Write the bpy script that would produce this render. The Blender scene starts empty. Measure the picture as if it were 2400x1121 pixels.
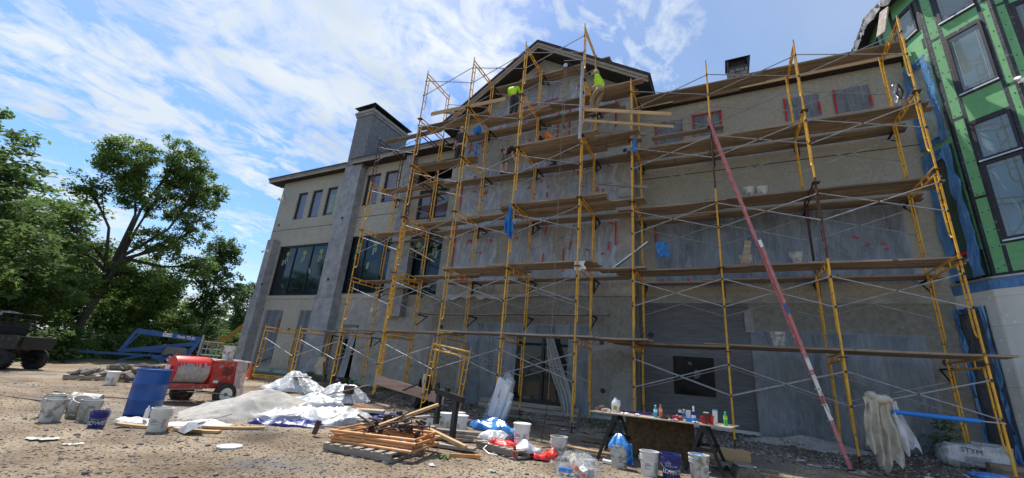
import bpy, bmesh, math, random
import numpy as np
from mathutils import Vector, Matrix, Euler
random.seed(7); rng=np.random.RandomState(11)
S=bpy.context.scene; COL=S.collection
# ---------------------------------------------------------------- camera, sky, sun, exposure
E=1.45                                   # eye height above the yard
cam=bpy.data.cameras.new('camera'); co=bpy.data.objects.new('camera',cam); COL.objects.link(co)
RT=Vector((0.89196234,0.44501303,0.07979086)); UP=Vector((0.06780059,-0.30615321,0.94956479)); FW=Vector((-0.44699694,0.84156617,0.30324928))
co.matrix_world=Matrix(((RT.x,UP.x,-FW.x,0),(RT.y,UP.y,-FW.y,0),(RT.z,UP.z,-FW.z,E),(0,0,0,1)))
cam.sensor_fit='HORIZONTAL'; cam.sensor_width=36; cam.lens=36*963.79/2400; cam.clip_start=.05; cam.clip_end=5000
S.camera=co
SKY_ROT=-62
SUN=Vector((-.46,.15,1)).normalized()
w=bpy.data.worlds.new('World'); S.world=w; w.use_nodes=True; nt=w.node_tree; nt.nodes.clear(); N=nt.nodes; L=nt.links
def nd(t,**k):
    n=N.new(t)
    for a,b in k.items(): setattr(n,a,b)
    return n
out=nd('ShaderNodeOutputWorld'); bg=nd('ShaderNodeBackground'); sky=nd('ShaderNodeTexSky'); sky.sky_type='NISHITA'; sky.sun_disc=False
sky.sun_elevation=math.asin(SUN.z); sky.sun_rotation=math.atan2(SUN.x,SUN.y); sky.air_density=1.0; sky.dust_density=1.2; sky.ozone_density=2.5
bg.inputs[1].default_value=.115
tc=nd('ShaderNodeTexCoord'); sep=nd('ShaderNodeSeparateXYZ'); L.new(tc.outputs['Generated'],sep.inputs[0])
def mth(op,a,b=None,c=None,clamp=False):
    n=nd('ShaderNodeMath',operation=op,use_clamp=clamp)
    for i,v in enumerate((a,b,c)):
        if v is None: continue
        if isinstance(v,(int,float)): n.inputs[i].default_value=v
        else: L.new(v,n.inputs[i])
    return n.outputs[0]
zz=mth('ADD',mth('MAXIMUM',sep.outputs[2],0.0),.16)
cx_=mth('DIVIDE',sep.outputs[0],zz); cy_=mth('DIVIDE',sep.outputs[1],zz)
cb=nd('ShaderNodeCombineXYZ'); L.new(cx_,cb.inputs[0]); L.new(cy_,cb.inputs[1])
def cloudnoise(rot,sc,loc,detail,rough,dist,scale):
    mp=nd('ShaderNodeMapping'); mp.inputs['Rotation'].default_value=(0,0,math.radians(rot)); mp.inputs['Scale'].default_value=sc; mp.inputs['Location'].default_value=loc
    L.new(cb.outputs[0],mp.inputs[0]); n=nd('ShaderNodeTexNoise'); n.inputs['Scale'].default_value=scale; n.inputs['Detail'].default_value=detail
    n.inputs['Roughness'].default_value=rough; n.inputs['Distortion'].default_value=dist; L.new(mp.outputs[0],n.inputs['Vector']); return n.outputs['Fac']
def ramp(f,pts):
    r=nd('ShaderNodeValToRGB'); e=r.color_ramp.elements
    while len(e)<len(pts): e.new(.5)
    for k,(p,c) in zip(e,pts): k.position=p; k.color=(c,c,c,1) if isinstance(c,(int,float)) else (*c,1)
    L.new(f,r.inputs[0]); return r.outputs[0]
big=ramp(cloudnoise(SKY_ROT,(1,.5,1),(.3,.35,0),4,.5,.3,1.0),[(.36,0),(.60,1)])
med=cloudnoise(SKY_ROT-8,(1,.72,1),(3.1,1.7,0),10,.62,.9,6.5)
fine=cloudnoise(SKY_ROT+20,(1,.8,1),(7,2,0),6,.6,.9,17)
rightside=ramp(mth('MULTIPLY_ADD',sep.outputs[0],.9,.62),[(.25,0),(.95,1)])      # thin even veil over the wing
v=mth('ADD',mth('MULTIPLY',big,.26),mth('ADD',mth('MULTIPLY',med,.80),mth('MULTIPLY',fine,.30)))
cl=ramp(v,[(.655,0),(.735,.5),(.85,1)])
veil=mth('MULTIPLY_ADD',rightside,.62,.04)
horizon=ramp(sep.outputs[2],[(.0,.6),(.22,0)])
cov=mth('MAXIMUM',mth('MAXIMUM',cl,veil),horizon)
cov=mth('MULTIPLY',cov,mth('SUBTRACT',1.0,mth('MULTIPLY',rightside,.35)))
shade=ramp(cloudnoise(10,(1,.6,1),(1,5,0),3,.5,.3,2.2),[(.3,(2.15,2.6,3.2)),(.62,(3.3,3.55,3.8))])
mx=nd('ShaderNodeMixRGB'); hs=nd('ShaderNodeHueSaturation'); hs.inputs['Saturation'].default_value=1.4; hs.inputs['Value'].default_value=.70; L.new(sky.outputs[0],hs.inputs['Color']); L.new(cov,mx.inputs[0]); L.new(hs.outputs[0],mx.inputs[1]); L.new(shade,mx.inputs[2])
L.new(mx.outputs[0],bg.inputs[0]); L.new(bg.outputs[0],out.inputs[0])
sl=bpy.data.lights.new('sun','SUN'); so=bpy.data.objects.new('sun',sl); COL.objects.link(so); sl.energy=2.7; sl.angle=math.radians(.6); sl.color=(1,.95,.87)
so.rotation_euler=SUN.to_track_quat('Z','Y').to_euler()
S.view_settings.view_transform='Standard'; S.view_settings.look='None'; S.view_settings.gamma=1; S.view_settings.exposure=1.22; S.view_settings.use_curve_mapping=False
# ---------------------------------------------------------------- materials
MATS={}
def mat(name,c1,c2=None,scale=4,rough=.8,metal=0,bump=0,bscale=None,stretch=(1,1,1),space='Object',detail=6,pos=(.35,.65),rand=0,spec=.5,
        c3=None,s3=1.2,p3=(.5,.62),wave=None,trans=0,alpha=1,sheen=0):
    if name in MATS: return MATS[name]
    m=bpy.data.materials.new(name); m.use_nodes=True; nt=m.node_tree; n=nt.nodes; l=nt.links; b=n['Principled BSDF']
    b.inputs['Roughness'].default_value=rough; b.inputs['Metallic'].default_value=metal; b.inputs['Specular IOR Level'].default_value=spec
    c2=c2 or c1
    tc=n.new('ShaderNodeTexCoord')
    if space=='World': g=n.new('ShaderNodeNewGeometry'); src=g.outputs['Position']
    else: src=tc.outputs['Object']
    if rand and space!='World':
        oi=n.new('ShaderNodeObjectInfo'); ad=n.new('ShaderNodeVectorMath'); ad.operation='ADD'; sc_=n.new('ShaderNodeMath'); sc_.operation='MULTIPLY'; sc_.inputs[1].default_value=50
        l.new(oi.outputs['Random'],sc_.inputs[0]); l.new(src,ad.inputs[0]); l.new(sc_.outputs[0],ad.inputs[1]); src=ad.outputs[0]
    mp=n.new('ShaderNodeMapping'); mp.inputs['Scale'].default_value=stretch; l.new(src,mp.inputs[0])
    no=n.new('ShaderNodeTexNoise'); no.inputs['Scale'].default_value=scale; no.inputs['Detail'].default_value=detail; no.inputs['Roughness'].default_value=.6; l.new(mp.outputs[0],no.inputs['Vector'])
    r=n.new('ShaderNodeValToRGB'); e=r.color_ramp.elements; e[0].position,e[1].position=pos; e[0].color=(*c1,1); e[1].color=(*c2,1); l.new(no.outputs['Fac'],r.inputs[0]); col=r.outputs[0]
    if c3:
        n3=n.new('ShaderNodeTexNoise'); n3.inputs['Scale'].default_value=s3; n3.inputs['Detail'].default_value=5; n3.inputs['Distortion'].default_value=.4; l.new(src,n3.inputs['Vector'])
        r3=n.new('ShaderNodeValToRGB'); r3.color_ramp.elements[0].position,r3.color_ramp.elements[1].position=p3; r3.color_ramp.elements[0].color=(0,0,0,1); r3.color_ramp.elements[1].color=(1,1,1,1); l.new(n3.outputs['Fac'],r3.inputs[0])
        mx=n.new('ShaderNodeMixRGB'); l.new(r3.outputs[0],mx.inputs[0]); l.new(col,mx.inputs[1]); mx.inputs[2].default_value=(*c3,1); col=mx.outputs[0]
    if space=='World' and c3:                    # arcs and drag marks left by the trowel
        nt_=n.new('ShaderNodeTexNoise'); nt_.inputs['Scale'].default_value=2.6; nt_.inputs['Detail'].default_value=3; nt_.inputs['Distortion'].default_value=3.2; l.new(src,nt_.inputs['Vector']); rt=n.new('ShaderNodeValToRGB'); q=rt.color_ramp.elements; q[0].position=.38; q[1].position=.62; q[0].color=(.84,.84,.85,1); q[1].color=(1.1,1.1,1.09,1); l.new(nt_.outputs['Fac'],rt.inputs[0])
        mt=n.new('ShaderNodeMixRGB'); mt.blend_type='MULTIPLY'; mt.inputs[0].default_value=.4; l.new(col,mt.inputs[1]); l.new(rt.outputs[0],mt.inputs[2]); col=mt.outputs[0]
    if rand:
        oi2=n.new('ShaderNodeObjectInfo'); hs=n.new('ShaderNodeHueSaturation'); mr=n.new('ShaderNodeMapRange'); mr.inputs[3].default_value=1-rand; mr.inputs[4].default_value=1+rand
        l.new(oi2.outputs['Random'],mr.inputs[0]); l.new(mr.outputs[0],hs.inputs['Value']); l.new(col,hs.inputs['Color']); col=hs.outputs[0]
    l.new(col,b.inputs['Base Color'])
    if bump:
        nb=n.new('ShaderNodeTexNoise'); nb.inputs['Scale'].default_value=bscale or scale*4; nb.inputs['Detail'].default_value=5; l.new(mp.outputs[0],nb.inputs['Vector'])
        bm=n.new('ShaderNodeBump'); bm.inputs['Strength'].default_value=bump; bm.inputs['Distance'].default_value=.02; l.new(nb.outputs['Fac'],bm.inputs['Height']); l.new(bm.outputs[0],b.inputs['Normal'])
    if trans: b.inputs['Transmission Weight'].default_value=trans
    if alpha<1: b.inputs['Alpha'].default_value=alpha
    MATS[name]=m; return m
def filmmat(name,col,alpha=.55,rough=.25,wr=5,stretch=(1,1,.35),bump=.6,acol=None):
    """thin crumpled plastic film: see-through share plus a glossy milky share"""
    m=bpy.data.materials.new(name); m.use_nodes=True; nt=m.node_tree; n=nt.nodes; l=nt.links; b=n['Principled BSDF']; o=n['Material Output']
    b.inputs['Base Color'].default_value=(*col,1); b.inputs['Roughness'].default_value=rough; b.inputs['Specular IOR Level'].default_value=.6
    tr=n.new('ShaderNodeBsdfTransparent'); tr.inputs[0].default_value=(*(acol or (.8,.85,.9)),1); mx=n.new('ShaderNodeMixShader')
    tc=n.new('ShaderNodeTexCoord'); mp=n.new('ShaderNodeMapping'); mp.inputs['Scale'].default_value=stretch; mp.inputs['Rotation'].default_value=(0,.35,0); l.new(tc.outputs['Object'],mp.inputs[0])
    no=n.new('ShaderNodeTexNoise'); no.inputs['Scale'].default_value=wr; no.inputs['Detail'].default_value=7; no.inputs['Distortion'].default_value=1.4; l.new(mp.outputs[0],no.inputs['Vector'])
    bm=n.new('ShaderNodeBump'); bm.inputs['Strength'].default_value=bump; bm.inputs['Distance'].default_value=.05; l.new(no.outputs['Fac'],bm.inputs['Height']); l.new(bm.outputs[0],b.inputs['Normal'])
    mp2=n.new('ShaderNodeMapping'); mp2.inputs['Scale'].default_value=(5,5,.55); mp2.inputs['Rotation'].default_value=(0,.5,.2); l.new(tc.outputs['Object'],mp2.inputs[0]); n2=n.new('ShaderNodeTexNoise'); n2.inputs['Scale'].default_value=1.6; n2.inputs['Detail'].default_value=5; n2.inputs['Distortion'].default_value=.9; l.new(mp2.outputs[0],n2.inputs['Vector'])
    pk=n.new('ShaderNodeMath'); pk.operation='SUBTRACT'; l.new(n2.outputs['Fac'],pk.inputs[0]); pk.inputs[1].default_value=.5; pa=n.new('ShaderNodeMath'); pa.operation='ABSOLUTE'; l.new(pk.outputs[0],pa.inputs[0]); pr_=n.new('ShaderNodeMapRange'); pr_.inputs[1].default_value=0; pr_.inputs[2].default_value=.05; pr_.inputs[3].default_value=.15; pr_.inputs[4].default_value=0; l.new(pa.outputs[0],pr_.inputs[0])  # whiter thick folds: their highlights are painted as streaks of higher opacity
    m0=n.new('ShaderNodeMapRange'); m0.inputs[1].default_value=.35; m0.inputs[2].default_value=.68; m0.inputs[3].default_value=max(0,alpha-.12); m0.inputs[4].default_value=min(1,alpha+.12); l.new(no.outputs['Fac'],m0.inputs[0])
    mr=n.new('ShaderNodeMath'); mr.operation='ADD'; mr.use_clamp=True; l.new(m0.outputs[0],mr.inputs[0]); l.new(pr_.outputs[0],mr.inputs[1])
    l.new(mr.outputs[0],mx.inputs[0]); l.new(tr.outputs[0],mx.inputs[1]); l.new(b.outputs[0],mx.inputs[2]); l.new(mx.outputs[0],o.inputs[0]); MATS[name]=m; return m
M=dict(
 stucco=mat('stucco',(.33,.315,.26),(.43,.41,.345),14,.92,bump=.35,bscale=70,space='World',c3=(.33,.315,.262),s3=.8,p3=(.45,.8)),
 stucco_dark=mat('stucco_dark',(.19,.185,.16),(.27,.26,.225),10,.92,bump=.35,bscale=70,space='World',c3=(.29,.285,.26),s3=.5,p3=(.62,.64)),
 base=mat('base_coat',(.21,.22,.235),(.33,.345,.36),3.2,.85,bump=.4,bscale=30,space='World',c3=(.38,.395,.41),s3=1.5,p3=(.56,.85)),
 patch=mat('patched_coat',(.27,.265,.24),(.36,.355,.325),3.5,.88,bump=.3,bscale=40,space='World',c3=(.42,.42,.395),s3=1.3,p3=(.56,.66)),
 brushed=mat('brushed_coat',(.13,.138,.15),(.235,.245,.255),5,.85,bump=.8,bscale=9,stretch=(1.2,1.2,8),space='World',c3=(.21,.215,.225),s3=1.1,p3=(.5,.8)),
 board=mat('board_formed',(.12,.128,.135),(.19,.197,.205),4,.9,bump=.7,bscale=12,stretch=(.7,1,9),space='World'),
 foam=mat('foundation_foam',(.30,.37,.30),(.42,.47,.4),5,.9,bump=.3,space='World',c3=(.2,.22,.19),s3=3,p3=(.55,.7)),
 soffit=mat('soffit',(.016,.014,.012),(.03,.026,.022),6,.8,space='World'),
 fascia=mat('fascia',(.23,.2,.18),(.36,.33,.3),3,.8,stretch=(.3,6,6),space='World',bump=.2),
 roofing=mat('roofing',(.02,.02,.022),(.045,.045,.05),6,.85,space='World',bump=.4),
 metal_cap=mat('cap_metal',(.03,.032,.036),(.05,.052,.056),3,.5,.3),
 frame=mat('window_frame',(.006,.006,.007),(.012,.012,.013),3,.45),
 glass=mat('window_glass',(.006,.014,.018),(.012,.026,.03),1.2,.06,spec=.5),
 glass_up=mat('upper_glass',(.10,.085,.12),(.17,.15,.19),.7,.08,spec=.8),
 glass_tw=mat('tower_glass',(.12,.17,.17),(.2,.26,.26),.8,.04,spec=1.0),
 sticker=mat('sticker',(.16,.26,.21),(.25,.36,.3),3,.6), sticker_y=mat('sticker_yellow',(.2,.23,.06),(.28,.3,.09),3,.6),
 yellow=mat('yellow_paint',(.60,.30,.022),(.78,.42,.03),7,.45,.0,bump=.12,bscale=40,rand=.16,c3=(.22,.10,.04),s3=11,p3=(.61,.68)),
 rusty=mat('rusty_paint',(.05,.022,.016),(.11,.045,.03),9,.6,.2,bump=.2,rand=.2),
 galv=mat('galvanised',(.26,.27,.28),(.40,.41,.42),9,.62,.35,rand=.15),
 black_steel=mat('black_steel',(.01,.01,.01),(.022,.02,.018),8,.55,.2),
 wood=mat('plank_wood',(.17,.125,.085),(.36,.285,.205),3.4,.85,bump=.35,bscale=22,stretch=(.35,5,5),rand=.3,c3=(.13,.1,.075),s3=3,p3=(.62,.72)),
 wood_edge=mat('new_wood',(.40,.25,.12),(.56,.38,.2),3,.8,bump=.2,stretch=(.3,6,6),rand=.12),
 wood_grey=mat('weathered_wood',(.2,.17,.14),(.38,.335,.285),3,.88,bump=.35,stretch=(.3,6,6),rand=.22),
 ply=mat('plywood',(.38,.29,.21),(.52,.42,.32),2.5,.85,stretch=(.6,3,3),bump=.15,c3=(.26,.2,.15),s3=3,p3=(.58,.7)),
 osb=mat('osb',(.05,.032,.015),(.13,.085,.04),16,.85,bump=.3,stretch=(1,1,1)),
 dirt=None,
 red=mat('red_paint',(.33,.02,.014),(.48,.03,.022),3,.5,c3=(.3,.2,.18),s3=9,p3=(.55,.66)),
 red_drum=mat('red_drum_paint',(.55,.02,.014),(.62,.026,.018),3,.4,stretch=(1,1,1)),
 cement=mat('cement_crust',(.3,.27,.25),(.42,.39,.36),9,.9,bump=.6),
 rubber=mat('rubber',(.012,.012,.012),(.035,.034,.032),6,.8,bump=.3),
 rim=mat('wheel_rim',(.6,.6,.58),(.75,.75,.72),5,.5),
 blue_hdpe=mat('blue_plastic',(.008,.06,.24),(.014,.09,.33),2.5,.42,c3=(.05,.12,.3),s3=6,p3=(.58,.75)),
 white_pl=mat('white_plastic',(.60,.59,.55),(.72,.71,.67),6,.4,c3=(.42,.4,.35),s3=7,p3=(.62,.78),rand=.08),
 white_clean=mat('white_clean',(.74,.74,.72),(.8,.8,.78),4,.35),
 dirty_pl=mat('dirty_plastic',(.46,.45,.41),(.6,.59,.54),7,.6,c3=(.26,.245,.21),s3=8,p3=(.5,.62),rand=.1),
 ink=mat('label_ink',(.12,.12,.14),(.22,.22,.25),30,.6), ink_black=mat('ink_black',(.015,.015,.018),(.03,.03,.03),10,.6),
 navy=mat('navy_plastic',(.012,.018,.14),(.02,.03,.2),5,.45,c3=(.2,.22,.36),s3=8,p3=(.6,.68)),
 tarp_blue=mat('blue_tarp',(.01,.018,.11),(.02,.035,.2),5,.35,bump=.5),
 film_blue=mat('blue_film',(.02,.2,.62),(.06,.34,.8),4,.3,bump=.5,trans=.25),
 tube_blue=mat('blue_foam_tube',(.01,.17,.58),(.016,.22,.66),3,.5),
 sheet_white=mat('white_sheeting',(.40,.41,.42),(.54,.55,.56),4,.42,bump=.5,bscale=9,trans=.15),
 canvas=mat('canvas_cloth',(.38,.34,.26),(.56,.51,.41),4,.9,bump=.4,c3=(.22,.2,.17),s3=5,p3=(.62,.75)),
 sand=mat('sand',(.34,.32,.29),(.44,.42,.385),8,.95,bump=.5,bscale=60),
 black_pl=mat('black_plastic',(.006,.006,.007),(.014,.014,.015),4,.5,bump=.8,bscale=7,spec=.25),
 tape=mat('red_tape',(.45,.01,.012),(.6,.02,.02),6,.5),
 green=mat('green_sheathing',(.14,.38,.16),(.18,.45,.2),2,.75,space='World',c3=(.22,.42,.24),s3=5,p3=(.56,.72)),
 tape_black=mat('black_flashing',(.008,.009,.011),(.03,.032,.04),4,.5,bump=.4,bscale=18,c3=(.14,.15,.18),s3=9,p3=(.63,.72)),
 eps=mat('eps_board',(.60,.62,.58),(.70,.71,.67),2,.85,bump=.15,bscale=60),
 brown_frame=mat('brown_frame',(.018,.012,.012),(.03,.02,.02),5,.45),
 lift_blue=mat('lift_blue',(.006,.075,.27),(.012,.10,.33),3,.4), lift_grey=mat('lift_grey',(.10,.11,.12),(.14,.15,.16),3,.5),
 exc=mat('excavator_yellow',(.42,.22,.02),(.55,.3,.03),4,.5,c3=(.2,.12,.04),s3=3,p3=(.55,.7)),
 camo=mat('camo_black',(.012,.012,.01),(.035,.03,.024),4,.6,c3=(.09,.075,.055),s3=6,p3=(.58,.62)),
 orange=mat('cone_orange',(.62,.13,.02),(.74,.18,.03),5,.5,c3=(.4,.12,.04),s3=6,p3=(.6,.7)),
 orange_paint=mat('orange_paint',(.46,.2,.07),(.62,.3,.11),6,.5,bump=.15,c3=(.4,.3,.2),s3=8,p3=(.62,.7)),
 rust=mat('rusty_steel',(.045,.03,.024),(.12,.075,.055),8,.75,.2,bump=.4,rand=.3),
 ladder=mat('ladder_rail',(.42,.12,.12),(.52,.17,.16),5,.6,c3=(.5,.4,.38),s3=9,p3=(.66,.72)),
 alu=mat('aluminium',(.5,.5,.5),(.62,.62,.62),8,.4,.8),
 pink_wood=mat('reddish_wood',(.36,.22,.16),(.5,.33,.25),3,.8,bump=.2,stretch=(.3,6,6)),
 stone=mat('stone_veneer',(.14,.115,.095),(.3,.25,.205),5,.85,bump=.5,rand=.3), mortar=mat('mortar',(.2,.19,.17),(.26,.25,.23),9,.9),
 skin=mat('skin',(.42,.22,.15),(.5,.28,.2),5,.55), lime=mat('lime_shirt',(.42,.78,.01),(.5,.88,.02),6,.8,bump=.3,bscale=14),
 khaki=mat('khaki',(.2,.15,.08),(.28,.21,.12),6,.9,bump=.3), shorts=mat('camo_shorts',(.07,.075,.055),(.13,.13,.1),9,.9,bump=.3,c3=(.2,.19,.15),s3=14,p3=(.55,.6)),
 dark_cloth=mat('dark_cloth',(.02,.02,.022),(.04,.04,.042),6,.9,bump=.3), hair=mat('hair',(.02,.014,.01),(.04,.028,.02),20,.7), boot=mat('boot',(.02,.015,.012),(.05,.035,.025),8,.8),
 hatc=mat('hat_cloth',(.42,.38,.3),(.5,.46,.37),8,.9), org_shirt=mat('orange_shirt',(.75,.2,.02),(.85,.27,.03),6,.8,bump=.3),
 rubble=mat('rubble',(.11,.095,.08),(.26,.235,.2),7,.95,bump=.5,rand=.35), rubble_w=mat('white_debris',(.5,.49,.46),(.66,.65,.62),6,.8,rand=.15),
 grass=mat('weed_leaf',(.045,.085,.02),(.1,.17,.045),6,.7,trans=.0),
)
film_win=filmmat('window_film',(.60,.63,.68),.50,.22,3.4,bump=.8)
film_dark=filmmat('door_film',(.30,.345,.39),.50,.28,1.6,(1,1,.3),.7)
film_big=filmmat('big_film',(.38,.42,.47),.46,.24,1.8,(1,1,.35),.8)
film_black=filmmat('black_film',(.05,.055,.06),.6,.3,2.6)
film_clear=filmmat('clear_film',(.62,.64,.66),.5,.2,5,(1,1,1),.9,(.9,.92,.93))
film_milky=filmmat('milky_film',(.6,.61,.62),.9,.3,4,(1,1,1),.9)
film_bluem=filmmat('blue_masking',(.12,.31,.60),.68,.25,5,(1,1,.5),.8,(.4,.6,1))
def brickify(m):
    nt=m.node_tree;n=nt.nodes;l=nt.links;b=n['Principled BSDF']; g=n.new('ShaderNodeNewGeometry'); sp=n.new('ShaderNodeSeparateXYZ'); l.new(g.outputs['Position'],sp.inputs[0]); ad=n.new('ShaderNodeMath'); l.new(sp.outputs[0],ad.inputs[0]); l.new(sp.outputs[1],ad.inputs[1])
    cb=n.new('ShaderNodeCombineXYZ'); l.new(ad.outputs[0],cb.inputs[0]); l.new(sp.outputs[2],cb.inputs[1]); br=n.new('ShaderNodeTexBrick'); br.inputs['Scale'].default_value=5; br.inputs['Mortar Size'].default_value=.02; br.inputs['Mortar Smooth'].default_value=.6
    br.inputs['Color1'].default_value=(.75,.76,.78,1); br.inputs['Color2'].default_value=(1.15,1.15,1.15,1); br.inputs['Mortar'].default_value=(.7,.7,.72,1); l.new(cb.outputs[0],br.inputs['Vector']); old=b.inputs['Base Color'].links[0].from_socket
    mx=n.new('ShaderNodeMixRGB'); mx.blend_type='MULTIPLY'; mx.inputs[0].default_value=.85; l.new(old,mx.inputs[1]); l.new(br.outputs['Color'],mx.inputs[2]); l.new(mx.outputs[0],b.inputs['Base Color'])
brickify(MATS['brushed_coat'])
# ---------------------------------------------------------------- mesh builder
class MB:
    def __init__(s): s.v=[]; s.f=[]
    def add(s,vs,fs):
        o=len(s.v); s.v+= [tuple(p) for p in vs]; s.f+=[tuple(i+o for i in f) for f in fs]; return s
    def box(s,x0,x1,y0,y1,z0,z1):
        return s.add([(x0,y0,z0),(x1,y0,z0),(x1,y1,z0),(x0,y1,z0),(x0,y0,z1),(x1,y0,z1),(x1,y1,z1),(x0,y1,z1)],
                     [(0,3,2,1),(4,5,6,7),(0,1,5,4),(1,2,6,5),(2,3,7,6),(3,0,4,7)])
    def obox(s,c,size,R=None):
        a,b,d=[q/2 for q in size]; pts=[(-a,-b,-d),(a,-b,-d),(a,b,-d),(-a,b,-d),(-a,-b,d),(a,-b,d),(a,b,d),(-a,b,d)]
        if R is None: R=Matrix.Identity(3)
        return s.add([Vector(c)+R@Vector(p) for p in pts],[(0,3,2,1),(4,5,6,7),(0,1,5,4),(1,2,6,5),(2,3,7,6),(3,0,4,7)])
    def bar(s,p0,p1,w,h,up=(0,0,1)):
        p0=Vector(p0);p1=Vector(p1);x=(p1-p0);ln=x.length;x.normalize();u=Vector(up);y=u.cross(x)
        if y.length<1e-4: y=Vector((0,1,0)).cross(x)
        y.normalize();z=x.cross(y); R=Matrix((x,y,z)).transposed(); return s.obox((p0+p1)/2,(ln,w,h),R)
    def tube(s,p0,p1,r,n=8,r2=None,cap=True):
        p0=Vector(p0);p1=Vector(p1);d=(p1-p0).normalized();a=d.orthogonal().normalized();b=d.cross(a);r2=r if r2 is None else r2
        vs=[];
        for p,rr in((p0,r),(p1,r2)):
            for i in range(n):
                t=2*math.pi*i/n; vs.append(p+a*(rr*math.cos(t))+b*(rr*math.sin(t)))
        fs=[(i,(i+1)%n,n+(i+1)%n,n+i) for i in range(n)]
        if cap: fs+=[tuple(range(n-1,-1,-1)),tuple(range(n,2*n))]
        return s.add(vs,fs)
    def path(s,pts,r,n=8,radii=None):
        pts=[Vector(p) for p in pts]; vs=[];a=None
        for i,p in enumerate(pts):
            d=(pts[min(i+1,len(pts)-1)]-pts[max(i-1,0)]).normalized()
            if a is None: a=d.orthogonal().normalized()
            a=(a-d*a.dot(d)).normalized(); b=d.cross(a); rr=radii[i] if radii else r
            for k in range(n): t=2*math.pi*k/n; vs.append(p+a*(rr*math.cos(t))+b*(rr*math.sin(t)))
        fs=[(j*n+i,j*n+(i+1)%n,(j+1)*n+(i+1)%n,(j+1)*n+i) for j in range(len(pts)-1) for i in range(n)]
        m=len(pts)-1; fs+=[tuple(range(n-1,-1,-1)),tuple(m*n+i for i in range(n))]; return s.add(vs,fs)
    def lathe(s,prof,n=20,c=(0,0,0),R=None,cap0=True,cap1=True,jit=0):
        c=Vector(c); R=R or Matrix.Identity(3); vs=[]
        for r,z in prof:
            for i in range(n):
                t=2*math.pi*i/n; vs.append(c+R@Vector((r*math.cos(t)*(1+random.uniform(-jit,jit)),r*math.sin(t)*(1+random.uniform(-jit,jit)),z)))
        fs=[(j*n+i,j*n+(i+1)%n,(j+1)*n+(i+1)%n,(j+1)*n+i) for j in range(len(prof)-1) for i in range(n)]
        if cap0: fs.append(tuple(range(n-1,-1,-1)))
        if cap1: m=len(prof)-1; fs.append(tuple(m*n+i for i in range(n)))
        return s.add(vs,fs)
    def prism(s,poly,d):
        n=len(poly); d=Vector(d); a=[Vector(p) for p in poly]; b=[p+d for p in a]
        return s.add(a+b,[tuple(range(n)),tuple(range(2*n-1,n-1,-1))]+[(i,i+n,(i+1)%n+n,(i+1)%n) for i in range(n)])
    def grid(s,fn,nu,nv):
        vs=[fn(i/nu,j/nv) for j in range(nv+1) for i in range(nu+1)]; w=nu+1
        return s.add(vs,[(j*w+i,j*w+i+1,(j+1)*w+i+1,(j+1)*w+i) for j in range(nv) for i in range(nu)])
    def mesh(s,name,m,smooth=False,off=None,fix=True):
        me=bpy.data.meshes.new(name); v=s.v if off is None else [(p[0]-off[0],p[1]-off[1],p[2]-off[2]) for p in s.v]
        me.from_pydata([tuple(p) for p in v],[],s.f)
        if fix:
            bm=bmesh.new(); bm.from_mesh(me); bmesh.ops.recalc_face_normals(bm,faces=bm.faces); bm.to_mesh(me); bm.free()
        if smooth: me.polygons.foreach_set('use_smooth',[True]*len(me.polygons))
        me.materials.append(m); me.update(); return me
CH={}
def put(name,me,parent=None,loc=(0,0,0),rot=(0,0,0)):
    o=bpy.data.objects.new(name,me); COL.objects.link(o); o.location=loc; o.rotation_euler=rot
    if parent is not None: o.parent=parent; CH.setdefault(parent.name,[]).append(o)
    return o
def root_loc(p):
    v=Vector((0,0,0))
    while p is not None: v+=Vector(p.location); p=p.parent
    return v
def part(name,mb,m,parent,world=False,smooth=False,label=None,kind=None,fix=True):
    me=mb.mesh(name,m,smooth,root_loc(parent) if (world and parent is not None) else None,fix)
    o=put(name,me,parent)
    if label: o['label']=label
    if kind: o['kind']=kind
    if smooth: autosmooth(me)
    return o
def autosmooth(me,ang=40):
    try: me.set_sharp_from_angle(angle=math.radians(ang))
    except Exception: pass
def thing(name,label,cat,loc=(0,0,0),rot=(0,0,0),group=None):
    if not isinstance(rot,(tuple,list)): rot=(0,0,rot)
    o=put(name,None,None,loc,rot); o.empty_display_size=.2; o['label']=label; o['category']=cat
    if group: o['group']=group
    return o
def single(name,mb,m,label,cat,loc=(0,0,0),rot=(0,0,0),group=None,smooth=False,kind=None):
    me=mb.mesh(name,m,smooth); 
    if smooth: autosmooth(me)
    o=put(name,me,None,loc,rot if isinstance(rot,(tuple,list)) else (0,0,rot)); o['label']=label; o['category']=cat
    if group: o['group']=group
    if kind: o['kind']=kind
    return o
def wsingle(name,mb,m,label,cat,base,group=None,smooth=False):
    me=mb.mesh(name,m,smooth,base)
    if smooth: autosmooth(me)
    o=put(name,me,None,base); o['label']=label; o['category']=cat
    if group: o['group']=group
    return o
def dup(r,loc=None,rot=None,label=None,parent=None):
    c=r.copy(); COL.objects.link(c)
    if parent is not None: c.parent=parent; CH.setdefault(parent.name,[]).append(c)
    for ch in list(CH.get(r.name,[])): dup(ch,parent=c)
    if loc is not None: c.location=loc
    if rot is not None: c.rotation_euler=rot
    if label: c['label']=label
    return c
def struct(name,mb,m,smooth=False):
    me=mb.mesh(name,m,smooth); o=put(name,me); o['kind']='structure'; return o
def text_mesh(txt,size,m,name='lettering',depth=.004,bold=False):
    cu=bpy.data.curves.new('t','FONT'); cu.body=txt; cu.size=size; cu.extrude=depth; cu.align_x='CENTER'; cu.align_y='CENTER'; cu.resolution_u=3
    if bold: cu.offset=size*.02
    o=bpy.data.objects.new('t',cu); COL.objects.link(o); bpy.context.view_layer.update()
    me=bpy.data.meshes.new_from_object(o.evaluated_get(bpy.context.evaluated_depsgraph_get())); bpy.data.objects.remove(o); me.name=name; me.materials.clear(); me.materials.append(m); return me
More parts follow.
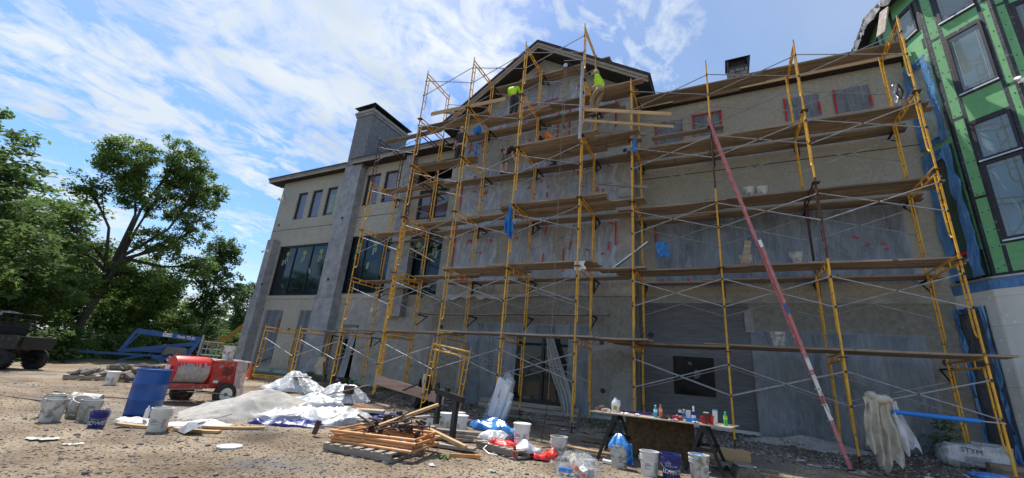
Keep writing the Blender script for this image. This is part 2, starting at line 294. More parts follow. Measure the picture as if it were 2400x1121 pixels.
def rot3(x=0,y=0,z=0): return Euler((math.radians(x),math.radians(y),math.radians(z))).to_matrix()
def ss(t): t=min(1,max(0,t)); return t*t*(3-2*t)
def T0(x,y): return .15*ss((y-8.3)/2.2)+.2*ss((y-10.8)/2.2)*ss((x+30)/6)+.15*ss((x-2)/3)*ss((y-9)/2)+.1*ss((-x-11)/6)
_tab=rng.rand(64,64)
def vn(x,y):
    x=np.asarray(x,float);y=np.asarray(y,float);xi=np.floor(x).astype(int);yi=np.floor(y).astype(int);fx=x-xi;fy=y-yi;fx=fx*fx*(3-2*fx);fy=fy*fy*(3-2*fy)
    g=lambda a,b:_tab[a%64,b%64]
    return (g(xi,yi)*(1-fx)+g(xi+1,yi)*fx)*(1-fy)+(g(xi,yi+1)*(1-fx)+g(xi+1,yi+1)*fx)*fy
# ================================================================ GROUND
def ground_mat():
    m=bpy.data.materials.new('yard_dirt'); m.use_nodes=True; nt=m.node_tree; n=nt.nodes; l=nt.links; b=n['Principled BSDF']; b.inputs['Roughness'].default_value=.95; b.inputs['Specular IOR Level'].default_value=.2
    g=n.new('ShaderNodeNewGeometry')
    def noise(s,d=6,r=.6,dist=0):
        k=n.new('ShaderNodeTexNoise'); k.inputs['Scale'].default_value=s; k.inputs['Detail'].default_value=d; k.inputs['Roughness'].default_value=r; k.inputs['Distortion'].default_value=dist; l.new(g.outputs['Position'],k.inputs['Vector']); return k.outputs['Fac']
    def rp(f,pts):
        r=n.new('ShaderNodeValToRGB'); e=r.color_ramp.elements
        while len(e)<len(pts): e.new(.5)
        for k,(p,c) in zip(e,pts): k.position=p; k.color=(*c,1)
        l.new(f,r.inputs[0]); return r.outputs[0]
    base=rp(noise(.55,5,.55,.6),[(.34,(.155,.12,.085)),(.48,(.24,.19,.137)),(.62,(.32,.265,.195))])
    gr=rp(noise(26,4,.7),[(.34,(.45,.42,.4)),(.5,(.95,.93,.9)),(.68,(1.5,1.46,1.4))])
    mx=n.new('ShaderNodeMixRGB'); mx.blend_type='MULTIPLY'; mx.inputs[0].default_value=.9; l.new(base,mx.inputs[1]); l.new(gr,mx.inputs[2])
    gy=rp(noise(.8,4,.6,.5),[(.55,(0,0,0)),(.68,(1,1,1))]); m2=n.new('ShaderNodeMixRGB'); l.new(gy,m2.inputs[0]); l.new(mx.outputs[0],m2.inputs[1]); m2.inputs[2].default_value=(.165,.155,.14,1)
    sp=n.new('ShaderNodeSeparateXYZ'); l.new(g.outputs['Position'],sp.inputs[0])
    # bare yard gives way to rough grass beyond the tree line
    dd=n.new('ShaderNodeMath'); dd.operation='MULTIPLY_ADD'; l.new(sp.outputs[0],dd.inputs[0]); dd.inputs[1].default_value=-.25; dd.inputs[2].default_value=-6.6
    cl=n.new('ShaderNodeMath'); cl.operation='ADD'; cl.use_clamp=True; l.new(dd.outputs[0],cl.inputs[0]); cl.inputs[1].default_value=0
    m3=n.new('ShaderNodeMixRGB'); l.new(cl.outputs[0],m3.inputs[0]); l.new(m2.outputs[0],m3.inputs[1]); m3.inputs[2].default_value=(.055,.085,.03,1)
    vd=n.new('ShaderNodeVectorMath'); vd.operation='DISTANCE'; l.new(g.outputs['Position'],vd.inputs[0]); vd.inputs[1].default_value=(-10.6,5.6,0)
    wn=n.new('ShaderNodeMath'); wn.operation='MULTIPLY_ADD'; l.new(noise(1.3,4,.6,.5),wn.inputs[0]); wn.inputs[1].default_value=3.2; l.new(vd.outputs['Value'],wn.inputs[2])
    rg=rp(wn.outputs[0],[(0,(.5,.5,.5)),(1,(.5,.5,.5))]); mr=n.new('ShaderNodeMapRange'); mr.inputs[1].default_value=2.4; mr.inputs[2].default_value=4.2; mr.inputs[3].default_value=.75; mr.inputs[4].default_value=0; l.new(wn.outputs[0],mr.inputs[0])
    m4=n.new('ShaderNodeMixRGB'); l.new(mr.outputs[0],m4.inputs[0]); l.new(m3.outputs[0],m4.inputs[1]); m4.inputs[2].default_value=(.24,.225,.2,1)      # cement dust spilt round the mixer
    dp=rp(noise(.33,5,.55,.8),[(.56,(1,1,1)),(.66,(.62,.58,.55))]); m5=n.new('ShaderNodeMixRGB'); m5.blend_type='MULTIPLY'; m5.inputs[0].default_value=1; l.new(m4.outputs[0],m5.inputs[1]); l.new(dp,m5.inputs[2])   # damp patches
    l.new(m5.outputs[0],b.inputs['Base Color'])
    bm=n.new('ShaderNodeBump'); bm.inputs['Strength'].default_value=.9; bm.inputs['Distance'].default_value=.03; l.new(noise(22,6,.7),bm.inputs['Height']); l.new(bm.outputs[0],b.inputs['Normal']); return m
GM=ground_mat()
def gheight(x,y):
    f=np.vectorize(T0)(x,y); near=np.clip(1-np.hypot(x,y)/60,0,1)
    for q in (3.1,4.7): f=f-.045*np.exp(-((y-q-.9*np.sin(x*.18))/.16)**2)*(.4+.6*vn(x*1.7,y*.2))*near*(y<9)
    return f+(vn(x*.6+9,y*.6+3)-.5)*.07*near+(vn(x*2.3,y*2.3)-.5)*.03*near+(vn(x*7,y*7)-.5)*.012*near
def T(x,y): return float(gheight(np.array([x]),np.array([y]))[0])
ax=np.concatenate([-np.geomspace(3000,46,16),np.linspace(-44,-16,60),np.linspace(-15.9,8,300),np.linspace(8.3,14,12),np.geomspace(16,3000,14)])
ay=np.concatenate([-np.geomspace(3000,9,14),np.linspace(-7,1.5,16),np.linspace(1.6,14.5,210),np.linspace(15,40,30),np.geomspace(44,3000,14)])
X,Y=np.meshgrid(ax,ay); Z=gheight(X,Y)
me=bpy.data.meshes.new('ground'); nx,ny=len(ax),len(ay); idx=np.arange(nx*ny).reshape(ny,nx)
F=np.stack([idx[:-1,:-1],idx[:-1,1:],idx[1:,1:],idx[1:,:-1]],-1).reshape(-1,4)
me.vertices.add(nx*ny); me.vertices.foreach_set('co',np.stack([X,Y,Z],-1).reshape(-1)); me.loops.add(F.size); me.loops.foreach_set('vertex_index',F.reshape(-1)); me.polygons.add(len(F)); me.polygons.foreach_set('loop_start',np.arange(0,F.size,4)); me.polygons.foreach_set('use_smooth',np.ones(len(F),bool)); me.update(); me.validate()
me.materials.append(GM); g_=put('ground',me); g_['kind']='structure'
# loose stones, one scattered mass
def scatter(name,n,fn,size,m,flat=.6,label=None,cat=None,seed=1):
    r=np.random.RandomState(seed); P=fn(r,n); n=len(P); s=size[0]+(size[1]-size[0])*r.rand(n)**3
    base=np.array([(1,0,0),(0,1,0),(-1,0,0),(0,-1,0),(0,0,1),(0,0,-1)],float); fc=np.array([(0,1,4),(1,2,4),(2,3,4),(3,0,4),(1,0,5),(2,1,5),(3,2,5),(0,3,5)])
    V=base[None]*(0.6+.8*r.rand(n,6,1)); V[:,:,2]*=flat; a=r.rand(n)*6.28; c,q=np.cos(a),np.sin(a); V=np.stack([V[:,:,0]*c[:,None]-V[:,:,1]*q[:,None],V[:,:,0]*q[:,None]+V[:,:,1]*c[:,None],V[:,:,2]],-1)*s[:,None,None]
    V+=np.concatenate([P,gheight(P[:,0],P[:,1])[:,None]+s[:,None]*.15],1)[:,None,:]; Fc=(fc[None]+6*np.arange(n)[:,None,None]).reshape(-1,3)
    me=bpy.data.meshes.new(name); me.vertices.add(6*n); me.vertices.foreach_set('co',V.reshape(-1)); me.loops.add(Fc.size); me.loops.foreach_set('vertex_index',Fc.reshape(-1)); me.polygons.add(len(Fc)); me.polygons.foreach_set('loop_start',np.arange(0,Fc.size,3)); me.update()
    me.materials.append(m); o=put(name,me); o['kind']='stuff'; o['label']=label; o['category']=cat; return o
def fan(r,n):   # denser toward the viewer
    d=2.8+15*r.rand(n)**1.7; a=math.radians(-75)+math.radians(112)*r.rand(n)   # azimuth from the view towards the yard
    th=math.atan2(FW.y,FW.x)-a-math.radians(0); P=np.stack([d*np.cos(th),d*np.sin(th)],1); P=P[(P[:,1]<12.4)&(P[:,1]>1.2)]; return P
grav=mat('gravel_stone',(.09,.076,.064),(.25,.22,.185),9,.95,space='World',detail=3,c3=(.27,.26,.245),s3=14,p3=(.6,.62))
scatter('gravel',70000,fan,(.006,.022),grav,.6,'brown and grey crushed gravel strewn over the yard','gravel',3)
scatter('small_stones',1600,fan,(.02,.05),grav,.55,'larger loose stones among the gravel','stones',4)
def wallband(r,n):
    x=-16+21.5*r.rand(n); y=10.6+2.5*r.rand(n)**.7; return np.stack([x,y],1)
rub=mat('rubble_dark',(.055,.048,.042),(.2,.18,.155),8,.95,space='World',detail=3)
scatter('rubble_strip',9000,wallband,(.012,.06),rub,.5,'dark broken rubble and dropped mortar along the foot of the wall','rubble',5)
scatter('mortar_crumbs',3800,lambda r,n:np.stack([-9.5+14*r.rand(n),11.0+1.7*r.rand(n)],1),(.01,.038),M['rubble_w'],.4,'white crumbs of dropped stucco and foam below the scaffold','mortar crumbs',6)
# weeds by the wall
def weeds(name,spots,label,seed=3):
    r=random.Random(seed); mb=MB()
    for (x,y,h,w,k) in spots:
        for i in range(k):
            a=r.uniform(0,6.28); d=r.random()*w; bx=x+d*math.cos(a); by=y+d*math.sin(a); z=T(bx,by)+r.random()*h; s=r.uniform(.02,.05); R=Euler((r.uniform(-1,1),r.uniform(-1,1),r.uniform(0,6.28))).to_matrix()
            mb.add([Vector((bx,by,z))+R@Vector(q) for q in((-s,0,0),(0,-s*.5,0),(s,0,0),(0,s*.5,0))],[(0,1,2,3)])
    o=put(name,mb.mesh(name,M['grass'],fix=False)); o['kind']='stuff'; o['label']=label; o['category']='weeds'
weeds('weeds',[(-15.6,12.5,.3,.35,420),(-13.2,12.5,.25,.3,200),(-11.6,12.6,.22,.5,300),(-10.4,12.6,.25,.5,300),(-8.9,12.3,.3,.4,240),(4.05,12.7,.8,.28,420),(3.9,12.8,.4,.3,160),(-3.0,11.6,.1,.5,120),(-5,10.9,.1,.5,160),(-4.2,6.2,.04,.12,40),(1.2,12.6,.12,.4,80)],'green weeds sprouting along the foot of the building')
# ================================================================ TREES
BARK=mat('bark',(.035,.028,.022),(.09,.075,.06),6,.95,bump=.8,bscale=14,stretch=(3,3,.6))
def leafmat(name,a,b,tr=.55):
    m=bpy.data.materials.new(name); m.use_nodes=True; nt=m.node_tree; n=nt.nodes; l=nt.links; p=n['Principled BSDF']; p.inputs['Roughness'].default_value=.55; p.inputs['Specular IOR Level'].default_value=.25
    at=n.new('ShaderNodeAttribute'); at.attribute_name='tint'; mx=n.new('ShaderNodeMixRGB'); mx.inputs[1].default_value=(*a,1); mx.inputs[2].default_value=(*b,1); l.new(at.outputs['Fac'],mx.inputs[0]); l.new(mx.outputs[0],p.inputs['Base Color'])
    t=n.new('ShaderNodeBsdfTranslucent'); l.new(mx.outputs[0],t.inputs[0]); ms=n.new('ShaderNodeMixShader'); ms.inputs[0].default_value=tr; l.new(p.outputs[0],ms.inputs[1]); l.new(t.outputs[0],ms.inputs[2]); l.new(ms.outputs[0],n['Material Output'].inputs[0]); return m
LEAF=leafmat('leaf_green',(.075,.13,.03),(.20,.30,.08)); LEAFD=leafmat('leaf_dark',(.05,.09,.028),(.12,.19,.055)); LEAFB=leafmat('leaf_bright',(.09,.15,.035),(.20,.30,.085))
def leaves(name,clusters,per,size,m,seed):
    """clusters: (x,y,z,r); leaf faces spread in a shell-weighted ball about each twig cluster"""
    r=np.random.RandomState(seed); C=np.array(clusters); n=len(C)*per; c=np.repeat(C,per,0)
    d=r.normal(size=(n,3)); d/=np.linalg.norm(d,axis=1)[:,None]; rad=c[:,3]*(r.rand(n)**.45); P=c[:,:3]+d*rad[:,None]*np.array([1,1,.6])
    s=size*(.6+.8*r.rand(n)); u=r.normal(size=(n,3)); u[:,2]*=.5; u/=np.linalg.norm(u,axis=1)[:,None]; v=np.cross(u,r.normal(size=(n,3))*[.6,.6,1]+[0,0,1.0]); v/=np.linalg.norm(v,axis=1)[:,None]
    V=np.stack([P-u*s[:,None],P-v*s[:,None]*.5,P+u*s[:,None],P+v*s[:,None]*.5],1).reshape(-1,3); F=np.arange(4*n)
    me=bpy.data.meshes.new(name); me.vertices.add(4*n); me.vertices.foreach_set('co',V.reshape(-1)); me.loops.add(4*n); me.loops.foreach_set('vertex_index',F); me.polygons.add(n); me.polygons.foreach_set('loop_start',np.arange(0,4*n,4)); me.update()
    at=me.attributes.new('tint','FLOAT','FACE'); tc_=np.repeat(r.rand(len(C)),per)*.6+r.rand(n)*.4; at.data.foreach_set('value',tc_.astype(np.float32)); me.materials.append(m); return me
def make_tree(seed,h,lobes,tr=.35,nbr=9,per=26,size=.16,m=LEAF,crad=(.5,.95),ncl=300,lean=(0,0),open_=1.0,bush=False):
    """returns (trunk mesh, crown mesh); lobes=(x,y,z,rx,rz) ellipsoids in which twig clusters sit"""
    r=random.Random(seed); mb=MB(); cl=[]
    fork=Vector((lean[0]*.45,lean[1]*.45,h*.42))
    mb.path([(0,0,-.3),(lean[0]*.1,lean[1]*.1,h*.14),(lean[0]*.28+.1,lean[1]*.28,h*.3),tuple(fork)],tr,9,[tr*1.25,tr,tr*.85,tr*.7])
    wts=[l[3]**2*l[4] for l in lobes]; k=0
    while len(cl)<ncl and k<ncl*6:
        k+=1; L_=r.choices(lobes,wts)[0]; a=r.uniform(0,6.283); u=r.uniform(-1,1); q=r.random()**(.36); s=math.sqrt(1-u*u)
        x=L_[0]+L_[3]*q*s*math.cos(a); y=L_[1]+L_[3]*q*s*math.sin(a); z=L_[2]+L_[4]*q*u
        if vn(np.array([x*.9+seed*3]),np.array([z*.9+y*.7]))[0]<.30*open_: continue
        cl.append((x,y,z,r.uniform(*crad)))
    for L_ in lobes:
        c=Vector(L_[:3]); mid=(fork+c)/2+Vector((r.uniform(-.5,.5),r.uniform(-.5,.5),-.4)); st=fork.lerp(Vector((0,0,h*.2)),r.random()*.5)
        mb.path([st,mid,c],tr*.4,7,[tr*.5,tr*.34,tr*.18])
        near=sorted(cl,key=lambda p:(Vector(p[:3])-c).length)[:14]
        for p in near: e=Vector(p[:3]); mb.path([c.lerp(mid,r.random()*.8),(c+e)/2+Vector((r.uniform(-.3,.3),r.uniform(-.3,.3),.1)),e],tr*.1,5,[tr*.16,tr*.1,tr*.03])
    return mb.mesh('trunk',BARK,True,fix=False),leaves('crown',cl,per,size,m,seed)
def plant(meshes,loc,label,cat='tree',rot=0,sc=(1,1,1),name='deciduous_tree',group=None):
    t=thing(name,label,cat,loc,rot,group); t.scale=sc
    a=put('trunk',meshes[0],t); b=put('crown',meshes[1],t); return t
# the tall spreading tree, lobes given in its own frame (x right across the view, z up)
TA=math.atan2(.89,.455)-math.pi/2   # view-facing turn used so that local +x runs left to right as seen from the yard
def vx(px): return px
main=make_tree(5,15.5,[(-.2,.6,12.6,2.3,1.7),(2.0,0,13.5,2.2,1.8),(3.8,-.5,11.6,1.9,2.0),(1.6,.8,10.8,2.5,1.6),(-1.9,-.4,10.2,1.6,1.0),(4.4,.3,9.0,1.4,1.0),(-2.9,.5,8.2,1.5,.7),(2.8,.2,7.6,1.9,1.1),(5.2,.2,6.6,1.3,1.0),(-1.4,.3,6.2,1.6,1.1),(.9,.8,5.0,1.8,1.3),(3.6,.6,4.6,1.8,1.4)],.24,per=60,size=.105,ncl=760,crad=(.32,.68),open_=1.25,lean=(2.2,.3))
plant(main,(-34.5,10.6,.1),'tall broad tree leaning right above the others at the left, behind the blue boom lift',rot=math.radians(70),sc=(.9,.9,1))
dense=make_tree(9,12,[(0,0,9,2.8,2.6),(-1.8,.6,6.6,2.5,1.8),(2,-.6,6.4,2.6,1.9),(0,.4,4.2,2.8,1.6),(1.2,1,11,1.6,1.4)],.26,per=44,size=.135,ncl=400,crad=(.45,.85),m=LEAFD,open_=.7)
mid=make_tree(13,10,[(0,0,7.6,2.3,2.0),(-1.4,.4,5.4,2.1,1.5),(1.6,-.5,5.2,2.2,1.5),(0,.4,3.2,2.3,1.3)],.17,per=44,size=.12,ncl=330,crad=(.35,.75),m=LEAF,open_=1.15)
bright=make_tree(17,9,[(0,0,6.8,2.0,1.9),(-1.2,.4,4.8,1.8,1.4),(1.5,-.5,4.6,1.9,1.4),(.2,.4,2.6,2.3,1.3)],.13,per=44,size=.11,ncl=300,crad=(.3,.65),m=LEAFB,open_=1.25)
slim=make_tree(21,11,[(0,0,9.2,1.5,1.6),(-.9,.3,7,1.7,1.3),(1.1,-.3,6.2,1.8,1.3),(-.2,.3,4.4,1.6,1.0)],.15,per=44,size=.12,ncl=250,crad=(.35,.7),m=LEAFD,open_=1.2)
plant(dense,(-25.5,2.3,.1),'big dark tree at the far left edge, rising behind the utility vehicle',rot=1,sc=(.92,.92,.68))
plant(dense,(-29.5,4.9,.1),'dark leafy tree just right of the left edge, behind the utility vehicle tailgate',rot=2.6,sc=(.85,.85,.62))
plant(bright,(-27.5,3.2,.1),'bright willow-like tree whose feathery top shows over the dark tree at the left edge',rot=.4,sc=(1.05,1.05,1.18))
plant(slim,(-36.6,18.4,.2),'slim dark tree standing apart just right of the tall spreading tree',rot=.5,sc=(.9,.9,.93))
plant(slim,(-52,29.9,.2),'small distant tree showing between the woods and the building corner',rot=2,sc=(.85,.85,.85))
spots=[(-38,8.6,'mid',1.15,1.08,'green tree filling the gap left of the tall tree'),(-33.5,8.0,'bright',.9,.8,'pale green sapling in front of the woods, left of the tall trunk'),(-41.5,11.8,'dense',.9,.72,'dark tree in the woods behind the tall trunk'),
 (-40.5,14.6,'mid',1.0,.8,'round green tree in the woods just right of the tall trunk'),(-36.2,13.8,'bright',.85,.62,'yellow-green tree low behind the blue boom'),(-42.8,17.2,'mid',.9,.72,'green tree between the tall tree and the slim one'),
 (-31,7.2,'mid',.7,.55,'low green tree behind the tailgate of the utility vehicle'),(-45,22.5,'dense',.75,.42,'dark low tree far behind the white work basket'),(-47,26.5,'bright',.8,.34,'light green brush tree behind the excavator arm'),(-35.6,16.2,'bright',.6,.45,'bright bushy tree behind the engine cover of the boom lift'),(-44,8.5,'dense',1.0,.85,'deep dark tree far back behind the left woods')]
KIND=dict(mid=mid,bright=bright,dense=dense)
for i,(x,y,k,s,sz,lb) in enumerate(spots): plant(KIND[k],(x,y,.1),lb,rot=i*1.3,sc=(s,s,sz),group='trees of the wood beyond the yard')
und=leaves('undergrowth',[(-25-i*.16+random.uniform(-1.5,1.5),3.5+i*.19+random.uniform(-1,1),random.uniform(.1,1.6),random.uniform(.5,.9)) for i in range(150)],90,.13,LEAFD,33)
o=put('undergrowth',und); o['kind']='stuff'; o['label']='dark tangled undergrowth at the edge of the wood'; o['category']='undergrowth'
und=leaves('brush',[(-29-i*.12+random.uniform(-.8,.8),7.5+i*.13+random.uniform(-.8,.8),random.uniform(.1,1.0),random.uniform(.35,.6)) for i in range(70)],90,.09,LEAFB,35)
o=put('brush',und); o['kind']='stuff'; o['label']='light green brush along the edge of the yard'; o['category']='brush'
far=leaves('far_wood',[(-70-random.uniform(0,25),5+i*.22+random.uniform(-3,3),random.uniform(0,7.5),random.uniform(1.2,2.4)) for i in range(300)],60,.4,LEAFD,36)
o=put('far_wood',far); o['kind']='stuff'; o['label']='dark far wood closing the view behind the nearer trees'; o['category']='wood'
# ================================================================ MAIN BUILDING
GY=12.45; RY=13.15; LY=13.10; PY=12.70      # front planes: gable bay, right wing, left wing, pilasters
bld=thing('hillside_building','long grey stucco building with a gabled middle bay and a tall chimney','building',(-8,13.2,0))
def wall(name,m,x0,x1,z0,z1,yf,ops,th=.28,label=None):
    """front wall slab with rectangular openings (x0,x1,z0,z1), z measured from the eye"""
    mb=MB(); xs=sorted({x0,x1,*[o[0] for o in ops],*[o[1] for o in ops]})
    for a,b in zip(xs,xs[1:]):
        cuts=sorted([(o[2],o[3]) for o in ops if o[0]<=a+1e-6 and o[1]>=b-1e-6]); z=z0
        for c,d in cuts:
            if c>z: mb.box(a,b,yf,yf+th,z+E,c+E)
            z=d
        if z<z1: mb.box(a,b,yf,yf+th,z+E,z1+E)
    # merge faces shared by neighbouring boxes so the slab is clean
    me=mb.mesh(name,m,off=root_loc(bld)); bm=bmesh.new(); bm.from_mesh(me); bmesh.ops.remove_doubles(bm,verts=bm.verts,dist=.0005)
    seen={}
    for f in bm.faces: seen.setdefault(tuple(round(q,3) for q in f.calc_center_median()),[]).append(f)
    bmesh.ops.delete(bm,geom=[f for fs in seen.values() if len(fs)>1 for f in fs],context='FACES_ONLY'); bmesh.ops.recalc_face_normals(bm,faces=bm.faces); bm.to_mesh(me); bm.free()
    o=put(name,me,bld); 
    if label: o['label']=label
    return o
def window(x0,x1,z0,z1,yf,cols=1,rows=1,fw=.07,gl=None,inset=.10,frame=None,parent=None,stick=0,colw=None,sill=None):
    p=parent or bld; fr=MB(); y=yf+inset; ya=y-.03; yb=y+.05; z0+=E; z1+=E
    fr.box(x0,x0+fw,ya,yb,z0,z1).box(x1-fw,x1,ya,yb,z0,z1).box(x0+fw,x1-fw,ya,yb,z0,z0+fw).box(x0+fw,x1-fw,ya,yb,z1-fw,z1)
    w=(x1-x0)/cols; h=(z1-z0)/rows
    for i in range(1,cols): fr.box(x0+i*w-fw*.4,x0+i*w+fw*.4,ya+.004,yb-.004,z0+fw,z1-fw)
    f=part('window',fr,frame or M['frame'],p,world=True)
    for j in range(1,rows):
        m2=MB(); m2.box(x0+fw,x1-fw,ya+.008,yb-.008,z0+j*h-fw*.4,z0+j*h+fw*.4); part('transom',m2,frame or M['frame'],f,world=True)
    for i in range(cols):
        for j in range(rows):
            g=MB(); g.box(x0+i*w+.03,x0+(i+1)*w-.03,y+.012,y+.03,z0+j*h+.03,z0+(j+1)*h-.03); part('pane',g,gl or M['glass'],f,world=True)
    for i in range(stick):
        cx=x0+(i+.5)*w+random.uniform(-.1,.1); s=MB(); s.lathe([(.14,0),(.14,.006)],16,(cx,y+.008,z1-.42),rot3(90)); part('sticker',s,M['sticker_y'],f,world=True)
        s=MB(); s.box(cx-.12,cx-.03,y+.002,y+.008,z1-.95,z1-.6).box(cx+.02,cx+.1,y+.002,y+.008,z1-.82,z1-.58); part('sticker',s,M['sticker'],f,world=True)
    return f
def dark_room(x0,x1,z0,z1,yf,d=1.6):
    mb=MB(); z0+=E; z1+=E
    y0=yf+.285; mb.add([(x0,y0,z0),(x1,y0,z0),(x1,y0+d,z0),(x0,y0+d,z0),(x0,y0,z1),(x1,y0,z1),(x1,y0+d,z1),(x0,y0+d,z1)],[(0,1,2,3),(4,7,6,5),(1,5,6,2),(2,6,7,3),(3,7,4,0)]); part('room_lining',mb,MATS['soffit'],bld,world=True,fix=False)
# --- left wing
LWIN=[(-20.45,-19.68,6.77,8.33),(-19.29,-18.50,6.77,8.34),(-18.13,-17.38,6.78,8.35),(-15.39,-14.46,7.03,8.68),(-14.17,-13.38,7.05,8.68)]
BIG=[(-20.9,-17.05,2.65,5.28),(-15.75,-12.40,2.70,5.45),(-11.95,-10.05,2.62,5.22)]
LOW=[(-20.68,-19.31,-.60,1.90),(-18.05,-17.05,-.57,1.92)]; DOOR=[(-15.0,-14.05,-.82,1.32)]; BALC=[(-11.85,-10.05,5.95,7.35)]; UP2=[(-12.3,-10.0,7.75,8.75)]
wall('left_wing_wall',M['stucco'],-21.95,-16.0,-.8,9.25,LY,[w_ for w_ in LWIN+BIG+LOW if w_[1]<-16.5])
wall('left_wing_wall',M['stucco'],-16.0,-9.6,2.45,9.25,LY,[w_ for w_ in LWIN+BIG+BALC+UP2 if w_[0]>-16],label='grey tan stucco wall behind the left scaffold')
wall('base_wall',M['patch'],-16.0,-9.55,-.8,2.448,LY,DOOR,label='blotchy patched grey base coat below the sill line')
mb=MB(); mb.box(-21.95,-21.65,LY+.28,20,-.8+E,9.25+E); part('end_wall',mb,M['stucco'],bld,world=True)
for fa,fb in ((-21.9,-16.85),(-15.4,-14.97),(-14.03,-9.7)):
    mb=MB(); mb.box(fa,fb,LY+.03,LY+.27,-2.2+E,-.8+E); part('foundation_foam',mb,M['foam'],bld,world=True)
mb=MB(); mb.box(-14.96,-14.04,LY-.15,LY+.2,-1.02+E,-.84+E); part('door_sill',mb,M['rust'],bld,world=True)
for (a,b,z,d) in ((-21.88,-16.65,2.5,.035),(-15.45,-12.45,2.5,.035),(-21.93,-16.7,6.22,.012),(-15.5,-12.6,6.42,.012)):
    mb=MB(); 
    if d>.02: mb.box(a,b,LY-d,LY+.01,z-.02+E,z+.13+E); part('sill_band',mb,M['stucco'],bld,world=True)
    else: mb.box(a,b,LY-.003,LY+.004,z-.015+E,z+.012+E); part('control_joint',mb,M['soffit'],bld,world=True)
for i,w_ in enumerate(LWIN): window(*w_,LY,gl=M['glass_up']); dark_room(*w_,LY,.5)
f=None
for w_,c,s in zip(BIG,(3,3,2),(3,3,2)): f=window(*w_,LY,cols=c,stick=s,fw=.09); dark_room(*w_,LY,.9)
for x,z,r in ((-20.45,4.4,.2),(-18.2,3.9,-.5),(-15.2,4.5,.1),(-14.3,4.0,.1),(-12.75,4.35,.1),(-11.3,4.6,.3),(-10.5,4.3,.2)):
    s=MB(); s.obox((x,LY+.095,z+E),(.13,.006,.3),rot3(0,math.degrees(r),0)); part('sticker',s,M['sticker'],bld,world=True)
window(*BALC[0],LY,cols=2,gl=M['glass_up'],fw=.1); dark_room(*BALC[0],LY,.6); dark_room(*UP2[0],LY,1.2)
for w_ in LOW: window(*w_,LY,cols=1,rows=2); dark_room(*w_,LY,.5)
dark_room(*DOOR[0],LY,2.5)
s=MB(); s.box(-17.9,-17.50,LY+.08,LY+.09,6.95+E,7.95+E); part('new_glass_sticker',s,M['sticker'],bld,world=True)
# pilasters
def pil(x0,x1,z0,z1,y0,y1,m=None,name='pilaster',cap=True,split=2.45,label=None):
    mb=MB(); mb.box(x0,x1,y0,y1,split+.03+E,z1+E); o=part(name,mb,m or M['base'],bld,world=True,label=label)
    mb=MB(); mb.box(x0-.05,x1+.05,y0-.05,y1,z0+E,split+E); part('pilaster_base',mb,m or M['base'],bld,world=True)
    mb=MB(); mb.box(x0-.07,x1+.07,y0-.07,y1,split+E,split+.03+E); part('ledge',mb,M['base'],bld,world=True)
pil(-21.45,-20.95,-.82,5.58,PY,LY-.001); pil(-16.62,-15.50,-.85,9.1,PY,LY-.001,label='broad grey base-coat pilaster carrying the chimney')
pil(-12.42,-11.62,1.7,4.7,PY+.1,LY-.001,split=2.5); 
mb=MB(); mb.box(-12.65,-12.3,LY-.35,LY-.001,2.6+E,9.1+E); part('pilaster',mb,M['base'],bld,world=True)
mb=MB(); mb.box(-21.5,-20.9,LY-.33,LY-.001,-2.0+E,-.83+E); part('pilaster_foundation',mb,M['foam'],bld,world=True); mb=MB(); mb.box(-16.7,-15.45,PY-.02,LY-.001,-2.0+E,-.86+E); part('pilaster_foundation',mb,M['foam'],bld,world=True)
for x,z,y in ((-16.05,6.3,PY),(-16.1,3.3,PY),(-20.95+.0,3.15,PY),(-21.5,6.55,LY),(-18.55,1.0,LY),(-15.35,1.0,LY)):
    mb=MB(); mb.lathe([(.075,0),(.075,.012),(.05,.014)],14,(x,y+.001,z+E),rot3(90)); part('junction_hole',mb,M['frame'],bld,world=True)
# chimney
mb=MB(); mb.box(-16.58,-15.47,PY+.002,15.35,9.0+E,12.0+E); ch=part('chimney',mb,M['brushed'],bld,world=True,label='tall brushed grey chimney with a flat dark metal hood')
for d,z0,z1,mm in ((.05,12.0,12.14,M['base']),(.10,12.14,12.26,M['fascia']),(.03,12.26,12.36,M['base'])):
    mb=MB(); mb.box(-16.58-d,-15.47+d,PY+.002-d,15.35+d,z0+E,z1+E); part('chimney_crown',mb,mm,ch,world=True)
mb=MB(); mb.box(-16.45,-15.6,PY+.15,15.2,12.36+E,12.52+E); part('flue_screen',mb,M['metal_cap'],ch,world=True)
mb=MB(); cxm=(-16.58-15.47)/2; y0,y1=PY-.14,15.5; mb.add([(-16.78,y0,12.56+E),(-15.27,y0,12.56+E),(-15.27,y1,12.56+E),(-16.78,y1,12.56+E),(cxm-.1,y0+.6,12.80+E),(cxm+.1,y0+.6,12.80+E),(cxm+.1,y1-.6,12.80+E),(cxm-.1,y1-.6,12.80+E)],[(0,3,2,1),(4,5,6,7),(0,1,5,4),(1,2,6,5),(2,3,7,6),(3,0,4,7)])
part('chimney_hood',mb,M['metal_cap'],ch,world=True)
for x,y in ((-16.55,PY+.05),(-15.5,PY+.05),(-15.5,15.3),(-16.55,15.3)):
    mb=MB(); mb.box(x-.03,x+.03,y-.03,y+.03,12.36+E,12.56+E); part('hood_post',mb,M['metal_cap'],ch,world=True)
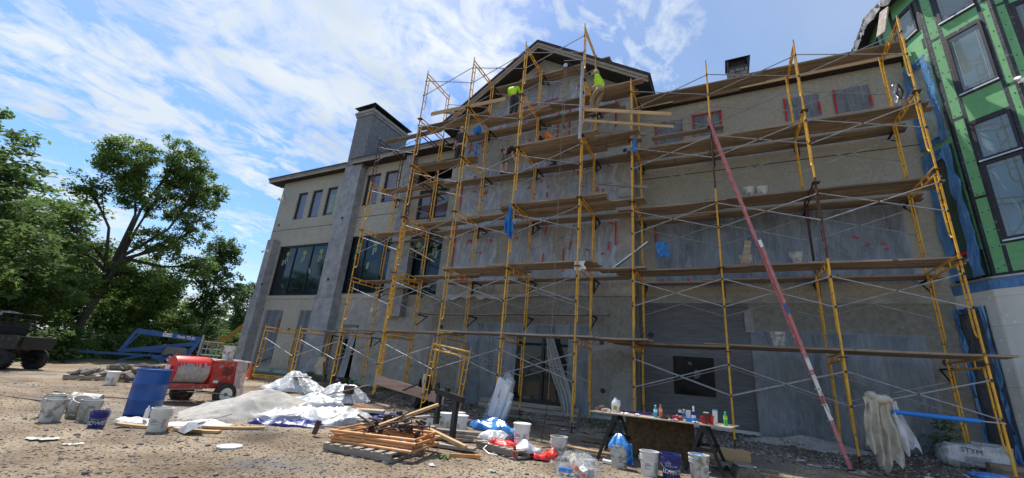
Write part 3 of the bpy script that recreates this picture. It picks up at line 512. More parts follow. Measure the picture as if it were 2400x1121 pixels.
# wing roofs: eave fascia in two steps, soffit, sloping roof slab
def eave(x0,x1,yf,zb,back=19.5,m=None,hide=0):
    mb=MB(); zb+=E; d=.24
    mb.prism([(x0,yf+.03,zb+.03),(x0,RY+.3,zb+.03),(x0,back,zb+1.7),(x0,back,zb+1.95),(x0,yf+.03,zb+d)],(x1-x0,0,0)); r=part('roof',mb,M['roofing'],bld,world=True)
    mb=MB(); mb.box(x0-.02,x1+.02,yf,yf+.028,zb,zb+.15); part('fascia',mb,m or M['fascia'],r,world=True)
    mb=MB(); mb.box(x0-.04,x1+.04,yf-.04,yf+.028,zb+.152,zb+.2); part('fascia_trim',mb,m or M['fascia'],r,world=True)
    mb=MB(); mb.box(x0-.05,x1+.05,yf-.07,yf+.03,zb+.202,zb+.27); part('drip_edge',mb,M['metal_cap'],r,world=True)
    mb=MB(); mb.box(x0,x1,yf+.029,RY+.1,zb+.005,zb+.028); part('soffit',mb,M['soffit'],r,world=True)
eave(-22.85,-16.64,12.72,9.12); eave(-16.05,-9.9,12.55,9.14); eave(-2.1,4.93,12.85,9.15,m=M['wood_edge'])
# --- gable bay: piers, bands, sloping heads
GX0,GX1,AP=-9.68,-2.32,-5.82
roofz=lambda x: 12.14-.68*abs(x-AP)
colA,colB,colC=(-9.12,-7.18),(-6.68,-5.02),(-4.66,-2.86)
rows={'A':[(2.66,5.45),(5.72,7.4),(8.30,None)],'B':[(3.42,5.50),(5.78,7.5),(8.28,None)],'C':[(2.66,4.98),(5.44,7.12),(8.22,None)]}
headz=lambda x: roofz(x)-.62
def gprism(name,pts,yf=GY,th=.28,m=None):
    mb=MB(); mb.prism([(x,yf,z+E) for x,z in pts],(0,th,0)); return part(name,mb,m or M['patch'],bld,world=True)
def span(x0,x1,zb,top,bot=None):
    """wall piece whose lower edge is zb (or bot(x)) and upper edge top(x); breaks at the ridge"""
    xs=[x0]+([AP] if x0<AP<x1 else [])+[x1]
    lower=[(x,bot(x) if bot else zb) for x in xs]; upper=[(x,top(x)) for x in reversed(xs)]; return lower+upper
gprism('gable_pier',span(GX0,colA[0],2.45,roofz)); gprism('gable_pier',span(colA[1],colB[0],2.45,roofz)); gprism('gable_pier',span(colB[1],colC[0],2.45,roofz)); gprism('gable_pier',span(colC[1],GX1,2.45,roofz))
for (c0,c1),k in ((colA,'A'),(colB,'B'),(colC,'C')):
    z=2.45
    for zb,zt in rows[k]:
        gprism('gable_band',[(c0,z),(c1,z),(c1,zb),(c0,zb)],th=.26); z=zt
    gprism('gable_head',span(c0,c1,0,roofz,headz),th=.26)
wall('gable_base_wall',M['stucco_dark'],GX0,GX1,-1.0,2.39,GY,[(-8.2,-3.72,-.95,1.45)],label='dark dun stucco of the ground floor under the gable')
mb=MB(); mb.box(GX0-.02,GX1+.04,GY-.06,GY+.26,2.39+E,2.45+E); part('sill_ledge',mb,M['base'],bld,world=True)
mb=MB(); mb.box(GX1-.28,GX1-.001,GY+.281,RY,-1+E,9.5+E); part('gable_return_wall',mb,M['patch'],bld,world=True)
mb=MB(); mb.box(GX0+.001,GX0+.28,GY+.281,LY,-1+E,9.6+E); part('gable_return_wall',mb,M['patch'],bld,world=True)
mb=MB(); mb.box(GX0,-8.25,GY+.03,GY+.26,-2.1+E,-1.0+E); part('foundation_foam',mb,M['foam'],bld,world=True); mb=MB(); mb.box(-3.6,GX1-.04,GY+.03,GY+.26,-2.1+E,-1.0+E); part('foundation_foam',mb,M['foam'],bld,world=True)
mb=MB(); mb.box(-8.2,-3.65,GY-.05,GY+.6,-2.1+E,-1.0+E); part('door_step',mb,M['mortar'],bld,world=True)
for i,zz_ in enumerate((-1.16,-1.02)):
    mb=MB(); mb.box(-7.2,-3.9,GY-.25+.1*i,GY-.06,zz_+E,zz_+.12+E); part('step_board',mb,M['wood_grey'],bld,world=True)
for (c0,c1),k in ((colA,'A'),(colB,'B'),(colC,'C')):
    for i,(zb,zt) in enumerate(rows[k]):
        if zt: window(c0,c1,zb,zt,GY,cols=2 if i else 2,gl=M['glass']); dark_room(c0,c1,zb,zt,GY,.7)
        else:
            mb=MB(); mb.prism([(x,GY+.15,z+E) for x,z in span(c0,c1,zb,headz)],(0,.02,0)); p_=part('pane',mb,M['glass_up'],bld,world=True,label='sloping-topped pane under the gable')
            mb=MB(); mb.box(c0,c1,GY+.10,GY+.148,9.85+E if k!='B' else 10.0+E,9.95+E if k!='B' else 10.1+E).box(c0,c0+.07,GY+.1,GY+.148,zb+E,headz(c0)+E).box(c1-.07,c1,GY+.1,GY+.148,zb+E,headz(c1)+E).box(c0+.07,c1-.07,GY+.1,GY+.148,zb+E,zb+.07+E).box((c0+c1)/2-.03,(c0+c1)/2+.03,GY+.1,GY+.148,zb+.07+E,9.84+E); part('window_frame',mb,M['frame'],bld,world=True)
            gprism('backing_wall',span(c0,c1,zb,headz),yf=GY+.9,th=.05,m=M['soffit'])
window(-8.1,-3.8,-.93,1.42,GY,cols=3,fw=.12,inset=.16); dark_room(-8.2,-3.72,-.95,1.45,GY,1.8)
for x,z in ((-2.62,6.05),(-2.6,7.35),(-3.3,1.0),(-3.25,-.35),(-9.2,1.3)):
    mb=MB(); mb.lathe([(.07,0),(.07,.012),(.045,.014)],14,(x,GY+.001,z+E),rot3(90)); part('junction_hole',mb,M['frame'],bld,world=True)
mb=MB(); mb.box(-4.95,-4.7,GY-.002,GY+.003,5.6+E,5.615+E).box(-2.8,-2.33,GY-.002,GY+.003,5.62+E,5.64+E); part('control_joint',mb,M['soffit'],bld,world=True)
# gable roof with layered rake boards and black soffit
FY=11.75; roofm=MB(); HW=4.13; SL=.68
def rafter(sx,off0,off1,y0,y1,m,name,parent,x_in=0,hw=HW):
    mb=MB(); e=AP+sx*hw; i=AP+sx*x_in
    mb.prism([(i,y0,12.48-SL*x_in-off1+E),(e,y0,12.48-SL*hw-off1+E),(e,y0,12.48-SL*hw-off0+E),(i,y0,12.48-SL*x_in-off0+E)],(0,y1-y0,0)); return part(name,mb,m,parent,world=True)
for sx in(-1,1):
    r=rafter(sx,0,.10,FY-.06,21,M['roofing'],'gable_roof_slope',bld,hw=HW+.08)
    rafter(sx,.102,.21,FY-.02,FY+.05,M['fascia'],'rake_board',r,hw=HW); rafter(sx,.212,.32,FY+.03,FY+.1,M['fascia'],'rake_board',r,hw=HW)
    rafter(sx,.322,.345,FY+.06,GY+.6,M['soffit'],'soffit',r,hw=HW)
    mb=MB(); e=AP+sx*HW; mb.box(min(e,e+sx*.05),max(e,e+sx*.05),FY,20.9,12.48-SL*HW-.32+E,12.48-SL*HW-.08+E); part('eave_fascia',mb,M['roofing'],r,world=True)
for sx in (-1,1):
    for k in range(1,6):
        x=AP+sx*k*.78; mb=MB(); mb.prism([(x-.03,FY+.1,roofz(x)-.16+E+.14),(x+.03,FY+.1,roofz(x)-.16+E+.14),(x+.03,FY+.1,roofz(x)+E-.09),(x-.03,FY+.1,roofz(x)+E-.09)],(0,.3,0))
# --- right wing
RW=[(-1.70,-.81,7.78,8.62),(-.50,.37,7.84,8.66),(2.09,2.98,7.86,8.64),(3.31,4.16,7.84,8.63)]
BW=[(-1.77,4.24,2.84,5.0)]
wall('right_wing_wall',M['stucco'],GX1,5.0,2.5,9.4,RY,RW+BW,label='grey tan stucco wall of the right wing')
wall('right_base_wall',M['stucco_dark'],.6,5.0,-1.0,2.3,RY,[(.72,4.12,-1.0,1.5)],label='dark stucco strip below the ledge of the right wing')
wall('board_formed_wall',M['board'],GX1,.598,-1.0,2.19,RY+.02,[],label='dark horizontally streaked wall beside the narrow corner')
mb=MB(); mb.box(GX1,5.0,RY-.02,RY+.27,2.3+E,2.5+E); part('rough_ledge',mb,M['patch'],bld,world=True)
mb=MB(); mb.box(GX1,.6,RY-.01,RY+.28,2.192+E,2.298+E); part('lintel_strip',mb,M['board'],bld,world=True)  # strip closing the gap under the ledge, same material as the streaked wall
mb=MB(); mb.box(.5,.72,RY-.03,RY,1.5+E,2.1+E); part('patch_strip',mb,M['base'],bld,world=True)
for fa,fb in ((GX1,.7),(4.1,5.0)):
    mb=MB(); mb.box(fa,fb,RY+.03,RY+.27,-2.1+E,-1.0+E); part('foundation_foam',mb,M['eps'],bld,world=True)
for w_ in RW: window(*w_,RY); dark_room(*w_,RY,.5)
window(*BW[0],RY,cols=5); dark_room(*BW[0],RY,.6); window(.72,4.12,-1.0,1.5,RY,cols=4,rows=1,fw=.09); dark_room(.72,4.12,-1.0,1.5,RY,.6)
mb=MB(); mb.box(GX1+.02,4.98,RY-.003,RY+.004,6.5+E,6.525+E); part('control_joint',mb,M['soffit'],bld,world=True)
for x,z,y in ((4.45,.95,RY),(-2.0,1.35,RY+.02)):
    mb=MB(); mb.lathe([(.08,0),(.08,.012),(.05,.014)],14,(x,y+.001,z+E),rot3(90)); part('junction_hole',mb,M['frame'],bld,world=True)
# fill mass behind everything so no sky shows through the back
mb=MB(); mb.box(-21.6,4.9,15.2,15.4,-1+E,9.2+E); part('back_wall',mb,M['soffit'],bld,world=True)
mb=MB(); mb.box(4.72,5.0,RY+.28,16,-2+E,9.3+E); part('end_wall',mb,M['stucco'],bld,world=True)
# small stone chimney on the right wing roof: every stone its own piece
sc=thing('stone_chimney','short stone-faced chimney with a black metal hood on the right wing roof','chimney',(1.08,14.8,9.6+E))
mb=MB(); mb.box(.78,1.40,14.52,15.1,9.3+E,11.15+E); part('chimney_core',mb,M['mortar'],sc,world=True)
r_=random.Random(4)
for side in (0,1):
    z=10.1+E
    while z<11.1+E:
        h=r_.uniform(.12,.2); u=0; W=.62 if side==0 else .58
        while u<W-.02:
            wd=min(r_.uniform(.12,.26),W-u); d=r_.uniform(.03,.06); mb=MB()
            if side==0: a,b=.78+u+.008,.78+u+wd-.008; mb.add([(a,14.52-d,z+.01),(b,14.52-d*.8,z+.0),(b-.01,14.52-d,z+h-.02),(a+.01,14.52-d,z+h-.01),(a,14.525,z),(b,14.525,z),(b,14.525,z+h-.01),(a,14.525,z+h-.01)],[(0,1,2,3),(0,4,5,1),(1,5,6,2),(2,6,7,3),(3,7,4,0)])
            else: a,b=14.52+u+.008,14.52+u+wd-.008; mb.add([(.78-d,a,z+.01),(.78-d,b,z),(.78-d,b,z+h-.02),(.78-d,a,z+h-.01),(.775,a,z),(.775,b,z),(.775,b,z+h-.01),(.775,a,z+h-.01)],[(0,1,2,3),(0,4,5,1),(1,5,6,2),(2,6,7,3),(3,7,4,0)])
            part('stone',mb,M['stone'],sc,world=True); u+=wd
        z+=h
mb=MB(); mb.box(.74,1.44,14.48,15.14,11.15+E,11.3+E); part('chimney_crown',mb,M['metal_cap'],sc,world=True)
for x,y in ((.76,14.5),(1.42,14.5),(.76,15.12),(1.42,15.12)):
    mb=MB(); mb.box(x-.03,x+.03,y-.03,y+.03,11.3+E,11.62+E); part('hood_post',mb,M['metal_cap'],sc,world=True)
mb=MB(); mb.add([(.68,14.42,11.62+E),(1.5,14.42,11.62+E),(1.5,15.2,11.62+E),(.68,15.2,11.62+E),(1.09,14.8,11.85+E)],[(0,3,2,1),(0,1,4),(1,2,4),(2,3,4),(3,0,4)]); part('hood',mb,M['metal_cap'],sc,world=True)
mb=MB(); mb.box(.86,1.32,14.6,15.0,11.3+E,11.61+E); part('flue',mb,M['soffit'],sc,world=True)
# small octagonal eave end peeking out beyond the left corner
pe=thing('porch_roof','small brown timber porch roof sticking out past the far left corner','roof',(-24,14.2,5+E))
mb=MB(); mb.prism([(-21.96,13.9,5.35+E),(-22.95,13.9,5.35+E),(-23.3,14.3,5.35+E),(-23.3,15.2,5.35+E),(-22.8,15.6,5.35+E),(-21.96,15.6,5.35+E)],(0,0,.16)); part('roof_deck',mb,M['fascia'],pe,world=True)
mb=MB(); mb.prism([(-21.96,14.0,5.05+E),(-22.8,14.0,5.05+E),(-23.05,14.35,5.05+E),(-23.05,15.1,5.05+E),(-21.96,15.5,5.05+E)],(0,0,.298)); part('soffit_boards',mb,M['osb'],pe,world=True)
mb=MB(); mb.prism([(-21.96,13.85,5.51+E),(-23,13.85,5.51+E),(-23.4,14.3,5.51+E),(-23.4,15.2,5.51+E),(-21.96,15.7,5.51+E)],(0,0,.05)); part('shingle_edge',mb,M['roofing'],pe,world=True)
# wall fixtures
fl=thing('flood_light','white twin-head flood light under the left eave','light',(-21.35,12.9,7.95+E))
mb=MB(); mb.lathe([(.04,0),(.04,.16)],10,(0,.04,0),rot3(90)); part('base',mb,M['white_clean'],fl)
for s in(-1,1):
    mb=MB(); mb.lathe([(.03,0),(.075,.1),(.08,.16),(.02,.17)],14,(s*.1,-.1,-.05),rot3(60,0,s*30)); part('lamp_head',mb,M['white_clean'],fl)
mb=MB(); mb.tube((0,0,0),(0,-.02,.38),.012); part('conduit',mb,M['black_steel'],fl)
cm=thing('security_camera','small white bracket lamp on the far left pilaster','light',(-21.0,12.62,4.9+E)); mb=MB(); mb.path([(0,.06,0),(-.05,-.1,.02),(-.2,-.14,0),(-.28,-.14,-.05)],.03,8); part('arm',mb,M['white_clean'],cm); mb=MB(); mb.lathe([(.05,0),(.05,.08)],10,(-.28,-.14,-.1)); part('lamp',mb,M['alu'],cm)
wl=thing('wall_lamp','small round white fixture on the patched wall left of the gable','light',(-13.3,13.0,1.95+E)); mb=MB(); mb.lathe([(.1,0),(.12,.05),(.09,.14),(.03,.17)],16,(0,.1,0),rot3(90)); part('housing',mb,M['white_pl'],wl); mb=MB(); mb.lathe([(.13,0),(.13,.015)],16,(0,.105,0),rot3(90)); part('mounting_plate',mb,M['alu'],wl)
# ================================================================ TAPED PLASTIC SHEETS
def sheet(name,x0,x1,zb,zt,y,m,label,top=None,tapes=(),seed=0,res=.13,amp=.03,loose=.0,group=None,skew=0):
    r=random.Random(seed); W=x1-x0; H=(zt if zt else 9)-zb; base=((x0+x1)/2,y,zb+E); nu=max(4,int(W/res)); nv=max(4,int(H/res)); o1=r.random()*50
    def fn(u,v):
        x=x0+u*W; zt_=top(x) if top else zt; z=zb+v*(zt_-zb); e=min(u,1-u,v,1-v)*6; e=min(1,e)
        k=float(vn(np.array([x*1.7+o1+(z)*1.1]),np.array([z*.5+o1]))[0])+.5*float(vn(np.array([(x-z*.6)*5+o1]),np.array([z*1.2]))[0])
        return (x+skew*(1-v)*W,y-.012-(k-.5)*amp*e-loose*(1-v)**2*(.5+k),z+E)
    mb=MB(); mb.grid(fn,nu,nv); t=thing(name,label,'plastic sheet',base,group=group); part('film',mb,m,t,world=True,smooth=True,fix=False)
    for (tx,tz,ln,ang) in tapes:
        mb=MB(); mb.obox((tx,y-.045,tz+E),(ln,.006,.048),rot3(0,-ang,0)); part('tape_strip',mb,M['tape'],t,world=True)
    return t
R9=random.Random(99)
def bits(x0,x1,z0,z1,n): return [(R9.uniform(x0+.1,x1-.1),R9.uniform(z0+.1,z1-.1),R9.uniform(.08,.2),R9.choice((0,80,90,30,-25))) for _ in range(n)]
gs='clear sheets taped over the gable windows'
sheet('plastic_sheet',*colA,8.3,None,GY,film_win,'sloping-topped clear sheet at the top left under the gable roof',top=headz,tapes=bits(*colA,8.3,9.5,5)+[(-8.7,9.0,.7,8),(-8.3,8.75,.7,8),(-8.9,8.6,.5,80)],seed=1,group=gs)
sheet('plastic_sheet',-6.7,-5.0,8.28,None,GY,film_win,'peaked clear sheet right under the gable ridge',top=headz,tapes=[(-6.35,11.25,.9,35),(-5.45,11.22,.9,-33),(-5.05,9.0,1.3,90)]+bits(-6.7,-5,8.3,10.3,5)+[(-5.9,10.02,1.6,3)],seed=2,group=gs)
sheet('plastic_sheet',*colC,8.22,None,GY,film_win,'sloping-topped clear sheet at the top right under the gable roof',top=headz,tapes=[(-3.75,10.05,1.4,-33),(-2.9,8.9,1.2,90),(-4.6,8.9,1.4,90)]+bits(*colC,8.3,9.6,4),seed=3,group=gs)
sheet('plastic_sheet',*colA,5.72,7.4,GY,film_win,'clear sheet over the middle left window of the gable',tapes=[(-9.05,6.5,1.3,90)]+bits(*colA,5.8,7.3,6),seed=4,group=gs)
sheet('plastic_sheet',*colB,5.78,7.5,GY,film_win,'clear sheet over the middle window of the gable, between the two stained piers',tapes=bits(*colB,5.8,7.4,6),seed=5,group=gs)
sheet('plastic_sheet',*colC,5.44,7.12,GY,film_win,'clear sheet over the middle right window of the gable',tapes=bits(*colC,5.5,7.1,7)+[(-3.3,5.47,.9,0)],seed=6,group=gs)
sheet('plastic_sheet',*colA,2.66,5.45,GY,film_win,'tall clear sheet with red tape down its edge at the lower left of the gable',tapes=[(-9.08,4.2,2.3,90),(-8.6,3.0,.6,0),(-8.2,2.9,.5,10)]+bits(*colA,3,5.3,5),seed=7,group=gs)
sheet('plastic_sheet',*colB,3.42,5.50,GY,film_win,'clear sheet over the lower middle window of the gable',tapes=[(-5.3,4.7,.35,80),(-5.35,3.7,.35,82)]+bits(*colB,3.5,5.4,3),seed=8,group=gs)
sheet('plastic_sheet',*colC,2.66,4.98,GY,film_win,'clear sheet over the lower right window of the gable, red tape up both edges',tapes=[(-2.89,4.4,.8,90),(-4.62,3.6,.8,90),(-4.4,4.1,.3,80),(-3.1,4.0,.3,80)]+bits(*colC,2.8,4.9,3),seed=9,group=gs)
gu='sheets taped over the small upper windows of the right wing'
for i,(w_,lb) in enumerate(zip(RW,('small taped sheet over the upper window nearest the gable','small sheet fully edged in red tape, left of the ladder top','small taped sheet over the upper window behind the tall middle post','small taped sheet over the upper window nearest the green tower'))):
    x0,x1,z0,z1=w_; tp=[(x0+.02,(z0+z1)/2,z1-z0,90)]+([(x1-.02,(z0+z1)/2,z1-z0,90),((x0+x1)/2,z1-.03,x1-x0,0)] if i==1 else [(x1-.03,z0+.25,.4,90)])
    sheet('plastic_sheet',x0,x1,z0,z1,RY,film_big,lb,tapes=tp,seed=20+i,group=gu)
sheet('plastic_sheet',-1.82,4.28,2.78,5.05,RY,film_big,'very wide dusty sheet over the long window band of the right wing',tapes=[(-1.78,4.5,.5,90),(-1.74,3.9,.3,90)]+[(-1.6+i*.72,2.98,.14,90) for i in range(8)]+bits(2.5,4.2,3.5,4.9,4),seed=30,amp=.05)
sheet('plastic_sheet',.62,4.18,-1.28,1.55,RY,film_dark,'large blue-grey sheet hanging over the ground floor opening behind the ladder',seed=31,amp=.07,loose=.12)
sheet('plastic_sheet',-8.3,-6.1,-1.3,1.5,GY,film_dark,'blue-grey sheet covering the left part of the wide patio door',seed=32,amp=.07,loose=.05)
sheet('plastic_sheet',-4.35,-3.6,-1.3,1.52,GY,film_dark,'blue-grey sheet covering the right part of the wide patio door',seed=33,amp=.06,loose=.05)
sheet('plastic_sheet',-6.1,-4.35,1.12,1.5,GY,film_dark,'narrow strip of sheet left over the top of the patio door',seed=34,amp=.03)
t=thing('torn_curtain','torn white sheet hanging in folds down the right side of the patio door','plastic sheet',(-4.7,12.3,.2))
mb=MB()
def cur(u,v):
    z=1.45-v*2.75; cxp=-4.95+.75*ss(v*1.15)*(.6+.4*v); wd=.06+.34*math.sin(min(1,v*1.4)*1.7)*(1-.35*v); x=cxp+(u-.5)*wd*2*.62; return (x+.02*math.sin(v*9),GY-.10-.07*math.sin(u*22+v*3)-.12*v,z+E)
mb.grid(cur,26,30); part('film',mb,filmmat('curtain_film',(.55,.56,.55),.8,.45,7,(1,1,.3)),t,world=True,smooth=True,fix=False)
sheet('plastic_sheet',-1.4,-.34,-.26,.77,RY+.02,M['black_pl'],'square black plastic patch taped low on the streaked dark wall',seed=40,amp=.09,res=.05)
sheet('plastic_sheet',-20.62,-19.33,-.75,1.92,LY,film_dark,'blue-grey sheet on the far left ground-floor window',tapes=[(-19.4,1.2,.6,85)],seed=41,amp=.08)
sheet('plastic_sheet',-18.0,-17.06,-.9,1.93,LY,film_dark,'blue-grey sheet on the ground-floor window left of the chimney pilaster',seed=42,amp=.08)
sheet('plastic_sheet',-14.98,-14.1,.72,1.3,LY,film_dark,'short sheet stub over the open dark doorway at the left',seed=43,amp=.1,res=.07)
sheet('plastic_sheet',-14.45,-14.06,-1.0,1.2,LY,film_win,'pale strip of sheet hanging in the dark doorway at the left',seed=44,amp=.12,res=.07,loose=.1,skew=-.5)
mb=MB(); mb.grid(lambda u,v:(-9.3+u*3.9,GY-.08-.1*v*float(vn(np.array([u*20.]),np.array([v*3.]))[0]),2.47+E-.16*v*(.4+float(vn(np.array([u*14.]),np.array([1.]))[0]))),60,4)
wsingle('ledge_film',mb,M['sheet_white'],'crumpled white strip of film lying along the sill ledge under the gable windows','plastic sheet',(-7.5,12.4,3.9),smooth=True)
# ================================================================ SCAFFOLD
Z1=.9013+E; LF=2.0019; FH=1.95; FW_=1.52
def frame_proto(name,mm):
    t=thing(name,'proto','scaffold')
    r=.0225
    for y in (0,FW_):
        mb=MB(); mb.tube((0,y,0),(0,y,1.995),r,8); leg=part('leg',mb,mm,t,smooth=True)
        mb=MB(); mb.tube((0,y,1.995),(0,y,2.09),.017,6); part('coupling_pin',mb,M['galv'],leg)
        for z in (1.57,.90):
            mb=MB(); mb.obox((0,y+(.03 if y else -.03),z),(.03,.03,.05)); part('brace_lock',mb,M['black_steel'],leg)
    for z in (FH,FH-.15):
        mb=MB(); mb.tube((0,.02,z),(0,FW_-.02,z),r*.92,8); part('bearer',mb,mm,t,smooth=True)
    for y in (.42,.76,1.10):
        mb=MB(); mb.tube((0,y,FH-.15),(0,y,FH),r*.6,6); part('stud',mb,mm,t)
    for s,y0 in ((1,0),(-1,FW_)):
        yy=y0+s*.15; mb=MB(); mb.path([(0,yy,FH-.15),(0,yy,.50),(0,yy-s*.015,.42),(0,yy-s*.06,.36),(0,y0+s*.01,.34)],r*.75,7); part('ladder_side',mb,mm,t,smooth=True)
        for z in (1.46,1.08,.70):
            mb=MB(); mb.tube((0,y0+s*.015,z),(0,yy,z),r*.6,6); part('rung',mb,mm,t)
    return t
FY_=frame_proto('scaffold_section',M['yellow']); FR_=frame_proto('scaffold_section',M['rusty'])
cols=dict(c0=(-17.10,11.0,1),c1=(-14.95,11.04,1),c2=(-12.63,10.99,5),c3=(-10.49,11.0,5),a3=(-9.83,10.24,6),a4=(-7.69,10.28,6),a5=(-5.56,10.30,6),a6=(-3.43,10.31,6),b7=(-2.11,11.04,5),b8=(.025,11.04,5),b9=(2.16,11.04,5),b10=(4.29,11.04,5))
LINE=dict(c0='the posts by the cone',c1='the low posts second from left',c2='the posts before the dark windows',c3='the posts behind the gable corner',a3='the leftmost gable posts',a4='the second gable posts',a5='the posts above the foam bag',a6='the posts carrying the hoist',b7='the first right-wing posts',b8='the posts touching the ladder',b9='the posts right of the ladder',b10='the posts beside the tower')
ORD=['ground','second','third','fourth','fifth','top sixth']
used={}
def nxt(proto,loc,label,group,rot=None):
    k=proto.name
    if k not in used: used[k]=1; proto.location=loc; proto['label']=label; proto['group']=group; 
    else: proto=dup(proto,loc,None,label); proto['group']=group
    if rot is not None: proto.rotation_euler=rot
    return proto
RUST={('c2',5),('c3',5),('b8',4),('b9',3),('c3',4)}
rr=random.Random(3)
for k,(x,y,n) in cols.items():
    for i in range(1,n+1):
        ru=(k,i) in RUST
        f=nxt(FR_ if ru else FY_,(x,y,Z1+(i-1)*LF-FH),f"{'rusty brown' if ru else 'yellow'} scaffold frame, {ORD[i-1]} lift of {LINE[k]}",'scaffold frames',(0,0,math.radians(rr.uniform(-1.2,1.2))))
        if i==1:
            for yy in (0,FW_):
                g=T(x,y+yy)-(Z1-FH); 
                if g>-.03: continue
                mb=MB(); mb.tube((0,yy,g+.02),(0,yy,.1),.016,7); mb2=MB(); mb2.box(-.08,.08,yy-.08,yy+.08,g+.005,g+.02)
                # every foot is its own screw jack with a plate
                j=part('screw_jack',mb,M['rust'],f); part('base_plate',mb2,M['rust'],j)
# cross braces
def brace_proto(bay,name='cross_brace'):
    t=thing(name,'proto','cross brace')
    for s in (0,1):
        mb=MB(); a,b=((.02,s*.012,1.57),(bay-.02,s*.012,.90)) if s==0 else ((.02,s*.03-.006,.90),(bay-.02,s*.03-.006,1.57)); mb.tube(a,b,.0135,7); part('brace_tube',mb,M['galv'],t,smooth=True)
    mb=MB(); mb.tube((bay/2,-.03,1.235),(bay/2,.045,1.235),.012,6); part('centre_rivet',mb,M['black_steel'],t)
    return t
BR={}
def braces(a,b,levels,inner=True,skip=()):
    xa,ya,_=cols[a]; xb,yb,_=cols[b]; bay=round(xb-xa,2)
    if bay not in BR: BR[bay]=brace_proto(bay)
    for i in levels:
        for side,off in (('outer',-.035),('inner',FW_+.035)):
            if (i,side) in skip or (side=='inner' and not inner): continue
            nxt(BR[bay],(xa,ya+off,Z1+(i-1)*LF-FH),f"grey {side} cross brace, {ORD[i-1]} lift, right of {LINE[a]}",'cross braces')
braces('c0','c1',[1]); braces('c1','c2',[1]); braces('c2','c3',range(1,6))
braces('a3','a4',range(1,7)); braces('a4','a5',range(1,7)); braces('a5','a6',range(1,7))
braces('b7','b8',range(1,6)); braces('b8','b9',range(1,6)); braces('b9','b10',range(1,6))
# side brackets on the inner legs
def bracket_proto():
    t=thing('side_bracket','proto','side bracket')
    mb=MB(); mb.box(-.02,.02,.03,.62,-.04,0); part('bracket_arm',mb,M['black_steel'],t)
    mb=MB(); mb.bar((0,.03,-.42),(0,.56,-.05),.022,.03,(1,0,0)); part('bracket_strut',mb,M['black_steel'],t)
    mb=MB(); mb.box(-.03,.03,.02,.045,-.45,.0); part('hook_plate',mb,M['black_steel'],t); return t
BK=bracket_proto()
for k,lv in dict(a3=(2,3,4,5),a4=(2,3,4,5,6),a5=(2,3,4,5,6),a6=(2,3,4,5,6),b7=(2,3,4),b8=(2,3,4),b9=(2,3,4),b10=(1,2,3,4),c2=(1,2,3,4),c3=(2,3,4),c1=(1,),a6_=()).items():
    if k not in cols: continue
    x,y,_=cols[k]
    for i in lv: nxt(BK,(x+.03,y+FW_,Z1+(i-1)*LF-.09),f"black side bracket, {ORD[i-1]} lift of {LINE[k]}",'side brackets')
for k in ('a3','a4','a5','a6'):
    x,y,_=cols[k]; nxt(BK,(x-.03,y+FW_,1.66+E+(.08 if k in('a6',) else 0)),f"low half-lift side bracket on {LINE[k]}",'side brackets')
# planks: shared lengths, each plank its own object
PL={}
def plank_mesh(L_,m,w=.235,t=.042):
    key=(L_,m.name,w,t)
    if key not in PL:
        mb=MB(); n=6; r=random.Random(int(L_*100)); sag=-.012
        for j in range(1): pass
        ys=(-w/2,w/2); vs=[];
        for i in range(n+1):
            u=i/n; z=sag*4*u*(1-u); x=-L_/2+L_*u
            vs+=[(x,ys[0]+r.uniform(-.003,.003),z),(x,ys[1],z),(x,ys[1],z+t),(x,ys[0],z+t)]
        fs=[(0,1,2,3),(4*n+3,4*n+2,4*n+1,4*n)]
        for i in range(n):
            a=4*i;b=a+4; fs+=[(a,b,b+1,a+1),(a+1,b+1,b+2,a+2),(a+2,b+2,b+3,a+3),(a+3,b+3,b,a)]
        mb.add(vs,fs); PL[key]=mb.mesh('plank',m)
    return PL[key]
rp=random.Random(8); seenlab={}
def plank(x0,x1,y,z,label,m='wood',rz=0,rx=0,ry=0,group='scaffold planks',w=.235,t=.042):
    L_=round((x1-x0)*2)/2 if group=='scaffold planks' else round(x1-x0,2); L_=max(L_,.6); sc_=(x1-x0)/L_
    o=put('scaffold_plank' if group=='scaffold planks' else 'loose_board',plank_mesh(L_,M[m],w,t),None,((x0+x1)/2,y,z),(rx,ry,rz)); o.scale=(sc_,1,1)
    seenlab[label]=seenlab.get(label,0)+1; o['label']=label; o['category']='plank'; o['group']=group; return o
POS=['outermost','second outermost','middle','fourth','innermost','extra inner']
def deck(x0,x1,ys,lv,where,dz=.022,m='wood',over=.28,seg=None):
    """planks side by side from x0 to x1 on the bearers of lift lv"""
    z=Z1+(lv-1)*LF+dz; N_=len(ys)
    for j,y in enumerate(ys):
        e0=rp.uniform(-.18,.22); e1=rp.uniform(-.22,.18); a=x0+e0; b=x1+e1; parts=[]
        if seg and b-a>3.6:
            c=a+seg*(b-a)+rp.uniform(-.3,.3); parts=[(a,c+over,0,'left'),(c-over,b,.044,'right')]
        else: parts=[(a,b,0,'')]
        for p,q,h,s in parts:
            pos=POS[j] if N_>2 else ('outer','inner')[j] if N_==2 else 'single'
            plank(p,q,y+rp.uniform(-.012,.012),z+h+rp.uniform(0,.004),f"{pos}{' '+s if s else ''} plank, {where}",m=m,rz=math.radians(rp.uniform(-.6,.6)),rx=math.radians(rp.uniform(-.8,.8)))
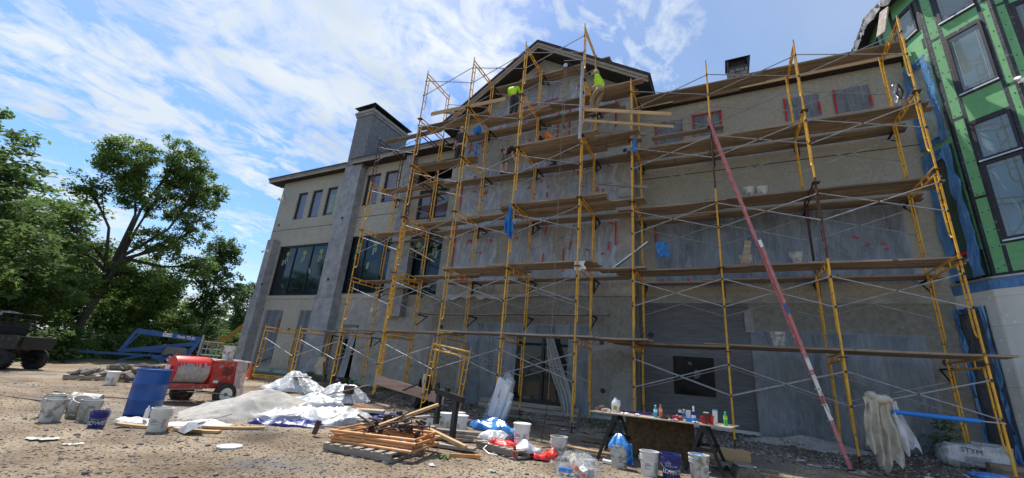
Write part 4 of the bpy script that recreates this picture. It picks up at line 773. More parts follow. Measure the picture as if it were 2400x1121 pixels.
# right wing decks
for lv,ys,nm in ((1,(11.35,11.6,11.85,12.1),'first deck of the right wing'),(2,(11.62,11.87,12.12),'second deck of the right wing'),(3,(11.95,12.20,12.44),'third deck of the right wing'),(4,(11.97,12.22,12.46),'fourth deck of the right wing')):
    deck(-2.55 if lv>1 else -2.75,2.5,ys,lv,nm+' left half',seg=.52); deck(2.0,{1:4.68,2:4.58,3:4.62,4:4.85}[lv],ys,lv,nm+' right half',dz=.066)
for lv,nm in ((2,'second'),(3,'third'),(4,'fourth')):
    deck(-2.4,2.4,(12.70,12.94),lv,f'{nm} bracket run of the right wing left half',dz=-.088,seg=.45); deck(1.9,4.6,(12.70,12.94),lv,f'{nm} bracket run of the right wing right half',dz=-.045)
deck(-2.2,4.9,(12.1,12.35),5,'roof-edge deck of the right wing',seg=.45)
deck(-1.0,.9,(12.55,),5,'roof-edge bracket run above the small window',dz=.03)
# gable decks
deck(-7.95,-2.9,(10.55,10.8,11.05),2,'second gable deck',seg=.45,over=.3); deck(-3.3,.3-2.2,(11.3,11.55),2,'second bridging deck at the corner')
deck(-6.1,-2.9,(10.62,10.87,11.12,11.37,11.62),3,'broad third gable deck'); deck(-5.68,-3.0,(10.50,10.75,11.0,11.25,11.5),4,'broad fourth gable deck')
deck(-9.95,-5.45,(11.42,11.66),2,'second inner deck left of the blue rags',seg=.5); deck(-10.1,-5.4,(11.35,11.6),3,'third deck left of the broad deck',seg=.5)
deck(-10.2,-7.3,(10.62,10.87),4,'fourth deck at the gable left end'); deck(-10.4,-7.2,(10.98,11.23),5,'fifth deck at the gable left end'); deck(-7.9,-2.9,(11.42,11.67),5,'fifth gable deck',seg=.5)
for lv,nm,x0,x1 in ((2,'second',-9.0,-2.5),(3,'third',-10.0,-2.1),(4,'fourth',-9.6,-2.3)): deck(x0,x1,(12.02,12.23),lv,f'{nm} bracket run under the gable',dz=-.088,seg=.5)
deck(-8.5,-3.1,(12.0,12.24),6,'highest bracket run under the gable roof',dz=-.088,seg=.45); deck(-9.2,-2.6,(12.0,12.24),5,'fifth bracket run under the gable',dz=-.088,seg=.5)
deck(-10.2,-2.8,(12.05,),1,'half-lift bracket run above the patio door',dz=.76+.03,seg=.5)
deck(-3.3,-2.0,(10.9,11.15,11.4),4,'corner bridging deck on the fourth lift',dz=.07); deck(-3.2,-1.9,(11.3,11.55),3,'corner bridging deck on the third lift',dz=.07); deck(-3.4,-1.9,(11.2,11.45,11.7),5,'corner bridging deck on the fifth lift',dz=.07)
deck(-3.6,-1.8,(10.9,11.15,11.4),1,'corner bridging deck on the first lift',dz=.07)
# ground lift decks
deck(-15.6,-12.3,(12.2,12.42),1,'first deck at the far left',m='wood_grey'); deck(-12.9,-9.5,(11.2,11.45),1,'first deck behind the gable scaffold corner',dz=.05,m='wood_grey'); deck(-10.1,-5.5,(10.62,10.87,11.12),1,'first gable deck left half',m='wood_grey',seg=.5); deck(-5.9,-3.0,(10.62,10.87,11.12),1,'first gable deck right half',dz=.06,m='wood_grey')
# left tower decks
for lv,nm in ((2,'second'),(3,'third'),(4,'fourth')): deck(-12.95,-9.5,(11.9,12.15),lv,f'{nm} deck of the left tower'); deck(-12.8,-9.9,(12.68,),lv,f'{nm} bracket plank of the left tower',dz=-.088)
deck(-12.7,-9.6,(11.3,),5,'top deck of the left tower')
# loose boards poking out
def board3(p0,p1,label,m='wood_edge',w=.09,t=.04,cat='board',name='loose_board',up=(0,0,1)):
    mb=MB(); p0=Vector(p0);p1=Vector(p1); c=(p0+p1)/2; mb.bar(p0-c,p1-c,w,t,up); o=put(name,mb.mesh(name,M[m]),None,c); o['label']=label; o['category']=cat; return o
board3((-3.5,10.24,7.72+E),(-.9,10.24,6.92+E),'upper pale board poking out level past the corner post, by the climbing worker',w=.04,t=.10)
board3((-3.5,10.22,7.32+E),(-.85,10.22,6.5+E),'lower pale board poking out past the corner post below the climbing worker',w=.04,t=.07)
board3((-3.4,11.9,7.95+E),(-1.8,11.9,7.5+E),'grey board tied across the inner corner posts near the upper window','wood_grey',.04,.13)
board3((-3.4,11.9,6.0+E),(-1.8,11.9,5.62+E),'grey board tied across the inner corner posts at mid height','wood_grey',.04,.09)
board3((-9.4,10.33,9.0+E),(-6.2,10.33,8.85+E),'long pale board clamped along the fifth lift at the gable left',w=.04,t=.14)
board3((-9.25,10.45,9.14+E),(-8.2,10.6,8.9+E),'short pale board stub beside the long clamped board',w=.09,t=.04)
board3((-10.2,11.25,4.0+E),(-9.2,11.5,3.5+E),'yellowish diagonal prop board leaning between the left tower posts',w=.1,t=.04)
board3((-2.9,11.5,2.9+E),(-1.72,11.25,3.66+E),'grey diagonal metal channel leaning across the corner posts','alu',.11,.04,cat='channel',name='metal_channel')
board3((4.0,11.25,8.75+E),(4.25,11.45,9.65+E),'short plank standing slanted at the end of the roof-edge deck','wood_grey',.2,.04)
plank(-1.6,.35,11.55,Z1+3*LF+.13,'loose short board lying on the fourth deck near the ladder top',m='wood_grey'); plank(.2,1.9,12.0,Z1+1*LF+.12,'pale new board lying on the second deck behind the ladder',m='wood_edge',w=.1)
plank(-8.6,-7.5,12.1,Z1+5*LF-.02,'pale short board lying at the left end of the highest bracket run',m='wood_edge',w=.12)
# toe blocks under feet
for (x,y,lb) in ((.03,11.04,'flat timber block under the jack by the sawhorse table'),(-3.43,10.31,'stacked timber pads under the gable corner jack'),(4.29,11.04,'broad timber pad under the last post beside the white bag'),(2.16,11.04,'timber pad under the post behind the ladder foot')):
    b=MB(); b.box(-.3,.3,-.13,.13,0,.04); single('timber_pad',b,M['wood_grey'],lb,'timber pad',(x,y,T(x,y)-.02),rr.uniform(-.3,.3))
# ================================================================ LADDER
ld=thing('extension_ladder','tall red fibreglass extension ladder leaning sideways against the scaffold','ladder',(1.92,10.62,T(1.92,10.62)))
P0=Vector((1.93,10.62,T(1.93,10.6))); P1=Vector((.02,10.78,7.0+E)); dL=(P1-P0).normalized(); Ln=(P1-P0).length
def lad(t0,t1,yoff,xoff,mrail,lb):
    RW_=.066
    a=P0+dL*t0; b=P0+dL*t1; sx=Vector((dL.z,0,-dL.x))*xoff; out=[]
    for y in (yoff,yoff+.34):
        mb=MB(); o=Vector((0,y,0)); sh=(Vector((.055,0,0)) if y!=yoff else Vector((0,0,0))); mb.bar(a+o+sx+sh,b+o+sx+sh*.15,.03,RW_,Vector((dL.z,0,-dL.x))); r_=part('side_rail',mb,mrail,ld,world=True,label=lb)
        n=int((t1-t0)/.305)
        for i in range(1,n+1):
            c=a+dL*(i*.305-.1)+sx+Vector((0,y-.018 if y==yoff else y+.018,0)); mb=MB(); mb.lathe([(.021,0),(.021,.006),(.013,.007)],10,c,rot3(90)); part('rung_plug',mb,M['alu'],r_,world=True)
            mb=MB(); mb.lathe([(.0135,0),(.0135,.002)],8,c+Vector((0,-.0075,0)),rot3(90)); part('rung_hole',mb,M['black_steel'],r_,world=True)
    for i in range(1,int((t1-t0)/.305)+1):
        c=a+dL*(i*.305-.1)+sx; mb=MB(); mb.tube(c+Vector((0,yoff+.015,0)),c+Vector((0,yoff+.33,0)),.017,8); part('rung',mb,M['alu'],ld,world=True)
lad(.05,4.75,-.03,.0,M['ladder'],'lower red rail'); lad(2.35,Ln,.03,-.045,M['ladder'],'upper red rail')
for t0,t1,m,lb in ((1.35,1.75,'white_pl','white warning label'),(1.85,2.1,'white_pl','white warning label'),(.9,1.2,'white_pl','worn label'),(4.6,4.78,'white_clean','white rail end cap'),(3.0,3.25,'lift_blue','blue maker plate')):
    a=P0+dL*t0+Vector((0,-.052,0)); b=P0+dL*t1+Vector((0,-.052,0)); mb=MB(); mb.bar(a,b,.004,.07 if m!='lift_blue' else .05,Vector((dL.z,0,-dL.x))); part('label_plate',mb,M[m],ld,world=True,label=lb)
for y in(-.03,.31):
    mb=MB(); mb.obox(P0+Vector((.0,y,.03)),(.12,.07,.06),rot3(0,-10,0)); part('foot',mb,M['rubber'],ld,world=True)
mb=MB(); mb.path([P0+dL*t+Vector((.02+.03*math.sin(t*9),-.055,0)) for t in np.linspace(.95,1.45,12)],.005,6); part('loose_cord',mb,M['black_steel'],ld,world=True)
board3((.52,10.5,2.75+E),(.62,10.5,3.3+E),'upright brown board propped on the second deck beside the ladder','wood',.04,.14)
# ================================================================ HOIST, ROPES, RAGS
hs=thing('rope_hoist','grey hoist pipe with outrigger arm, pulley and long hanging rope at the gable corner','hoist',(-3.42,10.1,6.7+E))
mb=MB(); mb.tube((0,.05,-.1),(0,.05,2.65),.045,10); part('pipe',mb,M['galv'],hs,smooth=True)
mb=MB(); mb.tube((0,.05,2.75),(-.62,.05,2.9),.018,8); part('arm',mb,M['black_steel'],hs)
mb=MB(); mb.tube((0,.05,2.2),(-.5,.05,2.82),.014,8); part('strut',mb,M['black_steel'],hs)
mb=MB(); mb.tube((0,.05,2.65),(-.62,.05,2.6),.014,8); part('strut',mb,M['black_steel'],hs)
mb=MB(); mb.lathe([(.03,-.02),(.07,-.02),(.055,0),(.07,.02),(.03,.02)],14,(-.56,.05,2.72),rot3(90)); part('pulley',mb,M['alu'],hs)
mb=MB(); mb.path([(-.6,.05,2.7),(-.585,.04,0),(-.56,.0,-3),(-.55,-.05,-7.3)],.007,5); part('rope',mb,M['wood_grey'],hs)
mb=MB(); mb.path([(-.53,.05,2.7),(-.53,.05,.6),(-.535,.05,.5)],.007,5); part('rope',mb,M['wood_grey'],hs)
mb=MB(); mb.path([(-.53,.05,.55),(-.53,.05,.42),(-.5,.05,.36),(-.47,.05,.42)],.014,6); part('hook',mb,M['black_steel'],hs)
mb=MB(); mb.path([(-.55,-.05,-7.3),(-.6,-.1,-7.9),(-.45,-.6,-8.05),(-.2,-1.2,-8.08),(.3,-1.5,-8.08),(.1,-1.9,-8.08)],.008,6); part('rope_tail',mb,M['black_steel'],hs)
for (z,y) in ((.1,.05),(1.6,.05)):
    mb=MB(); mb.obox((.0,.13,z),(.09,.12,.06)); part('clamp',mb,M['black_steel'],hs)
def cloth(name,label,cat,base,w,h,m,seed,folds=3,depth=.1,taper=.5,lean=0,n=22,yaw=0,group=None,parent=None):
    mb=MB(); r=random.Random(seed); ph=r.random()*6
    def fn(u,v):
        wd=w*(taper+(1-taper)*ss(v*1.3)); x=(u-.5)*wd+lean*v+.05*w*math.sin(v*7+ph)+.12*w*(float(vn(np.array([u*5+seed]),np.array([v*4.]))[0])-.5); y=-depth*(.25+.75*v)*math.sin(u*math.pi*folds*2+ph+v*2)-.02*math.sin(v*13+u*9)
        z=-h*v*(1-.07*math.sin(u*7+ph)-.05*math.sin(u*15+seed)); y-=.05*(float(vn(np.array([u*9+seed]),np.array([v*6.]))[0])-.5); return (x,y,z)
    mb.grid(fn,n,n)
    if parent: return part(name,mb,m,parent,smooth=True,fix=False)
    me=mb.mesh(name,m,True,fix=False); o=put(name,me,None,base,(0,0,yaw)); o['label']=label; o['category']=cat
    if group: o['group']=group
    md=o.modifiers.new('thick','SOLIDIFY'); md.thickness=.004; return o
cloth('blue_rag','long bright blue film rag knotted on the post by the broad third deck','rag',(-5.56,10.2,4.78+E),.30,1.0,M['film_blue'],1,2,.08,.25,.02)
cloth('blue_rag','blue rag tied on the frame corner near the fifth lift at the gable left','rag',(-7.60,11.0,8.5+E),.2,.36,M['film_blue'],2,3,.1,.6)
cloth('blue_rag','small blue scrap hanging over the fifth deck edge at the gable left','rag',(-7.72,10.95,8.42+E),.16,.3,M['film_blue'],3,1,.03,.9)
cloth('blue_rag','long thin blue strip trailing below the tied rag at the gable left','rag',(-7.75,11.2,8.0+E),.12,.95,M['film_blue'],4,1,.03,.5)
cloth('blue_rag','blue film square caught on the inner post under the diagonal channel','rag',(-1.50,12.2,3.95+E),.38,.46,M['film_blue'],5,1,.05,.8,.05)
cloth('blue_rag','blue scrap on the first corner post of the right wing at the fourth lift','rag',(-2.02,11.0,6.85+E),.16,.5,M['film_blue'],6,1,.04,.7)
cloth('white_rag','white rag draped over the second gable deck at the corner post','rag',(-3.4,10.42,2.97+E),.3,.26,M['white_clean'],7,2,.03,.9)
hg=thing('tool_rig','grey rag and black strap knotted on the top frame beside the green tower','rag',(4.15,11.6,7.45+E)); cloth('rag','','',None,.2,.5,M['sheet_white'],8,2,.06,.7,parent=hg); mb=MB(); mb.path([(.03,-.1,-.05),(.08,-.12,-.3),(.02,-.12,-.5),(-.04,-.1,-.3),(.02,-.1,-.05)],.022,7); part('strap',mb,M['black_steel'],hg)
# ================================================================ GREEN TOWER
def dirv(a): return Vector((math.cos(math.radians(a)),-math.sin(math.radians(a)),0))
FWD=1.22; V=[Vector((5.27,12.38,0))]
for a in (45,22.5,0,-22.5,-45,-67.5): V.append(V[-1]+dirv(a)*FWD)
B=[V[0]-dirv(67.5)*FWD]; 
for a in (90,112.5): B.append(B[-1]-dirv(a)*FWD)
RING=list(reversed(B))+V                      # RING[2]..RING[3] is the face against the wing
ctr=Vector((7.87,14.12,0))
tw=thing('round_tower','many-sided tower in green sheathing over white foam boards, right of the scaffold','tower',(7.87,14.12,.2))
def fpt(i,s,z,off=0):
    a,b=RING[i],RING[i+1]; u=(b-a).normalized(); n=Vector((u.y,-u.x,0)); 
    if n.dot(a-ctr)<0: n=-n
    return a+u*s+n*off+Vector((0,0,z+E))
def fbox(name,i,s0,s1,z0,z1,o0,o1,m,parent=None,label=None):
    mb=MB(); P=[fpt(i,s0,z0,o0),fpt(i,s1,z0,o0),fpt(i,s1,z0,o1),fpt(i,s0,z0,o1),fpt(i,s0,z1,o0),fpt(i,s1,z1,o0),fpt(i,s1,z1,o1),fpt(i,s0,z1,o1)]
    mb.add(P,[(0,3,2,1),(4,5,6,7),(0,1,5,4),(1,2,6,5),(2,3,7,6),(3,0,4,7)]); return part(name,mb,m,parent or tw,world=True,label=label)
WIN={2:[(.45,1.08,9.63,10.5)],3:[(.31,.98,3.5,5.34),(.31,.98,5.40,6.38),(.31,.98,7.2,8.88),(.31,.98,9.36,10.7)],4:[(.25,.92,3.5,5.34),(.25,.92,5.4,6.38),(.25,.92,7.2,8.88),(.25,.92,9.36,10.7)],5:[(.25,.92,3.5,6.3),(.25,.92,7.2,8.88)],6:[],7:[],0:[],1:[(.3,.9,9.9,10.6)]}
TOP=11.05
for i in range(0,8):
    ops=WIN.get(i,[]); cuts=sorted(ops,key=lambda q:q[2]); z=2.74
    def gp_(s0,s1,z0,z1): fbox('sheathing_panel',i,s0,s1,z0,z1,-.06,0,M['green'])
    if not ops:
        for k,(a,b) in enumerate(((2.74,5.1),(5.1,7.5),(7.5,9.3),(9.3,TOP))): gp_(0,FWD,a,b)
    else:
        s0,s1=ops[0][0],ops[0][1]; gp_(0,s0,2.74,5.1);gp_(0,s0,5.1,7.6);gp_(0,s0,7.6,TOP); gp_(s1,FWD,2.74,5.1);gp_(s1,FWD,5.1,7.6);gp_(s1,FWD,7.6,TOP)
        for (a,b,c,d) in cuts: 
            if c>z: gp_(a,b,z,c)
            z=d
        gp_(s0,s1,z,TOP)
    if i in (0,): continue
    for (a,b,c,d) in ops:
        f=fbox('window',i,a,a+.055,c,d,-.03,.035,M['brown_frame'],label='brown framed tower window')
        for q in ((b-.055,b,c,d),(a+.055,b-.055,c,c+.06),(a+.055,b-.055,d-.06,d)): fbox('sash',i,*q,-.029,.034,M['brown_frame'],f)
        fbox('pane',i,a+.05,b-.05,c+.05,d-.05,-.012,.0,M['glass_tw'],f)
        for q in ((a+.12,a+.128,c+.07,d-.07),(b-.128,b-.12,c+.07,d-.07),(a+.06,b-.06,d-.17,d-.162),(a+.06,b-.06,c+.16,c+.168)): fbox('glazing_line',i,*q,.001,.004,M['galv'],f)
        w_=.07
        for q in ((a-w_,a,c-w_,d+w_),(b,b+w_,c-w_,d+w_),(a,b,d,d+w_),(a,b,c-w_,c)): fbox('flashing_tape',i,*q,.001,.005,M['tape_black'])
        fbox('window_sill',i,a-.01,b+.01,c-.035,c,.006,.06,M['alu'])
    if i>=1:
        fbox('flashing_tape',i,FWD-.055,FWD-.001,2.74,TOP,.002,.008,M['tape_black']); fbox('flashing_tape',i,.001,.05,2.74,TOP,.002,.008,M['tape_black'])
        if ops:
            sa=ops[0][0]-.07; 
            for zz_ in ((2.9,),(7.0,),(9.1,)): pass
            fbox('flashing_tape',i,sa,sa+.065,2.78,3.4,.0021,.006,M['tape_black']); fbox('flashing_tape',i,ops[0][1],ops[0][1]+.065,2.78,3.4,.0021,.006,M['tape_black'])
            for c,d in ((6.46,7.12),(8.96,9.28)): fbox('flashing_tape',i,sa,sa+.065,c,d,.0021,.006,M['tape_black']); fbox('flashing_tape',i,ops[0][1],ops[0][1]+.065,c,d,.0021,.006,M['tape_black'])
            for c in (4.55,6.62,9.0): fbox('flashing_tape',i,.05,sa,c,c+.06,.0022,.0065,M['tape_black']); fbox('flashing_tape',i,ops[0][1]+.07,FWD-.055,c+.3,c+.36,.0022,.0065,M['tape_black'])
        fbox('flashing_tape',i,0,FWD,2.74,2.82,.009,.014,M['tape_black'])
for i in (1,2,3,4,5):                                            # washers and screws on the sheathing
    dm=MB(); r_=random.Random(i+40); a_=(RING[i+1]-RING[i]).normalized(); n_=Vector((a_.y,-a_.x,0)); n_=n_ if n_.dot(RING[i]-ctr)>0 else -n_; R=Matrix((a_,Vector((0,0,1)),n_)).transposed()
    for z in np.arange(2.95,11,.42):
        for s in (.10,.21,1.03,1.12): dm.lathe([(.016,0),(.013,.004)],7,fpt(i,s,z+r_.uniform(-.04,.04),.0005),R,cap0=False)
    part('sheathing_screws',dm,M['tape_black'],tw,world=True,kind='stuff')
for z in (9.55,10.2): fbox('flashing_tape',1,.06,.29,z,z+.06,.002,.007,M['tape_black'])
fbox('flashing_tape',1,.24,.30,9.2,TOP,.002,.0065,M['tape_black']); fbox('flashing_tape',2,.36,.45,9.0,TOP,.0021,.0067,M['tape_black'])
# lower part in white foam boards, one object per board, with fastener dimples
for i in range(2,8):
    z=-1.35; rowi=0
    while z<2.68:
        h=min(.61,2.7-z); e=0.0 if rowi%2 else .0
        cutx=[0,FWD] if rowi%2 else [0,.6,FWD]
        for a,b in zip(cutx,cutx[1:]): fbox('foam_board',i,a+(0 if a else -.04)+.002,b-(.002) + (.04 if b==FWD else 0),z+.002,z+h-.002,-.05,.10,M['eps'])
        z+=h; rowi+=1
    dm=MB(); r_=random.Random(i)
    for q in range(46):
        s=r_.uniform(.06,1.16); z=r_.uniform(-1.2,2.5); c=fpt(i,s,z,.101); a_=(RING[i+1]-RING[i]).normalized(); n_=Vector((a_.y,-a_.x,0)); n_=n_ if n_.dot(RING[i]-ctr)>0 else -n_
        R=Matrix((a_,Vector((0,0,1)),n_)).transposed(); dm.lathe([(.032,-.004),(.026,.003),(.012,.001)],9,c,R,cap0=False)
    part('fastener_caps',dm,M['white_clean'],tw,world=True,kind='stuff')
    fbox('metal_flashing',i,-.05,FWD+.05,2.70,2.738,-.05,.135,M['alu']); fbox('masking_film',i,-.04,FWD+.04,2.47,2.69,.102,.108,film_bluem,label='blue masking film band')
    fbox('foundation',i,-.02,FWD+.02,-2.2,-1.36,-.1,.04,M['mortar'])
# torn eave edge and roof
r_=random.Random(12)
for i in range(0,8):
    a,b=fpt(i,-.12,TOP+.0,.34),fpt(i,FWD+.12,TOP+.0,.34); c,d=fpt(i,0,TOP,-.05),fpt(i,FWD,TOP,-.05)
    mb=MB(); mb.add([a,b,d,c,a+Vector((0,0,.12)),b+Vector((0,0,.12)),Vector((7.87,14.12,TOP+1.9+E))],[(0,1,2,3),(0,4,5,1),(4,6,5)]); part('roof_facet',mb,M['roofing'],tw,world=True,fix=False)
    mb=MB(); n=14; vs=[]
    for k in range(n+1):
        p=a.lerp(b,k/n); vs+=[p+Vector((r_.uniform(-.02,.02),r_.uniform(-.02,.02),.13)),p+Vector((r_.uniform(-.05,.05),r_.uniform(-.05,.05),-r_.uniform(.05,.3)))]
    mb.add(vs,[(2*k,2*k+1,2*k+3,2*k+2) for k in range(n)]); part('torn_underlayment',mb,mat('underlayment',(.04,.04,.045),(.3,.3,.31),5,.7,bump=.5),tw,world=True,fix=False)
# sheets on the tower face next to the wing
def tsheet(i,s0,s1,z0,z1,o,m,bm,label,bw=.12,bot=True):
    t=thing('taped_sheet',label,'plastic sheet',fpt(i,(s0+s1)/2,z0,o)); r=random.Random(int(z0*10)+7)
    def q(u,v): return fpt(i,s0+u*(s1-s0),z0+v*(z1-z0),o+.03*r.random()*min(1,4*min(u,1-u,v,1-v)))
    mb=MB(); mb.grid(q,8,16); part('film',mb,m,t,world=True,smooth=True,fix=False)
    for (a,b,c,d) in ((s0-.01,s0+bw,z0,z1),(s1-bw,s1+.01,z0,z1),(s0+bw,s1-bw,z1-bw*1.3,z1))+(((s0+bw,s1-bw,z0,z0+bw),) if bot else ()):
        mb=MB(); mb.grid(lambda u,v:fpt(i,a+u*(b-a)+r.uniform(-.03,.03),c+v*(d-c)+r.uniform(-.02,.02),o+.035+r.uniform(0,.06)),4,16); part('masking_film',mb,bm,t,world=True,smooth=True,fix=False)
    return t
tsheet(2,.42,1.14,6.25,8.75,.02,film_clear,film_bluem,'glossy clear sheet edged in blue masking film, high on the tower beside the last post',bw=.16)
t=tsheet(2,.42,1.16,2.8,6.1,.05,film_black,film_bluem,'tall dark sheet with wide blue edge on the tower face beside the scaffold',bw=.22,bot=False)
mb=MB(); mb.grid(lambda u,v:fpt(2,.45+u*.6,3.35+v*.07+.10*u*0,.1),6,1); part('tape_strip',mb,M['tape'],t,world=True,fix=False)
t=tsheet(2,.34,1.0,-1.25,2.15,.12,film_black,film_bluem,'dark blue-edged sheet over the tall opening in the white foam base',bw=.09,bot=False)
tsheet(3,.62,1.15,-.9,2.0,.12,film_bluem,film_bluem,'blue film over the opening at the right picture edge in the foam base',bw=.1,bot=False)
fl2=thing('tower_flood_light','small white twin flood light on the tower at the right picture edge','light',fpt(4,.04,6.9,.04))
for s in(-1,1):
    mb=MB(); mb.lathe([(.02,0),(.05,.06),(.055,.1)],12,(s*.07,-.05,-.03),rot3(60,0,s*30)); part('lamp_head',mb,M['white_clean'],fl2)
mb=MB(); mb.box(-.06,.06,-.03,.0,-.05,.05); part('base',mb,M['white_clean'],fl2)
# ================================================================ BUCKETS
def bucket(m=None,lid=False,handle='down',fill=None,label_=True,lettering=None,h=.37,name='bucket',wide=1.0,bag=False):
    m=m or M['white_pl']; t=thing(name,'proto','bucket'); r0,r1=.132*wide,.15*wide
    rr_=lambda z:r0+(r1-r0)*z/h
    prof=[(r0*.96,0),(r0,.01),(rr_(h*.62),h*.62)]+[p for k in (.66,.74,.82) for p in ((rr_(h*k)+.003,h*k),(rr_(h*k)+.011,h*k+.004),(rr_(h*k)+.011,h*k+.012),(rr_(h*k)+.003,h*k+.016))]+[(r1+.004,h-.012),(r1+.012,h-.01),(r1+.012,h),(r1-.003,h)]
    if not lid: prof+=[(r1-.006,h-.01),(rr_(h*.3)-.006,h*.3),(r0-.006,.012)]
    mb=MB(); mb.lathe(prof,26); body=part('body',mb,m,t,smooth=True)
    if lid: mb=MB(); mb.lathe([(r1+.016,h-.022),(r1+.019,h-.018),(r1+.019,h+.006),(r1+.004,h+.010),(r1-.008,h+.003),(0.001,h+.003)],26,cap1=False); part('lid',mb,m if lid is True else lid,t,smooth=True)
    if fill: mb=MB(); mb.lathe([(rr_(h*.8)-.008,h*.8),(.06,h*.84),(.001,h*.83)],18,cap1=False,jit=.03); part('contents',mb,fill,t)
    if label_:
        for a0,a1,z0,z1,rows_ in ((-125,-75,.30,.56,7),(-60,-30,.18,.6,9)):
            for k in range(rows_):
                zz_=h*(z0+(z1-z0)*k/rows_); mb=MB(); n=6; w=random.uniform(.6,1); vs=[]
                for j in range(n+1):
                    a=math.radians(a0+(a1-a0)*w*j/n); q=rr_(zz_)+.0012; vs+=[(q*math.cos(a),q*math.sin(a),zz_),(q*math.cos(a),q*math.sin(a),zz_+h*.018)]
                mb.add(vs,[(2*j,2*j+2,2*j+3,2*j+1) for j in range(n)]); part('label_line',mb,M['ink'],body,fix=False)
    if handle:
        zz_=h*.78; pts=[]
        for k in range(11):
            a=math.pi*k/10; q=r1+.02
            if handle=='down': pts.append((q*math.cos(a),-(q*.45)*math.sin(a)-r1*.55*math.sin(a)-.0,zz_-.15*math.sin(a)))
            else: pts.append((q*math.cos(a),.02,zz_+.19*math.sin(a)))
        mb=MB(); mb.path(pts,.0028,5); part('handle',mb,M['galv'],t)
        mb=MB(); mb.tube(Vector(pts[5])+Vector((-.04,0,0)),Vector(pts[5])+Vector((.04,0,0)),.009,7); part('grip',mb,M['white_pl'],t)
    if lettering:
        me=text_mesh(lettering,.085,M['dirty_pl'],bold=True)
        for v in me.vertices:
            a=v.co.x/(rr_(h*.33)); q=rr_(h*.33)+.002+v.co.z; z=h*.33+v.co.y; v.co=(q*math.sin(a),-q*math.cos(a),z)
        put('lettering',me,body)
        me=text_mesh("LET'S DO THIS.",.03,M['dirty_pl'])
        for v in me.vertices:
            a=v.co.x/(rr_(h*.55)); q=rr_(h*.55)+.002+v.co.z; z=h*.55+v.co.y; v.co=(q*math.sin(a),-q*math.cos(a),z)
        put('lettering',me,body)
    return t
def place(t,x,y,label,rz=0,z=None,rot=None,group='buckets around the site'):
    t.location=(x,y,T(x,y) if z is None else z); t.rotation_euler=rot or (0,0,rz); t['label']=label; t['group']=group; return t
def copyb(t,x,y,label,rz=0,z=None,rot=None,group='buckets around the site'): return place(dup(t),x,y,label,rz,z,rot,group)
K_lid=bucket(m=M['white_clean'],lid=True); place(K_lid,-3.50,7.62,'clean white lidded bucket standing on the pallet with red bags',.1,z=.15)
K_open=bucket(m=M['dirty_pl'],handle='down'); place(K_open,-2.83,7.80,'cement-smeared open bucket standing alone between the red bags and the table',.5)
K_l=bucket(m=M['white_pl'],handle='down'); place(K_l,-1.27,7.92,'open white bucket left of the navy bucket under the table',.2)
K_n=bucket(m=M['navy'],lettering="LOWE'S",label_=False); place(K_n,-.93,7.90,'large navy bucket with white lettering between two white buckets',.14)
copyb(K_open,-.52,8.05,'white bucket lined with blue film, rightmost in front of the table',1.1)
copyb(K_open,-1.80,8.05,'dirty bucket stuffed with crumpled blue film under the left end of the table',.8)
copyb(K_lid,-5.42,8.50,'front white lidded bucket of the close group near the black sawhorse',-.5)
copyb(K_lid,-5.75,8.88,'rear white lidded bucket of the close group, handle raised',.9)
copyb(K_lid,-5.93,8.62,'middle white lidded bucket of the close group near the black sawhorse',.3)
K_b=bucket(m=M['white_pl'],lid=M['black_steel'],handle=None,h=.33); place(K_b,-5.98,8.24,'shorter white bucket with black rim beside the black sawhorse',.2)
copyb(K_open,-10.45,3.36,'front crusted bucket of the left cluster, nearest the picture edge',.3)
copyb(K_open,-11.0,3.50,'second crusted bucket of the left cluster, half hidden behind the front one',1.2)
copyb(K_open,-10.33,3.80,'rightmost crusted bucket of the left cluster, beside the small navy pail',2.1)
copyb(K_open,-10.85,3.80,'tipped crusted bucket lying back in the middle of the left cluster',1.0,rot=(math.radians(18),math.radians(14),1))
K_n2=bucket(m=M['navy'],lettering="LOWE'S",label_=False,h=.27,wide=.82,handle=None); place(K_n2,-9.52,3.66,'small navy pail in front of the left bucket cluster',1.2)
copyb(K_l,-8.72,4.18,'open white bucket in front of the blue drum',.9)
copyb(K_lid,-16.3,6.25,'lidded white bucket standing by the rubble pallet at the left',.6)
copyb(K_open,-14.0,10.6,'white bucket between the two film-covered heaps',.4)
copyb(K_open,.85,12.25,'white bucket on the fourth visible deck up, first of the pair behind the ladder',.4,z=Z1+2*LF+.11)
copyb(K_open,1.18,12.3,'white bucket right of its pair on the third deck behind the ladder',1.4,z=Z1+2*LF+.11)
copyb(K_open,1.72,12.0,'white bucket full of tools on the second deck right of the ladder',.2,z=Z1+LF+.11)
copyb(K_open,.62,12.05,'white bucket half hidden behind the ladder on the second deck',.9,z=Z1+LF+.11)
copyb(K_open,1.12,11.9,'white bucket on the first deck left of the ladder foot',.5,z=Z1+.11)
# tilted pale tub on its side behind the drum, lid on the gravel
tb=bucket(m=M['dirty_pl'],label_=False,handle=None,h=.45,wide=1.15,name='tub'); place(tb,-11.35,4.3,'crusted pale tub lying on its side behind the blue drum',0,z=.17,rot=(math.radians(90),0,math.radians(-40)),group=None)
mb=MB(); mb.lathe([(.168,0),(.172,.01),(.17,.022),(.155,.026),(.15,.018),(.001,.018)],28,cap1=False); single('pail_lid',mb,M['white_clean'],'white bucket lid lying flat on the open gravel','lid',(-6.78,4.28,T(-6.78,4.28)+.01),smooth=True)
